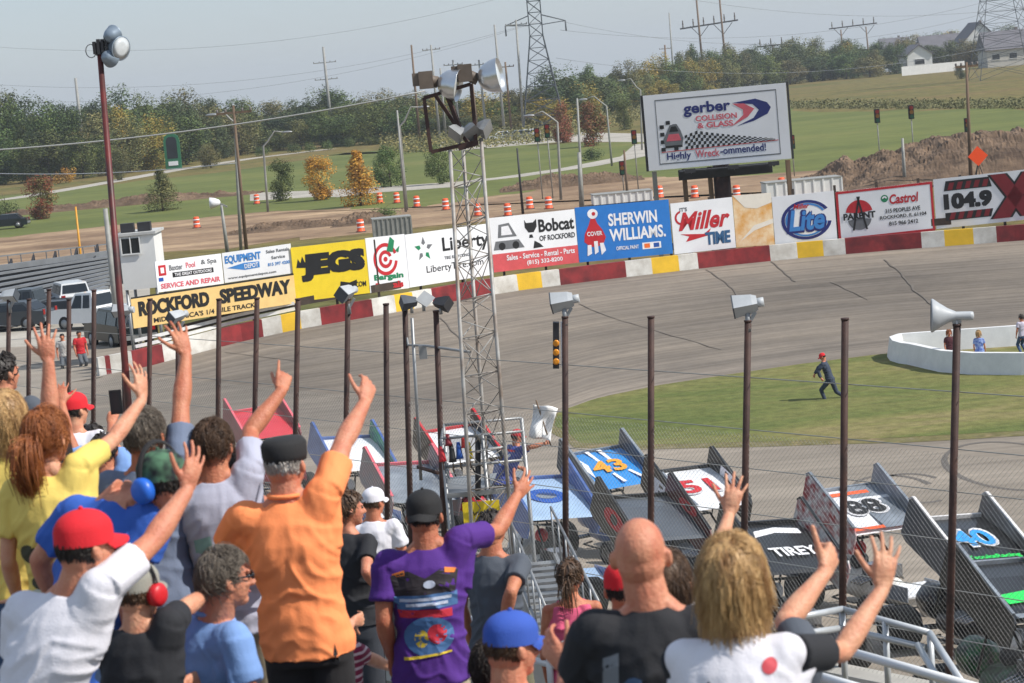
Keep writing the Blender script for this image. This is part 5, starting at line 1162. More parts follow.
    MB().tube((-.7, 1.2, .3), (.7, 1.2, .3), .03).build('axle', mchr, th, local=True); MB().tube((-.85, -.8, .34), (.85, -.8, .34), .05).build('axle', mchr, th, local=True)
    mb = MB(); mb.box((0, .55, .86), (.5, .6, .22)); 
    for sx in (-1, 1):
        for k in range(4): mb.tube((sx * .2, .35 + k * .13, .8), (sx * .5, .2 + k * .1, .62), .026)
    mb.build('engine', mchr, th, local=True)
    for sx, y, r, w_ in ((-1, -.8, .34, .4), (1, -.8, .38, .5), (-1, 1.2, .29, .24), (1, 1.2, .29, .24)):
        X = (V((0, 1, 0)), V((0, 0, 1)), V((1, 0, 0))); x = sx * (.76 + w_ / 2 - .12)
        wl = MB().lathe([(r * .55, -w_ / 2), (r * .9, -w_ / 2), (r, -w_ / 2 + .05), (r, w_ / 2 - .05), (r * .9, w_ / 2), (r * .55, w_ / 2)], (x, y, r), X, 24).build('tyre', mtyre, th, local=True)
        MB().lathe([(.04, sx * w_ * .3), (r * .3, sx * w_ * .36), (r * .54, sx * w_ * .5), (r * .56, sx * w_ * .5)], (x, y, r), X, 18).build('rim', mat('rim_silver', (180, 182, 186), .3, metal=.6), wl, local=True)
    # front wing
    mb = MB(); f0 = V((0, 1.62, .62)); mb.box(f0, (.8, .5, .04), ax=(xv, V((0, math.cos(.3), -math.sin(.3))), V((0, math.sin(.3), math.cos(.3))))); fw = mb.build('front_wing', wing, th, local=True)
    for sx in (-1, 1): MB().box(f0 + xv * sx * .41, (.02, .6, .28)).build('end_plate', boards, fw, local=True)
    MB().ell((0, -.18, 1.16), (.13, .15, .15)).build('driver_helmet', pwhite if body is not W_ else pred, th, local=True); MB().ell((0, -.2, .92), (.2, .14, .18)).build('driver_seat', mdark, th, local=True)
    return th
cwht = mat('wing_white', (222, 224, 228), .3, var=.16, coat=.3); cblk = mat('wing_black', (22, 24, 28), .3, var=.2, coat=.3); cgry = mat('wing_dark_grey', (72, 78, 86), .35, var=.12, coat=.3); csl = mat('wing_silver_grey', (138, 146, 156), .35, c2=(96, 104, 114), vs=1.4, coat=.3)
cblu = mat('wing_blue', (46, 134, 206), .3, var=.08, coat=.3); cred = mat('wing_red', (196, 44, 58), .35, var=.1, coat=.3); cdbl = mat('board_blue', (48, 78, 140), .35, c2=(80, 110, 170), vs=3, coat=.3)
borg = mat('stripe_orange', (238, 96, 44), .4); bgrn = mat('stripe_green', (30, 214, 90), .4); bgb = mat('board_clear_grey', (134, 132, 130), .45, c2=(110, 104, 100), vs=2); nblu = mat('number_blue', (44, 150, 220), .4); gold = mat('number_orange', (236, 160, 40), .4)
brw = mat('board_red_white', (200, 200, 200), .4, c2=(150, 40, 46), vs=6, vdet=1)
R_ = rect
sprint_car('sprint car with grey and white wing numbered 88 in black, orange stripes', 860, 513, cwht, csl, W_, '88', black, pwhite, (('p', [(-.05, 1), (-.05, -1), (1, -1), (1, 1)][::-1], csl), ('p', [(-.9, .62), (.6, .62), (.6, .76), (-.9, .76)], borg), ('p', [(-1, -.98), (1, -.98), (1, -.86), (-1, -.86)], borg)), lb=csl, edge=csl, rb=brw)
sprint_car('sprint car with black wing numbered 40 in light blue', 962, 546, cblk, cgry, cblk, '40', nblu, pwhite, (('t', 'TsoukaRacing', 0, -.8, 1.1, .16, bgrn),), lb=bgb, edge=mat('edge_white', (210, 208, 208), .4))
sprint_car('sprint car with black wing and a big bright green 1 at the lower right', 1010, 596, cblk, cblk, mat('body_green', (24, 100, 52), .35, c2=(30, 30, 34), vs=5), None, bgrn, None, (('p', [(-.85, -.98), (.9, -.98), (.9, -.84), (-.85, -.84)], csl), ('p', [(-.7, -.5), (.3, -.42), (.8, .5), (.5, .56), (.05, -.1), (-.7, -.2)], bgrn), ('p', [(.3, -.8), (.9, -.8), (.9, -.62), (.3, -.62)], bgrn)), lb=bgb, edge=csl)
sprint_car('sprint car with black wing and white lettering left of the 88 car', 772, 552, cblk, cblk, cblk, None, None, None, (('t', 'TIREY', .1, -.3, .9, .3, pwhite), ('p', [(-.5, .35), (.1, .5), (.75, .4), (.8, .62), (.2, .72), (-.4, .6)], pwhite)), lb=brw, edge=cblk)
sprint_car('sprint car with white wing, small red numeral and black side boards', 693, 492, cwht, cblk, cgry, '51', pred, pwhite, (('p', [(-.6, .95), (-.5, .95), (-.5, -.9), (-.6, -.9)], csl),), edge=cblk, boards_txt=('R', pwhite))
sprint_car('sprint car with dark grey wing and red 0 on its side board', 642, 522, cgry, cblk, cgry, None, None, None, (), edge=mframe, boards_txt=('0', pred), lb=mat('board_dark_red', (90, 30, 34), .4, var=.2))
sprint_car('sprint car with blue and white wing and orange numeral', 608, 471, cblu, cgry, cdbl, '43', gold, None, (('p', [(-.9, .9), (-.72, .9), (-.55, .2), (-.7, -.5), (-.8, .2)], pwhite), ('p', [(-.25, .95), (-.12, .95), (-.06, .3), (-.16, .3)], pwhite), ('p', [(.15, .95), (.3, .95), (.32, .35), (.22, .3)], pwhite), ('p', [(-.1, -.4), (0, -.35), (.1, -.9), (-.02, -.9)], pwhite), ('p', [(.45, -.35), (.55, -.3), (.8, -.9), (.7, -.95)], pwhite)), lb=cgry, edge=csl)
sprint_car('sprint car with pale blue wing and blue oval, beside the flag stand', 537, 502, mat('wing_pale_blue', (150, 176, 206), .35, var=.1), cdbl, W_, None, None, None, (('p', [(math.cos(t / 16 * 6.283) * .55, math.sin(t / 16 * 6.283) * .35) for t in range(16)], pblue), ('p', [(math.cos(t / 16 * 6.283) * .3, math.sin(t / 16 * 6.283) * .16) for t in range(16)], csl)), edge=cdbl)
sprint_car('sprint car with white wing and blue side boards left of the flag stand', 345, 457, cwht, cdbl, cdbl, None, None, None, (), edge=cdbl, lb=mat('board_blue_green', (40, 90, 110), .4, c2=(60, 150, 110), vs=4))
sprint_car('sprint car with grey wing and red edged side board near the flag stand', 402, 486, csl, mat('board_rosy_grey', (150, 120, 122), .4, c2=(120, 118, 126), vs=3), cgry, None, None, None, (), edge=ppink)
sprint_car('sprint car with plain red wing, farthest left of the parade', 262, 425, cred, mat('board_dull_red', (130, 50, 62), .4, var=.2), cred, None, None, None, (), edge=ppink)
sprint_car('sprint car with dark wing rolling behind the tower, mostly hidden by it', 458, 447, cwht, cblk, cred, None, None, None, (), edge=pred)
# ------------------------------------------------------------------ grandstand under the crowd
def stand_z(y): return 9.35 - .195 * y
bl_ = thing('grandstand', 'aluminium grandstand rows on which the waving crowd stands', 'grandstand', (0, 10, stand_z(19) - .5))
for i in range(23):
    y = 1.2 + i * .8; z = stand_z(y)
    if y < 4.2: continue
    if y > 16.6: continue
    wr_ = 15 if y < 9.5 else 10.4
    MB().box((-9 + wr_ / 2, y + .4, z - .03), (wr_, .62, .05)).build('foot_board', malum, bl_)
    if i % 2: MB().box((-9 + wr_ / 2, y + .2, z + .30), (wr_, .26, .045)).build('seat_plank', malum, bl_)
for x in range(-9, 4, 3): MB().beam(V((x, 3, stand_z(3) - .25)), V((x, 17, stand_z(17) - .25)), .1, .25).build('stringer', mgalv, bl_)
for x in range(-9, 2, 3):
    for y in (8, 12, 16): MB().beam(V((x, y, 0)), V((x, y, stand_z(y) - .3)), .14, .14).build('support_post', mgalv, bl_)

# ------------------------------------------------------------------ people
def skin(n, c): return mat(n, c, .55, c2=(int(c[0]*.93), int(c[1]*.82), int(c[2]*.8)), vs=14, bump=.3, bs=90, sss=.1)
sk1 = skin('skin_light', (214, 160, 128)); sk2 = skin('skin_tan', (194, 128, 96)); sk3 = skin('skin_ruddy', (204, 140, 110)); sk4 = skin('skin_brown', (150, 96, 70))
def cloth(n, c, c2=None, **k): return mat(n, c, .85, var=.035, vs=4, bump=.18, bs=160, c2=c2, **k)
deno = cloth('denim', (62, 84, 118)); khk = cloth('khaki', (178, 166, 142)); blkp = cloth('black_cloth', (34, 32, 34)); 
def hairm(n, c, c2): return mat(n, c, .5, c2=c2, vs=30, stretch=(1, 1, .25), bump=.4, bs=60)
h_bl = mat('hair_blonde', (222, 184, 128), .45, c2=(136, 98, 58), vs=14, stretch=(1, 1, .3), bump=.4, bs=60); h_rd = hairm('hair_ginger', (178, 108, 56), (126, 68, 34)); h_gy = hairm('hair_grey', (128, 118, 106), (84, 74, 64)); h_br = hairm('hair_brown', (96, 70, 48), (60, 42, 30)); h_dk = hairm('hair_dark', (48, 38, 32), (30, 24, 22)); h_wh = hairm('hair_white', (196, 190, 182), (150, 142, 134))
FINGER = {'open': [(8, 14, 10)] * 4, 'relax': [(18, 30, 22), (24, 32, 24), (28, 36, 26), (30, 38, 28)], 'fist': [(82, 95, 60)] * 4, 'point': [(4, 6, 4), (80, 95, 60), (84, 95, 60), (84, 95, 60)], 'cup': [(30, 34, 26), (36, 36, 28), (40, 38, 28), (42, 40, 30)]}
def hand(mb, W, h, n, side, pose='open', k=1.0, thumb=None, spread=1.0):
    """W wrist, h fingers' direction, n palm normal, side +1 right / -1 left"""
    h = h.normalized(); n = (n - h * n.dot(h)).normalized(); l = h.cross(n) * side
    curl = FINGER['fist' if pose == 'thumb' else pose]; lens = (.072, .08, .074, .057); offs = (.031, .0105, -.0105, -.030); fans = (9, 2, -5, -14); wid = (.0092, .0095, .0092, .0082)
    for i in range(4):
        kn = W + h * (.092 - .006 * abs(i - 1.2)) * k + l * offs[i] * k
        mb.tube(W + l * offs[i] * .6 * k + h * .006, kn, .016 * k, .0125 * k, 8); mb.ell(kn, .0125 * k, nu=8, nv=6)
        fa = R(fans[i] * spread * (1.6 if pose == 'open' else .4)); d0 = h * math.cos(fa) + l * math.sin(fa); p = kn; an = 0
        for j, (fr, cu) in enumerate(zip((.46, .3, .24), curl[i])):
            an += R(cu); d = d0 * math.cos(an) + n * math.sin(an); q = p + d * lens[i] * fr * k * 1.08; r = wid[i] * k * (1 - .08 * j)
            mb.tube(p, q, r, r * .94, 8); mb.ell(q, r * .96, nu=8, nv=6); p = q
    mb.ell(W + h * .045 * k - n * .002, (.036 * k, .05 * k, .017 * k), ax=(l, h, n)); mb.ell(W + h * .05 * k + n * .008 + l * .024 * k, (.017 * k, .034 * k, .016 * k), ax=(l, h, n)); mb.ell(W, (.028 * k, .026 * k, .021 * k), ax=(l, h, n))
    tb_ = W + h * .026 * k + l * .026 * k + n * .006; td = (h * .62 + l * .72 + n * .18).normalized()
    if pose in ('fist', 'point', 'cup'): td = (h * .8 + l * .25 + n * .55).normalized()
    if thumb is not None: td = thumb.normalized()
    p = tb_
    for fr, r in ((.044, .013), (.034, .0108), (.026, .0095)):
        q = p + td * fr * k; mb.tube(p, q, r * k, r * .9 * k, 8); mb.ell(q, r * .9 * k, nu=8, nv=6); p = q; td = (td + h * .22).normalized() if thumb is None else td

def tube_shape(mb, a, b, ra, rb, n=14): mb.tube(a, b, ra, rb, n); mb.ell(a, ra, nu=12, nv=8); mb.ell(b, rb, nu=12, nv=8)
def strands(mb, H, ex, ey, ez, kind, seed, ln=.05, cnt=420, r=.0042, mi=0, hs=1.0):
    """hair strands from the scalp; kind: short / long / crop / bob"""
    rr = random.Random(seed); crown_ = (ez * .9 - ey * .35).normalized()
    for _ in range(cnt):
        a = rr.random() * 6.283; ph = math.acos(1 - rr.random() * (1.45 if kind != 'fringe' else .6)); d = (ex * math.sin(ph) * math.cos(a) + ey * math.sin(ph) * math.sin(a) + ez * math.cos(ph))
        f_ = d.dot(ey); u_ = d.dot(ez)
        if f_ > .35 and u_ < .62: continue
        if u_ < -.25 and kind in ('short', 'crop') and f_ > -.3: continue
        def surf(v, s_=1.0):
            s_ = s_ * hs
            return H + ez * .012 + ex * (v.dot(ex) * .083 * s_) + ey * (v.dot(ey) * .1 * s_ - .006) + ez * (v.dot(ez) * .112 * s_)
        t = (d - crown_ * d.dot(crown_)); t = t.normalized() if t.length > .05 else ex
        t = (t + V((rr.gauss(0, .42), rr.gauss(0, .42), rr.gauss(0, .42)))).normalized()
        pts = [surf(d, .97)]; cur = d; n = 5; off = rr.uniform(1.03, 1.17) + (.06 if rr.random() < .08 else 0)
        L = ln * rr.uniform(.7, 1.25)
        for j in range(1, n + 1):
            cur = (cur + t * (L / n / .1)).normalized() if (kind in ('short', 'crop') or cur.dot(ez) > -.1) else cur
            if kind in ('short', 'crop'): p = surf(cur, off + .02 * j / n)
            elif cur.dot(ez) > -.1: p = surf(cur, off)
            else: p = pts[-1] + (-ez * 1.0 + d * .10 + V((rr.gauss(0, .13), rr.gauss(0, .13), 0))).normalized() * (L / n)
            t = (t - cur * t.dot(cur)); t = t.normalized() if t.length > 1e-4 else -ez
            pts.append(p)
        mb.path(pts, r * 1.0, 4, mi, r2=r * .35)

def person(label, d, hx, hy, yaw=0, hyaw=None, nod=0, lean=(0, 0), build=1.0, fem=False, sc_=1.0, skn=None, top=None, bottom=None, sleeve='short', hemz=-.80, arms=None, hair=None, hat=None, glasses=False, muffs=None, pose='stand', vox=None, prints=None, floor=None, shoes=None, collar=False, group=None, roll=0, shift=0, tank=False, legs=None, shoulder_w=None, sleeve_mat=None, hs=1.0, nz=0.0, hl=1.0):
    skn = skn or sk1; top = top or blkp; bottom = bottom or deno; vox = vox or (.0052 if d < 13.5 else .009 if d < 30 else .014)
    H = P(hx, hy, d); k = sc_
    ya = R(yaw); ex = V((math.cos(ya), -math.sin(ya), 0)); ey = V((math.sin(ya), math.cos(ya), 0)); ez = V((0, 0, 1))
    ha = R(yaw if hyaw is None else hyaw); nd = R(nod); hxv = V((math.cos(ha), -math.sin(ha), 0)); hyv0 = V((math.sin(ha), math.cos(ha), 0)); hyv = hyv0 * math.cos(nd) - ez * math.sin(nd); hzv = hxv.cross(hyv)
    fz = floor if floor is not None else stand_z(H.y) + .0
    ln = ex * lean[0] + ey * lean[1]          # hip offset (m) relative to neck
    N = H - ez * (.158 - nz) * k - hyv0 * .03 * k + (ex * shift)
    def sp(t): return N + (ln - ez * .60 * k) * t     # spine, 0 neck base, 1 hips
    B = build; sw = (shoulder_w or (.165 if fem else .19)) * k * (1 + (B - 1) * .5)
    SH = {}
    th = thing('person', label, 'person', V((sp(1).x, sp(1).y, fz)), group=group)
    mb = MB(); sh = MB(); slv = MB()
    def E(v): return mb.ell(v[0], v[1], ax=(hxv, hyv, hzv)) if len(v) > 1 else None
    # head
    c = H; a3 = (hxv, hyv, hzv)
    mb.ell(c + hzv * .03 * k - hyv * .012 * k, (.076 * k, .094 * k, .092 * k), ax=a3, nu=20, nv=14); mb.ell(c - hzv * .02 * k + hyv * .03 * k, (.066 * k, .064 * k, .088 * k), ax=a3, nu=16, nv=12)
    mb.ell(c - hzv * .085 * k + hyv * .052 * k, (.036 * k, .036 * k, .026 * k), ax=a3); mb.ell(c - hzv * .055 * k + hyv * .02 * k, (.058 * k, .06 * k, .05 * k), ax=a3)
    mb.tube(c + hzv * .012 * k + hyv * .092 * k, c - hzv * .03 * k + hyv * .112 * k, .010 * k, .015 * k, 8); mb.ell(c - hzv * .03 * k + hyv * .106 * k, (.018 * k, .014 * k, .011 * k), ax=a3)
    for s_ in (-1, 1): mb.ell(c + hxv * s_ * .030 * k + hzv * .028 * k + hyv * .082 * k, (.026 * k, .012 * k, .008 * k), ax=a3); mb.ell(c + hxv * s_ * .036 * k - hzv * .02 * k + hyv * .07 * k, (.022 * k, .018 * k, .02 * k), ax=a3)
    for s_ in (-1, 1):
        e = c + hxv * s_ * .081 * k - hzv * .005 * k - hyv * .008 * k; tz = (hzv - hyv * .2).normalized(); mb.ell(e, (.011 * k, .021 * k, .033 * k), ax=(hxv, hyv, tz)); mb.ell(e + hxv * s_ * .008 * k - hyv * .006 * k, (.008 * k, .015 * k, .028 * k), ax=(hxv, hyv, tz))
    tube_shape(mb, c - hzv * .05 * k - hyv * .02 * k, N - ez * .03 * k, .056 * k * (.88 if fem else 1.14), .064 * k * (.9 if fem else 1.14)); mb.ell(c - hzv * .015 * k - hyv * .028 * k, (.073 * k, .073 * k, .075 * k), ax=a3)
    mb.ell(N - ez * .02 * k, (.1 * k, .06 * k, .05 * k), ax=(ex, ey, ez))
    # torso (skin) rings; clothes a little larger
    prof = [(-.02, .065, .06), (.05, .13, .085), (.13, .165, .105), (.28, .172, .122), (.45, .158, .118 if not fem else .115), (.66, .142 if not fem else .125, .108), (.85, .158 if not fem else .16, .118), (1.0, .168 if not fem else .175, .122), (1.14, .15, .115)]
    def ring(t, rx, ry, g=0, belly=0): 
        bb = 1 + (B - 1) * min(1, max(0, (t - .0) * 2)); return (sp(t) + ey * belly * k, ex * (rx * k * (1 + (B - 1) * .75 * min(1, t * 2.5 + .3)) + g), ey * (ry * k * (1 + (B - 1) * 1.3 * min(1, max(0, t) * 2)) + g))
    mb.loft([ring(t, rx * .93, ry * .9) for t, rx, ry in prof], 20)
    hem_t = (-hemz - .20) / .60
    g0 = .012 * k
    rg = [ring(t, rx, ry, g0 + .006 * t) for t, rx, ry in prof if t < hem_t - .03]
    last = prof[-1]
    for (t0, a0, b0), (t1, a1, b1) in zip(prof, prof[1:]):
        if t0 <= hem_t <= t1: q = (hem_t - t0) / (t1 - t0); last = (hem_t, a0 + (a1 - a0) * q, b0 + (b1 - b0) * q)
    rg.append(ring(last[0], last[1] * 1.03, last[2] * 1.05, g0 + .014)); 
    if tank: rg = [ring(t, rx * (.55 if t < .08 else .8 if t < .2 else 1), ry, g0) for t, rx, ry in prof if .0 <= t < hem_t] + [rg[-1]]
    sh.loft(rg, 26)
    # arms
    al, fl_, for_ = .285 * k, .255 * k, .0
    for s_, nm in ((-1, 'L'), (1, 'R')):
        A = (arms or {}).get(nm); S0 = sp(.085) + ex * s_ * sw
        if A is None:
            e = S0 + (-ez * .96 + ex * s_ * .18 + ey * .04).normalized() * al; w_ = e + (-ez * .9 + ey * .35 - ex * s_ * .02).normalized() * fl_; hd = (w_ - e).normalized(); ps = 'relax'; pn = -ex * s_; thb = None; hk = 1
        else:
            el, wr, tp = A[0], A[1], A[2]; ps = A[3] if len(A) > 3 else 'open'; opt = A[4] if len(A) > 4 else {}
            up_ = hy - el[1] > -28 * S(d) / 230; S0 = S0 + ez * (.085 if up_ else .0) * k + ex * (-s_ * .03 if up_ else 0) * k
            e = onray(el[0], el[1], S0, al, opt.get('ef', True)); w_ = onray(wr[0], wr[1], e, fl_, opt.get('wf', True)); hp = onray(tp[0], tp[1], w_, .15 * k, opt.get('tf', True)); hd = (hp - w_).normalized(); pn = V(opt.get('n', (0, 1, 0))); thb = opt.get('thumb'); hk = opt.get('k', 1)
        m_ = 1.12 if not fem else .92; m_ *= (1 + (B - 1) * .5) * k
        def limb(a, b, pr):
            X_, Y_, _z = basis(b - a); mb.loft([(a.lerp(b, t), X_ * r * m_, Y_ * r * m_) for t, r in pr], 14); mb.ell(a, pr[0][1] * m_ * .99, nu=12, nv=8); mb.ell(b, pr[-1][1] * m_ * .99, nu=12, nv=8)
        limb(S0, e, [(0, .048), (.3, .047), (.6, .042), (.85, .037), (1, .0355)]); limb(e, w_, [(0, .0355), (.2, .0395), (.4, .038), (.7, .030), (1, .0245)])
        mb.loft([(sp(-.06) + ex * s_ * .02, ey * .045 * k, ez * .05 * k), (sp(.0).lerp(S0, .5) - ez * .012, ey * .05 * k, ez * .045 * k), (S0, ey * .044 * m_, ez * .044 * m_)], 12)
        if sleeve in ('short', 'long', 'cap'): sh.loft([(sp(.03) + ex * s_ * .045, ey * .06 * k, ez * .05 * k), (sp(.05).lerp(S0, .5) - ez * .008, ey * .066 * k, ez * .056 * k), (S0, ey * .060 * m_, ez * .060 * m_)], 14)
        mb.ell(sp(.15) + ex * s_ * sw * .62, (.07 * k, .06 * k, .06 * k), ax=(ex, ey, ez))
        hand(mb, w_ + hd * .012, hd, pn, s_, ps, (1.0 if not fem else .92) * hk * k, thb and V(thb), 1)
        if sleeve in ('short', 'long', 'cap'):
            f_ = {'short': .62, 'long': 1.0, 'cap': .42}[sleeve]; q = S0.lerp(e, f_)
            mbs = sh if not sleeve_mat else MB(); inn = sp(.17) + ex * s_ * sw * .45; sh.ell(S0 - ex * s_ * .014, .063 * m_, nu=14, nv=10); sh.tube(inn, S0 - ex * s_ * .01, .092 * k, .068 * m_, 16); sh.tube(sp(.34) + ex * s_ * sw * .68 * B ** .6, S0.lerp(e, .22), .065 * k, .05 * k, 14)
            mbs.loft([(S0,) + tuple(v * .062 * m_ for v in basis(e - S0)[:2]), (S0.lerp(q, .5),) + tuple(v * .061 * m_ for v in basis(e - S0)[:2]), (q,) + tuple(v * (.062 if sleeve == 'short' else .052) * m_ for v in basis(e - S0)[:2])], 16)
            if sleeve == 'long': mbs.ell(e, .05 * m_); mbs.tube(e, e.lerp(w_, .92), .05 * m_, .036 * m_, 14)
            if sleeve_mat: remesh(mbs, 'sleeve', .0075, sleeve_mat, th, 2)
        elif tank: pass
        SH[nm] = (S0, e, w_)
    if tank:
        for s_ in (-1, 1): sh.tube(sp(.04) + ex * s_ * .085 * k - ey * .035 * k, sp(.3) + ex * s_ * .09 * k - ey * .08 * k, .045 * k, .06 * k, 12); sh.tube(sp(-.01) + ex * s_ * .075 * k, sp(.25) + ex * s_ * .1 * k + ey * .06 * k, .03 * k, .06 * k, 12)
    # legs
    hip = sp(1.05); tr = MB(); lh = hip.z - fz
    for s_ in (-1, 1):
        h0 = hip + ex * s_ * .088 * k
        if pose == 'sit':
            kn = h0 + ey * .40 * k + ex * s_ * .06 - ez * .03; ft = V((kn.x, kn.y, kn.z)) - ez * .42 * k + ey * .05; ft.z = max(ft.z, fz + .06)
        elif legs:
            kn = h0 + ex * legs[s_][0][0] + ey * legs[s_][0][1] + ez * legs[s_][0][2]; ft = kn + ex * legs[s_][1][0] + ey * legs[s_][1][1] + ez * legs[s_][1][2]
        else:
            lz = fz + .07 * k; ft = V((h0.x, h0.y, lz)) + ex * s_ * .03; Lr = max(.3, h0.z - lz); bend = math.sqrt(max(0, .43 ** 2 * k * k - (Lr / 2) ** 2)); kn = h0.lerp(ft, .5) + ey * min(bend, .25)
        tube_shape(mb, h0, kn, .072 * k * B, .05 * k); tube_shape(mb, kn, ft, .05 * k, .034 * k); mb.ell(kn.lerp(ft, .3) - ey * .012, .054 * k)
        fo = (ey if pose != 'sit' else ey); fc = ft - ez * .03 * k
        mb.loft([(fc - fo * .06 * k, ex * .03 * k, ez * .03 * k), (fc + fo * .05 * k, ex * .04 * k, ez * .03 * k), (fc + fo * .16 * k, ex * .036 * k, ez * .016 * k)], 12)
        tr.tube(h0 + ez * .05, kn, .098 * k * B, .072 * k, 16); tr.ell(kn, .072 * k); 
        if bottom is not blkp or pose == 'sit' or d > 30: tr.tube(kn, kn.lerp(ft, .95), .07 * k, .058 * k, 14)
        else: tr.tube(kn, kn.lerp(ft, .12), .075 * k, .075 * k, 14)
        sm_ = MB(); sm_.loft([(fc - fo * .08 * k - ez * .01, ex * .04 * k, ez * .042 * k), (fc + fo * .04 * k - ez * .005, ex * .05 * k, ez * .046 * k), (fc + fo * .14 * k - ez * .015, ex * .05 * k, ez * .03 * k), (fc + fo * .19 * k - ez * .02, ex * .03 * k, ez * .02 * k)], 14); sm_.build('shoe', shoes or mat('shoe_grey', (150, 148, 146), .7), th)
    tr.loft([ring(.84, .155, .118, .008), ring(1.0, .172, .128, .01), ring(1.16, .165, .122, .01)], 22)
    body_ = remesh(mb, 'body', vox, skn, th, 3)
    sd_ = (hx * 1.7 + hy) % 50
    if pose != 'headonly':
        def wr(co_, n_):
            v = co_ - N; u = v.dot(ex); q = v.z + .5 * u * (1 if u > 0 else -1)
            a = noise.noise(V((u * 11 + sd_, v.dot(ey) * 6, q * 8))); b = noise.noise(V((u * 25, sd_, q * 16))); rid = 1 - abs(noise.noise(V((u * 7 - q * 5, sd_ + 5, q * 9)))) * 3
            fold = 1 - abs(noise.noise(V((u * 4 + q * 6 + sd_, sd_ * 2, q * 3.2 - u * 5)))) * 5
            return .007 * a + .003 * b + (.010 * max(0, rid) + .008 * max(0, fold)) * min(1, max(.15, -v.z * 4)) - .002
        shirt = remesh(sh, 'shirt' if not tank else 'tank_top', max(vox, .0075), top, th, 2, wr)
        if d < 13.5:                           # keep the skin under the cloth
            import numpy as np
            bs_ = BVHTree.FromPolygons([v.co for v in shirt.data.vertices], [tuple(p_.vertices) for p_ in shirt.data.polygons])
            bm_ = body_.data; nv_ = len(bm_.vertices); cs_ = np.empty(nv_ * 3, dtype=np.float32); bm_.vertices.foreach_get('co', cs_); cs_ = cs_.reshape(-1, 3)
            Nl = N - th.location; zt = max(Nl.z + .05, max((SH[q_][0] - th.location).z for q_ in SH) + .10)
            rad_ = np.hypot(cs_[:, 0] - Nl.x, cs_[:, 1] - Nl.y)
            ok_ = (cs_[:, 2] < zt) & (cs_[:, 2] > Nl.z - .62) & ~((rad_ < .105) & (cs_[:, 2] > Nl.z - .06))
            for i_ in np.nonzero(ok_)[0]:
                v = bm_.vertices[int(i_)]; hp_, hn_, hi_, hd_ = bs_.find_nearest(v.co, .02)
                if hp_ is not None and v.normal.dot(hn_) > .35 and (v.co - hp_).dot(hn_) > -.005: v.co = hp_ - hn_ * .008
        remesh(tr, 'trousers', max(vox, .012), bottom, th, 1, lambda c_, n_: .006 * noise.noise(c_ * 9))
        if prints:
            me = shirt.data; off = world_loc(shirt); bv = BVHTree.FromPolygons([v.co + off for v in me.vertices], [tuple(p_.vertices) for p_ in me.polygons])
            for nm_, mt_, items in prints:
                pb = MB()
                for it in items:
                    if it[0] == 'poly': pts_ = it[1]; cx_ = sum(a for a, b in pts_) / len(pts_); cy_ = sum(b for a, b in pts_) / len(pts_); tv = [(cx_, cy_)]; tf = []
                    if it[0] == 'poly':
                        rings_ = 5; n_p = len(pts_); tv = [(cx_, cy_)]
                        dense = []
                        for i_ in range(n_p):
                            (a, b), (a2, b2) = pts_[i_], pts_[(i_ + 1) % n_p]; sg = max(1, int(math.hypot(a2 - a, b2 - b) / .02))
                            dense += [(a + (a2 - a) * j / sg, b + (b2 - b) * j / sg) for j in range(sg)]
                        m__ = len(dense)
                        for r_i in range(1, rings_ + 1): tv += [(cx_ + (a - cx_) * r_i / rings_, cy_ + (b - cy_) * r_i / rings_) for a, b in dense]
                        tf = [(0, 1 + i_, 1 + (i_ + 1) % m__) for i_ in range(m__)] + [(1 + r_i * m__ + i_, 1 + (r_i + 1) * m__ + i_, 1 + (r_i + 1) * m__ + (i_ + 1) % m__, 1 + r_i * m__ + (i_ + 1) % m__) for r_i in range(rings_ - 1) for i_ in range(m__)]
                    else:
                        _, st_, u_, v_, w__, h__ = it; t_v, t_f = text_mesh(st_, .02, 0); keep = [i for i, v in enumerate(t_v) if v.z > 0]; x0 = min(v.x for v in t_v); x1 = max(v.x for v in t_v); y0 = min(v.y for v in t_v); y1 = max(v.y for v in t_v)
                        mp_ = {i: j for j, i in enumerate(keep)}; tv = [(u_ + ((t_v[i].x - x0) / (x1 - x0) - .5) * w__, v_ + ((t_v[i].y - y0) / (y1 - y0) - .5) * h__) for i in keep]; tf = [tuple(mp_[i] for i in f) for f in t_f if all(i in mp_ for i in f)]
                    vv = []; lift = .002 + .0015 * (len(pb.v) > 0) + .0008 * prints.index((nm_, mt_, items))
                    for a, b in tv:
                        o_ = N + ex * a * k + ez * b * k + (ln * min(1, max(0, -b / .6))) - ey * .8; hit = bv.ray_cast(o_, ey)
                        vv.append((hit[0] - ey * lift) if hit[0] is not None else o_ + ey * .68)
                    pb.add(vv, tf)
                pb.build(nm_, mt_, shirt)
    if collar: MB().path([N + ez * .035 + ex * math.cos(t / 10 * 6.283) * .075 + ey * math.sin(t / 10 * 6.283) * .07 for t in range(11)], .010, 8).build('collar', top, th)
    # face
    for s_ in (-1, 1):
        if d < 20: MB().ell(c + hxv * s_ * .031 * k + hzv * .01 * k + hyv * .083 * k, (.011 * k, .009 * k, .008 * k), ax=a3, nu=10, nv=7).build('eye', mat('eye_dark', (60, 50, 46), .2), th)
    if d < 20: MB().ell(c - hzv * .058 * k + hyv * .089 * k, (.022 * k, .007 * k, .006 * k), ax=a3, nu=10, nv=7).build('mouth', mat('lip', (170, 96, 86), .5), th)
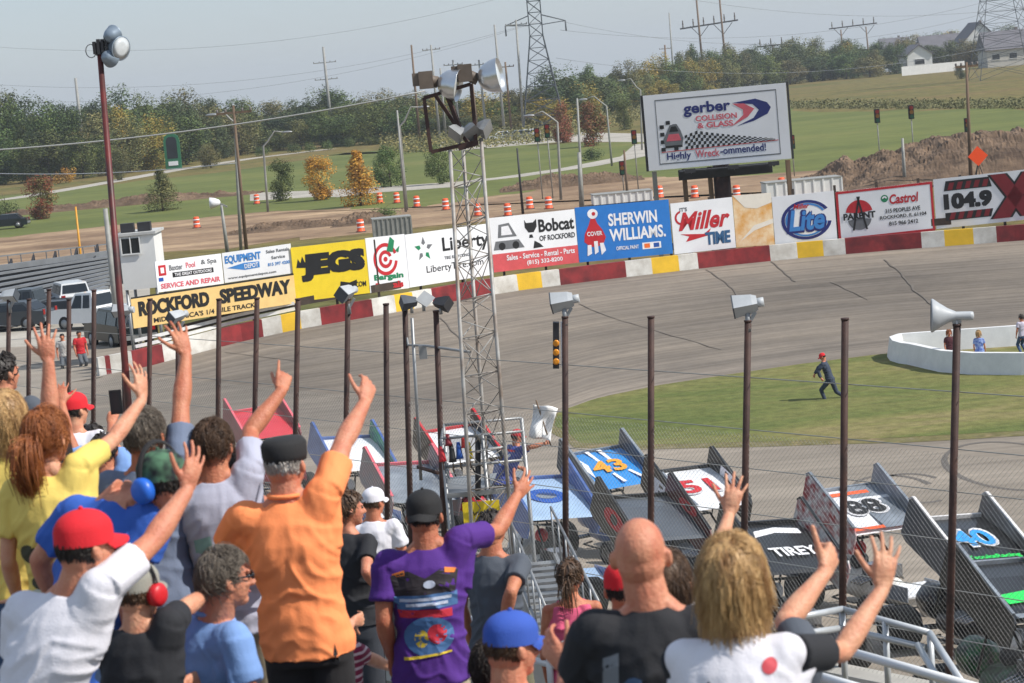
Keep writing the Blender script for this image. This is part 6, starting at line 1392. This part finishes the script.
    # hair
    if hair:
        kind, hm = hair[0], hair[1]; hb = MB()
        if kind in ('short', 'long', 'bob', 'pony', 'updo'):
            sc2 = {'short': 1.0, 'long': 1.05, 'bob': 1.08, 'pony': 1.02, 'updo': 1.04}[kind] * hs
            vv = []; ff = []; nu_, nv_ = 26, 14
            for j in range(nv_ + 1):
                for i in range(nu_):
                    ph = math.pi * (.02 + .66 * j / nv_); t = 2 * math.pi * i / nu_; f_ = math.sin(t)
                    lim = .66 if f_ < -.2 else (.66 - .30 * (f_ + .2) / .8 if f_ < .6 else .36); ph = math.pi * (.02 + lim * j / nv_)
                    if kind in ('long', 'bob') and f_ < .3: ph = math.pi * (.02 + .72 * j / nv_)
                    wv_ = 1 + .03 * noise.noise(V((math.cos(t) * 3, math.sin(t) * 3, ph * 2 + sd_)))
                    vv.append(c + hzv * .022 * k - hyv * .008 * k + hxv * math.sin(ph) * math.cos(t) * .086 * k * sc2 * wv_ + hyv * math.sin(ph) * math.sin(t) * .103 * k * sc2 * wv_ + hzv * math.cos(ph) * .103 * k * sc2 * wv_)
            for j in range(nv_):
                for i in range(nu_): ff.append((j * nu_ + i, (j + 1) * nu_ + i, (j + 1) * nu_ + (i + 1) % nu_, j * nu_ + (i + 1) % nu_))
            ff.append(tuple(range(nu_))); hb.add(vv, ff, 0, True)
            near = d < 14
            strands(hb, c, hxv, hyv, hzv, 'long' if kind in ('long', 'bob') else 'short', int(sd_ * 10), {'short': .05, 'long': .21, 'bob': .13, 'pony': .09, 'updo': .08}[kind] * k * hl, (3000 if kind in ('long', 'bob') else 2000) if d < 11.5 else 700 if near else 160, .0017 if d < 11.5 else .0035 if near else .006, hs=hs)
            if kind in ('pony', 'updo'):
                rr2 = random.Random(3); b0_ = c - hyv * .1 * k + hzv * (.0 if kind == 'pony' else .045) * k
                for _ in range(420 if d < 11.5 else 120 if near else 50):
                    a = V((rr2.gauss(0, .012), rr2.gauss(0, .012), rr2.gauss(0, .012)))
                    if kind == 'pony': hb.path([b0_ + a, b0_ - hyv * .05 * k + a * 2 - ez * .02, b0_ - hyv * .06 * k - ez * .1 * k + a * 2.4, b0_ - hyv * .035 * k - ez * .2 * k + a * 2.2 * rr2.uniform(.5, 1.2)], .0024 if d < 11.5 else .004, 4, r2=.001)
                    else: an = rr2.random() * 6.28; hb.path([b0_ + a, b0_ - hyv * .045 * k + a * 2 + (hxv * math.cos(an) + hzv * math.sin(an)) * .03, b0_ - hyv * .02 * k + (hxv * math.cos(an + 1) + hzv * math.sin(an + 1)) * .045], .005, 4, r2=.002)
                MB().path([b0_ + (hxv * math.cos(i / 8 * 6.283) + hzv * math.sin(i / 8 * 6.283)) * .022 - hyv * .01 for i in range(9)], .006).build('hair_band', blkp, th)
        elif kind == 'fringe':
            vv = []; ff = []; nu_ = 24
            for j in range(5):
                for i in range(nu_):
                    t = math.pi * (1.02 + .96 * i / (nu_ - 1)) ; ph = math.pi * (.44 + .25 * j / 4) ; vv.append(c + hzv * .022 * k - hyv * .008 * k + hxv * math.sin(ph) * math.cos(t) * .083 * k + hyv * math.sin(ph) * math.sin(t) * .1 * k + hzv * math.cos(ph) * .1 * k)
            for j in range(4):
                for i in range(nu_ - 1): ff.append((j * nu_ + i, (j + 1) * nu_ + i, (j + 1) * nu_ + i + 1, j * nu_ + i + 1))
            hb.add(vv, ff, 0, True); rr2 = random.Random(4)
            for _ in range(260):
                t = math.pi * rr2.uniform(1.02, 1.98); ph = math.pi * rr2.uniform(.44, .68); f0 = lambda q, o_: c + hzv * .022 * k - hyv * .008 * k + hxv * math.sin(q) * math.cos(t) * .083 * k * o_ + hyv * math.sin(q) * math.sin(t) * .1 * k * o_ + hzv * math.cos(q) * .1 * k
                hb.path([f0(ph, 1.0), f0(ph + .1, 1.05), f0(ph + .2, 1.06)], .0032, 4, r2=.001)
        hb.build('hair', hm, th)
    if hat:
        kind, hm = hat[0], hat[1]; tilt_ = hat[2] if len(hat) > 2 else 0; a4 = a3; hc = c + hzv * .05 * k - hyv * .004 * k; hb = MB(); back = hat[3] if len(hat) > 3 else False; fw_ = -hyv if back else hyv; sdv = -hxv if back else hxv
        if kind == 'cap':
            vv = []; ff = []; nu_, nv_ = 28, 9
            for j in range(nv_ + 1):
                for i in range(nu_):
                    ph = math.pi * .5 * j / nv_; t = 2 * math.pi * i / nu_; s6 = 1 + .012 * math.cos(6 * t) * math.sin(ph)
                    vv.append(hc + hxv * math.sin(ph) * math.cos(t) * .091 * k * s6 + hyv * math.sin(ph) * math.sin(t) * .108 * k * s6 + hzv * (math.cos(ph) ** .8 * .092 * k - .028 * k * (ph > 1.5)))
            for j in range(nv_):
                for i in range(nu_): ff.append((j * nu_ + i, (j + 1) * nu_ + i, (j + 1) * nu_ + (i + 1) % nu_, j * nu_ + (i + 1) % nu_))
            hb.add(vv, ff, 0, True); hb.ell(hc + hzv * .094 * k, .009 * k, nu=8, nv=5); ht = hb.build('cap', hm, th)
            br = MB(); vv = []; n_ = 14
            for z_ in (0, -.005):
                for i in range(n_ + 1):
                    t = math.pi * (.12 + .76 * i / n_); cx_ = math.cos(t); sy_ = math.sin(t)
                    dz = -.02 * k - abs(cx_) * .012 * k
                    vv.append(hc + sdv * cx_ * .086 * k + fw_ * sy_ * .1 * k + hzv * (dz + z_ + .01 * k)); vv.append(hc + sdv * cx_ * .078 * k + fw_ * (.1 * sy_ + .075 * sy_ ** .6) * k + hzv * (dz - .012 * k + z_ - abs(cx_) * .01))
            m2 = 2 * (n_ + 1); ff = [(2 * i, 2 * i + 2, 2 * i + 3, 2 * i + 1) for i in range(n_)] + [(m2 + 2 * i, m2 + 2 * i + 1, m2 + 2 * i + 3, m2 + 2 * i + 2) for i in range(n_)] + [(2 * i + 1, 2 * i + 3, m2 + 2 * i + 3, m2 + 2 * i + 1) for i in range(n_)]
            br.add(vv, ff, 0, True).build('brim', hm, ht)
        elif kind == 'flat':
            hb.loft([(hc - hzv * .03 * k, hxv * .089 * k, hyv * .106 * k), (hc - hzv * .005 * k, hxv * .094 * k, hyv * .112 * k), (hc + hzv * .045 * k, hxv * .095 * k, hyv * .115 * k), (hc + hzv * .066 * k, hxv * .08 * k, hyv * .098 * k), (hc + hzv * .072 * k, hxv * .03 * k, hyv * .04 * k)], 26); hb.build('cap', hm, th)
        elif kind == 'helmet':
            hb.ell(c + hzv * .01, (.12 * k, .14 * k, .135 * k), ax=a3, nu=20, nv=14); hb.build('helmet', hm, th); MB().ell(c + hyv * .03, (.105 * k, .125 * k, .045 * k), ax=a3).build('visor', mglass, th)
    if muffs:
        for s_ in (-1, 1):
            e = c + hxv * s_ * .092 * k - hzv * .0 * k; MB().lathe([(.03 * k, -.012), (.05 * k, -.01), (.052 * k, .02 * k), (.04 * k, .034 * k), (.012 * k, .038 * k)], e, (hyv, hzv, hxv * s_), 22).build('ear_muff', muffs, th)
        MB().path([c + hxv * math.cos(t / 14 * math.pi) * .108 * k + hzv * (math.sin(t / 14 * math.pi) * .155 * k + .02 * k) for t in range(15)], .011 * k, 8, flat=.4).build('head_band', blkp, th)
    if glasses:
        g = MB()
        for s_ in (-1, 1): g.ell(c + hxv * s_ * .034 * k + hzv * .01 * k + hyv * .1 * k, (.027 * k, .006 * k, .018 * k), ax=a3); g.tube(c + hxv * s_ * .062 * k + hzv * .012 * k + hyv * .094 * k, c + hxv * s_ * .084 * k + hzv * .012 * k - hyv * .01 * k, .004 * k, n=6)
        g.beam(c + hxv * -.02 * k + hzv * .014 * k + hyv * .104 * k, c + hxv * .02 * k + hzv * .014 * k + hyv * .104 * k, .005, .005); g.build('sunglasses', mglass, th)
    return th, SH, N, ex, ey
orange = cloth('shirt_orange', (255, 148, 90)); purple = cloth('shirt_purple', (78, 36, 128)); black_t = cloth('shirt_black', (34, 35, 40)); wht = cloth('shirt_white', (222, 220, 228)); gryt = cloth('shirt_pale_grey', (172, 174, 192)); yel = cloth('shirt_yellow', (228, 200, 104)); blu = cloth('shirt_blue', (52, 96, 184)); pinkt = cloth('top_pink', (214, 90, 124)); lblue = cloth('shirt_light_blue', (120, 154, 208)); dgry = cloth('shirt_dark_grey', (78, 84, 94)); coral = cloth('shirt_coral', (230, 94, 66)); redt = cloth('shirt_red', (190, 38, 46))
capred = cloth('cap_red', (214, 30, 42)); capblk = cloth('cap_black', (32, 32, 34)); capblu = cloth('cap_blue', (52, 86, 176)); capgry = cloth('cap_grey', (150, 148, 138)); camo = mat('cap_camouflage', (82, 120, 92), .85, c2=(26, 28, 32), vs=22, vdet=1)
stripes = mat('shirt_striped', (170, 60, 90), .85)
def make_stripes():
    nt = stripes.node_tree; N_ = nt.nodes.new; tc = N_('ShaderNodeTexCoord'); wv = N_('ShaderNodeTexWave'); wv.bands_direction = 'Z'; wv.inputs['Scale'].default_value = 8; rp = N_('ShaderNodeValToRGB'); rp.color_ramp.interpolation = 'CONSTANT'; rp.color_ramp.elements[0].color = lin((140, 40, 76)); rp.color_ramp.elements[1].color = lin((222, 200, 206)); rp.color_ramp.elements[1].position = .72
    nt.links.new(tc.outputs['Object'], wv.inputs['Vector']); nt.links.new(wv.outputs['Fac'], rp.inputs['Fac']); nt.links.new(rp.outputs['Color'], nt.nodes['Principled BSDF'].inputs['Base Color'])
make_stripes()
def circ(u, v, r, ry=None, n=16): return [(u + math.cos(i / n * 6.283) * r, v + math.sin(i / n * 6.283) * (ry or r)) for i in range(n)]
pm = lambda n, c: mat(n, c, .7)
# --- front right
person('bald man in a black T-shirt with a faded print, seen from behind', 7.3, 641, 557, yaw=4, hyaw=8, build=1.0, shift=.02, top=black_t, skn=sk3, lean=(.02, -.06), arms={'L': ((571, 700), (566, 668), (540, 634), 'relax', {'n': (.6, .4, -.3)})},
       prints=[('print', pm('tee_print_grey', (116, 120, 126)), [('poly', [(-.16, -.12), (-.11, -.10), (-.12, -.2), (-.15, -.3), (-.19, -.3), (-.17, -.2)]), ('poly', [(.03, -.1), (.07, -.16), (.09, -.26), (.05, -.26), (.04, -.17)])]), ('print', pm('tee_print_blue', (60, 84, 116)), [('poly', circ(-.07, -.24, .05, .07)), ('poly', circ(.0, -.34, .06, .06))])])
person('blonde woman in a white T-shirt with black sleeves, right arm raised', 6.9, 733, 582, yaw=10, hyaw=14, fem=True, top=wht, skn=sk1, hair=('long', h_bl), lean=(-.02, -.08), sleeve='short', sleeve_mat=black_t, hs=1.08, hl=.62, arms={'R': ((842, 652), (882, 590), (888, 538), 'open', {'n': (-.2, 1, 0)}), 'L': ((690, 700), (700, 720), (705, 730), 'relax', {})}, vox=.0048,
       prints=[('print', pm('tee_print_dark', (40, 40, 46)), [('poly', [(-.1, -.25), (.1, -.24), (.1, -.255), (-.1, -.27)]), ('poly', [(-.085, -.1), (-.07, -.09), (-.07, -.16), (-.085, -.17)])]), ('print', pm('tee_print_red', (200, 70, 80)), [('poly', circ(.1, -.06, .022))])])
person('person mostly hidden behind the blonde woman, giving a thumbs up', 7.9, 740, 622, yaw=10, fem=False, top=dgry, skn=sk1, hair=('short', h_br), shift=.05, arms={'R': ((786, 622), (823, 575), (836, 545), 'thumb', {'n': (-.5, .6, .1), 'thumb': (-.2, .1, 1), 'k': 1.15})})
person('light brown haired person in white between the bald man and the blonde woman', 9.2, 668, 584, yaw=15, hyaw=20, fem=True, top=wht, skn=sk1, hair=('bob', h_br), arms={'R': ((716, 560), (729, 515), (737, 478), 'open', {'n': (.1, 1, 0)})})
person('person in a red cap mostly hidden left of the bald head', 11.2, 624, 590, yaw=0, top=redt, skn=sk2, hair=('fringe', h_dk), hat=('cap', capred))
# --- centre
person('man in a purple T-shirt with a colourful back print and black cap, arm raised', 12.0, 425, 517, yaw=-4, hyaw=12, build=1.08, top=purple, bottom=khk, skn=sk2, hair=('fringe', h_dk), hat=('cap', capblk, 0, True), lean=(-.03, 0), hemz=-.86, shoulder_w=.205,
       arms={'R': ((497, 531), (516, 497), (531, 477), 'open', {'n': (-.2, 1, .2)}), 'L': ((384, 622), (391, 655), (392, 680), 'relax', {'n': (1, 0, 0)})},
       prints=[('print', pm('tee_black_wings', (40, 34, 40)), [('poly', [(-.19, -.1), (-.1, -.08), (-.02, -.12), (.06, -.08), (.15, -.1), (.13, -.2), (-.17, -.2)])]), ('print', pm('tee_orange', (230, 130, 50)), [('poly', [(-.18, -.09), (-.12, -.075), (-.12, -.1), (-.18, -.11)]), ('poly', [(.08, -.075), (.14, -.09), (.13, -.11), (.08, -.1)])]), ('print', pm('tee_steel', (70, 110, 160)), [('poly', [(-.18, -.2), (.14, -.2), (.14, -.27), (-.18, -.27)]), ('poly', circ(-.01, -.41, .125, .1, 22))]), ('print', pm('tee_red', (190, 40, 60)), [('poly', [(-.16, -.27), (.11, -.28), (.11, -.32), (-.15, -.31)]), ('poly', circ(.03, -.4, .05, .05))]), ('print', pm('tee_yellow', (226, 196, 60)), [('poly', circ(-.05, -.42, .035, .045)), ('poly', [(-.14, -.51), (.1, -.49), (.1, -.5), (-.14, -.525)])]), ('print', pm('tee_pale', (190, 200, 220)), [('poly', [(-.15, -.215), (.11, -.215), (.11, -.23), (-.15, -.23)]), ('poly', [(-.12, -.24), (.09, -.24), (.09, -.255), (-.12, -.255)]), ('poly', circ(.0, -.15, .03, .02))])])
person('big man in an orange polo shirt with flat black cap and white hair, arm raised', 10.3, 286, 465, yaw=6, hyaw=22, build=1.14, top=orange, bottom=blkp, skn=sk3, hair=('fringe', h_wh), hat=('flat', capblk), collar=True, lean=(.03, 0), hemz=-.86, arms={'R': ((343, 443), (364, 404), (371, 376), 'relax', {'n': (-.3, .9, .2)}), 'L': ((222, 560), (262, 570), (285, 560), 'relax', {})},
       prints=[('side_vent', capblk, [('poly', [(.155, -.69), (.14, -.60), (.125, -.69)])])])
person('man in a pale grey T-shirt pointing one finger up, left of the orange shirt', 10.9, 214, 447, yaw=-6, hyaw=18, build=1.02, top=gryt, bottom=khk, skn=sk2, hair=('short', h_br), lean=(.05, 0), hemz=-.9, arms={'R': ((250, 432), (281, 392), (286, 366), 'point', {'n': (-.2, 1, .1)}), 'L': ((180, 540), (190, 580), (190, 600), 'relax', {})}, prints=[('print', pm('tee_print_green', (130, 166, 158)), [('poly', [(-.14, -.24), (-.06, -.22), (-.06, -.3), (-.14, -.3)])])])
person('dark haired woman in a black top in profile, standing left of the purple shirt', 16.0, 349, 510, yaw=35, hyaw=68, build=1.15, fem=True, top=black_t, bottom=cloth('trousers_charcoal', (50, 54, 62)), skn=sk3, hair=('short', h_br), arms={'R': ((366, 572), (379, 590), (376, 603), 'relax', {'ef': False})})
person('seated person in a maroon and white striped shirt and light jeans', 12.2, 312, 606, yaw=38, hyaw=30, fem=True, top=stripes, bottom=cloth('jeans_light', (112, 158, 196)), skn=sk1, hair=('bob', h_br), pose='sit', sleeve='short', shift=.1, arms={'R': ((366, 657), (393, 668), (408, 672), 'relax', {'ef': True}), 'L': ((340, 640), (352, 622), (368, 617), 'relax', {})})
person('girl with a brown ponytail in a pink tank top', 16.0, 570, 578, yaw=0, hyaw=12, fem=True, sc_=.96, top=pinkt, skn=sk2, hair=('pony', h_br), sleeve=None, tank=True, bottom=deno)
person('man in a dark grey T-shirt standing behind the raised purple sleeve', 15.0, 492, 530, yaw=20, hyaw=30, top=dgry, bottom=cloth('shorts_olive', (110, 106, 84)), skn=sk2, hair=('short', h_dk), arms={'R': ((511, 592), (503, 625), (500, 640), 'relax', {'ef': False})})
person('person in a blue cap and coral shirt seated at the bottom, facing right', 8.9, 512, 648, yaw=25, hyaw=58, nod=4, top=coral, skn=sk3, hair=('fringe', h_br), hat=('cap', capblu), pose='sit')
person('person in a charcoal shirt with pale sleeve stripes bending at the bottom', 9.6, 497, 668, yaw=30, hyaw=50, build=1.2, top=cloth('shirt_charcoal', (66, 68, 78)), skn=sk2, hair=('short', h_dk), pose='sit', shift=-.10, prints=[('sleeve_stripes', pm('stripe_pale', (200, 200, 206)), [('poly', [(-.18, -.1), (-.12, -.06), (-.12, -.08), (-.18, -.12)]), ('poly', [(-.18, -.14), (-.12, -.1), (-.12, -.12), (-.18, -.16)])])])
# --- left
person('man in a red cap and white T-shirt in the lower left, right arm raised', 8.3, 86, 549, yaw=24, hyaw=48, build=1.02, top=wht, skn=sk3, hair=('fringe', h_dk), hat=('cap', capred), lean=(-.24, -.10), shift=-.05, hemz=-.95, arms={'R': ((152, 542), (186, 492), (197, 452), 'open', {'n': (-.7, .7, .1)})})
person('person in a royal blue T-shirt with camouflage cap and blue ear muffs', 9.2, 163, 486, yaw=30, hyaw=-48, nod=6, build=1.2, top=blu, skn=sk3, hair=('fringe', h_dk), hat=('cap', camo), muffs=mat('muff_blue', (40, 100, 200), .4), lean=(-.20, -.12), shift=-.24, nz=.10, hemz=-1.0, arms={'R': ((128, 585), (132, 640), (132, 660), 'relax', {}), 'L': ((40, 560), (60, 610), (62, 630), 'relax', {})})
person('ginger haired girl in a yellow printed T-shirt, arms raised', 9.9, 47, 438, yaw=8, hyaw=28, fem=True, top=yel, skn=sk1, hair=('pony', h_rd), lean=(.05, 0), hemz=-.86, arms={'R': ((113, 440), (142, 400), (140, 366), 'open', {'n': (-.8, .6, .1)}), 'L': ((8, 560), (18, 600), (20, 615), 'relax', {})},
       prints=[('print', pm('tee_camo_dark', (60, 58, 40)), [('poly', circ(-.1, -.3, .05, .04)), ('poly', circ(-.06, -.42, .06, .03)), ('poly', circ(-.12, -.52, .045, .03))]), ('print', pm('tee_camo_pale', (190, 190, 176)), [('poly', circ(-.04, -.35, .035, .05)), ('poly', circ(-.09, -.47, .04, .025))])])
person('person behind the ginger haired girl with a hand held high', 11.2, 30, 452, yaw=10, fem=False, top=blkp, skn=sk3, hair=('short', h_br), arms={'R': ((46, 398), (48, 348), (42, 310), 'open', {'n': (-.1, 1, .1)})})
person('blonde older woman in yellow at the left edge', 10.4, 6, 420, yaw=15, hyaw=-10, fem=True, top=yel, skn=sk1, hair=('bob', h_bl), build=1.1)
person('grey haired man with a straight raised arm in the left crowd', 10.9, 146, 436, yaw=12, hyaw=20, top=cloth('shirt_slate', (110, 122, 146)), skn=sk2, hair=('short', h_gy), arms={'R': ((181, 406), (186, 356), (177, 326), 'open', {'n': (-.5, .8, .1)})})
person('child in a grey cap with red ear muffs and black shirt', 8.9, 139, 594, yaw=14, hyaw=30, sc_=.86, top=black_t, skn=sk1, hair=('fringe', h_br), hat=('cap', capgry), muffs=mat('muff_red', (204, 30, 40), .4), arms={'R': ((180, 612), (208, 592), (214, 574), 'open', {'n': (-1, .2, 0)}), 'L': ((136, 690), (180, 686), (206, 676), 'relax', {})})
person('grey haired man in a light blue shirt with sunglasses, looking right', 9.3, 225, 580, yaw=52, hyaw=66, build=.92, top=lblue, skn=sk3, hair=('short', h_gy), glasses=True, collar=True, lean=(-.24, -.1), shift=-.06, pose='sit')
person('person in a dark red shirt between the grey and orange shirts', 12.8, 246, 470, yaw=0, top=redt, skn=sk2, hair=('short', h_dk), build=1.05)
person('small figure in a red cap and white shirt far down the crowd on the left', 17.5, 75, 411, yaw=10, hyaw=40, top=wht, skn=sk1, hair=('fringe', h_dk), hat=('cap', capred))
t22 = person('dark haired person low behind the red cap', 18.0, 93, 440, yaw=0, top=wht, skn=sk2, hair=('short', h_dk))
tph = person('person holding up a black phone on the left', 16.0, 104, 452, yaw=5, top=lblue, skn=sk2, hair=('short', h_dk), arms={'R': ((113, 445), (111, 425), (115, 408), 'cup', {'n': (0, 1, 0)}), 'L': ((64, 425), (62, 405), (61, 385), 'open', {})})
q = P(116, 402, 15.75); MB().box(q, (.075, .012, .15)).build
ph = thing('phone', 'black phone held up by a raised hand on the left', 'phone', q); MB().box((0, 0, 0), (.08, .012, .16)).build('case', blkp, ph, local=True); MB().box((0, -.0075, 0), (.07, .002, .145)).build('screen', mglass, ph, local=True)
person('dark haired head at the far left edge above the blonde woman', 14.5, 3, 374, yaw=10, hyaw=40, top=dgry, skn=sk3, hair=('short', h_dk))
person('person waving by the fence in white between the orange and purple shirts', 21.0, 374, 503, yaw=10, hyaw=40, top=wht, bottom=blkp, skn=sk2, hair=('fringe', h_br), hat=('cap', wht), floor=4.6)
# --- people on the track
person('official in a red shirt standing in the pit gate', 92, 79, 334, yaw=150, top=redt, bottom=cloth('trousers_grey', (90, 96, 104)), skn=sk2, hair=('short', h_dk), floor=G(82, 373, 1.0).z)
person('person in grey standing left of the official in red', 92, 62, 337, yaw=170, top=cloth('shirt_grey', (170, 168, 166)), bottom=cloth('trousers_grey', (90, 96, 104)), skn=sk2, hair=('short', h_dk), floor=1.0)
q = G(812, 401); dr_ = (q - CAM).dot(_f)
person('crew member in dark overalls and red cap running over the infield grass', dr_, 822.5, 357, yaw=-70, nod=22, sc_=.94, lean=(0, -.16), top=cloth('overall_dark', (52, 62, 80)), bottom=cloth('overall_dark', (52, 62, 80)), skn=sk3, hair=('fringe', h_dk), hat=('cap', capred), sleeve='long', floor=0, arms={'L': ((815, 375), (823, 383), (826, 383), 'fist', {}), 'R': ((812, 372), (810, 382), (812, 385), 'fist', {})}, legs={-1: ((0, .30, -.28), (0, -.12, -.38)), 1: ((0, -.14, -.38), (0, -.34, -.22))})
for (x, y, lab, tp, bt, hr, yw, fm) in ((949, 333, 'woman in a dark red top behind the white barrier under the horn speaker', cloth('top_wine', (70, 26, 36)), deno, h_rd, 170, True), (978.5, 334, 'woman in a blue patterned top behind the white barrier', mat('top_blue_pattern', (60, 90, 170), .8, c2=(150, 170, 210), vs=14), cloth('jeans_pale', (140, 170, 205)), h_bl, 20, True), (1021, 318, 'man in a pale shirt at the right edge behind the white barrier', cloth('shirt_pale', (190, 184, 200)), deno, h_dk, -20, False)):
    q = G(x, y + 37); dd = (q - CAM).dot(_f); person(lab, dd, x, y, yaw=yw, fem=fm, top=tp, bottom=bt, skn=sk2, hair=('bob' if fm else 'short', hr), floor=0, sc_=.80)
# flagger
fgy = person('flagman in a blue and red jacket leaning from the flag stand', 42.0, 517, 437, yaw=60, hyaw=70, nod=10, lean=(0, -.34), build=1.1, top=mat('jacket_blue', (58, 74, 150), .7, c2=(64, 80, 160), vs=5), bottom=cloth('trousers_grey', (90, 96, 104)), skn=sk2, hair=('fringe', h_dk), hat=('cap', redt), floor=z0 + .04, arms={'R': ((531, 447), (547, 443), (551, 441), 'fist', {'ef': False, 'wf': False}), 'L': ((506, 462), (520, 468), (528, 470), 'fist', {})}, vox=.009,
       prints=[('print', pwhite, [('poly', circ(-.08, -.12, .04, .03)), ('poly', circ(.07, -.13, .04, .03))]), ('print', pred, [('poly', [(-.16, -.04), (.16, -.04), (.16, -.07), (-.16, -.07)])])])
wf = thing('white_flag', 'white flag waving in the flagman\'s outstretched hand', 'flag', fgy[1]['R'][2]); hw_ = fgy[1]['R'][2]; dW = (hw_ - CAM).dot(_f)
MB().tube(P(551, 446, dW), P(536, 400, dW), .014, n=8).build('stick', mwood, wf)
fv = []; ffc = []; cr = [(533, 404), (557, 408), (550, 441), (530, 437)]; nn_ = 14
for j in range(nn_ + 1):
    for i in range(nn_ + 1):
        u, v = i / nn_, j / nn_; x = (cr[0][0] * (1 - u) + cr[1][0] * u) * (1 - v) + (cr[3][0] * (1 - u) + cr[2][0] * u) * v; y = (cr[0][1] * (1 - u) + cr[1][1] * u) * (1 - v) + (cr[3][1] * (1 - u) + cr[2][1] * u) * v
        fv.append(P(x + math.sin(v * 5 + u * 2) * .8, y + math.sin(u * 7) * .8, dW + .09 * math.sin(u * 8 + v * 3) + .05 * math.sin(v * 7 - u * 3)))
for j in range(nn_):
    for i in range(nn_): ffc.append((j * (nn_ + 1) + i, j * (nn_ + 1) + i + 1, (j + 1) * (nn_ + 1) + i + 1, (j + 1) * (nn_ + 1) + i))
fb = MB(); fb.add(fv, ffc, 0, True); fo_ = fb.build('cloth', mat('flag_white', (240, 240, 240), .8, trans=0.0), wf); sm = fo_.modifiers.new('s', 'SOLIDIFY'); sm.thickness = .006

# ------------------------------------------------------------------ railings at the lower right
def rail(label, lines, r=.024, d=(17, 17), m=mgalv, name='railing'):
    a = P(lines[0][0], lines[0][1], d[0]); th = thing(name, label, 'railing', V((a.x, a.y, a.z - 1)))
    for ln_ in lines:
        x0, y0_, x1, y1 = ln_[:4]; da, db = (ln_[4], ln_[5]) if len(ln_) > 4 else d
        MB().tube(P(x0, y0_, da), P(x1, y1, db), ln_[6] if len(ln_) > 6 else r, n=10).build('rail', m, th)
mrw2 = mat('rail_bright_zinc', (186, 190, 194), .4, metal=.2, var=.1); mrw = mat('rail_painted_white', (222, 224, 226), .4, metal=.0, var=.08)
rail('white stair railing enclosure in front of the numbered cars at lower right', [(800, 617, 842, 609, 17, 17.6), (842, 609, 930, 633, 17.6, 17), (930, 633, 962, 683, 17, 15.5), (800, 634, 842, 628, 17, 17.6), (842, 628, 925, 648, 17.6, 17), (842, 609, 846, 700, 17.6, 17.6), (930, 633, 934, 710, 17, 17), (918, 645, 940, 683, 17, 16), (885, 621, 889, 700, 17.3, 17.3)], m=mrw2)
rail('long white handrail crossing the lower right corner', [(826, 645, 985, 690, 15, 13.5, .028), (790, 668, 900, 700, 14, 13, .028), (960, 683, 958, 720, 13.9, 13.9)], m=mrw)
rail('white handrail running behind the blue cap at the bottom', [(470, 620, 640, 660, 16.5, 15.5, .03), (470, 645, 640, 686, 16.5, 15.5), (548, 640, 552, 700, 16, 16), (472, 620, 476, 700, 16.5, 16.5)], m=mrw)
mb = MB(); mb.box((0, 22.5, 3.2), (30, 6, .1)); 
tag(MB().prism([V((-11, 20, 3.4)), V((9, 20, 3.4)), V((9, 25, 3.4)), V((-11, 25, 3.4))], V((0, 0, .12))).build('walkway', mat('walkway_concrete', (150, 150, 150), .8, var=.1)), 'grey concrete walkway between the grandstand and the catch fence', 'walkway')
HAZE = 0.0002
# ------------------------------------------------------------------ the hazy air
hz = bpy.data.materials.new('haze_air'); hz.use_nodes = True; nt = hz.node_tree
nt.nodes.remove(nt.nodes['Principled BSDF']); pv = nt.nodes.new('ShaderNodeVolumePrincipled'); pv.inputs['Color'].default_value = (.88, .93, 1, 1); pv.inputs['Density'].default_value = HAZE; pv.inputs['Anisotropy'].default_value = .2
nt.links.new(pv.outputs[0], nt.nodes['Material Output'].inputs['Volume'])
mb = MB(); mb.box((0, 1950, -155), (5000, 4100, 412)); o = mb.build('haze', hz, origin=(0, 0, 0)); o['kind'] = 'stuff'
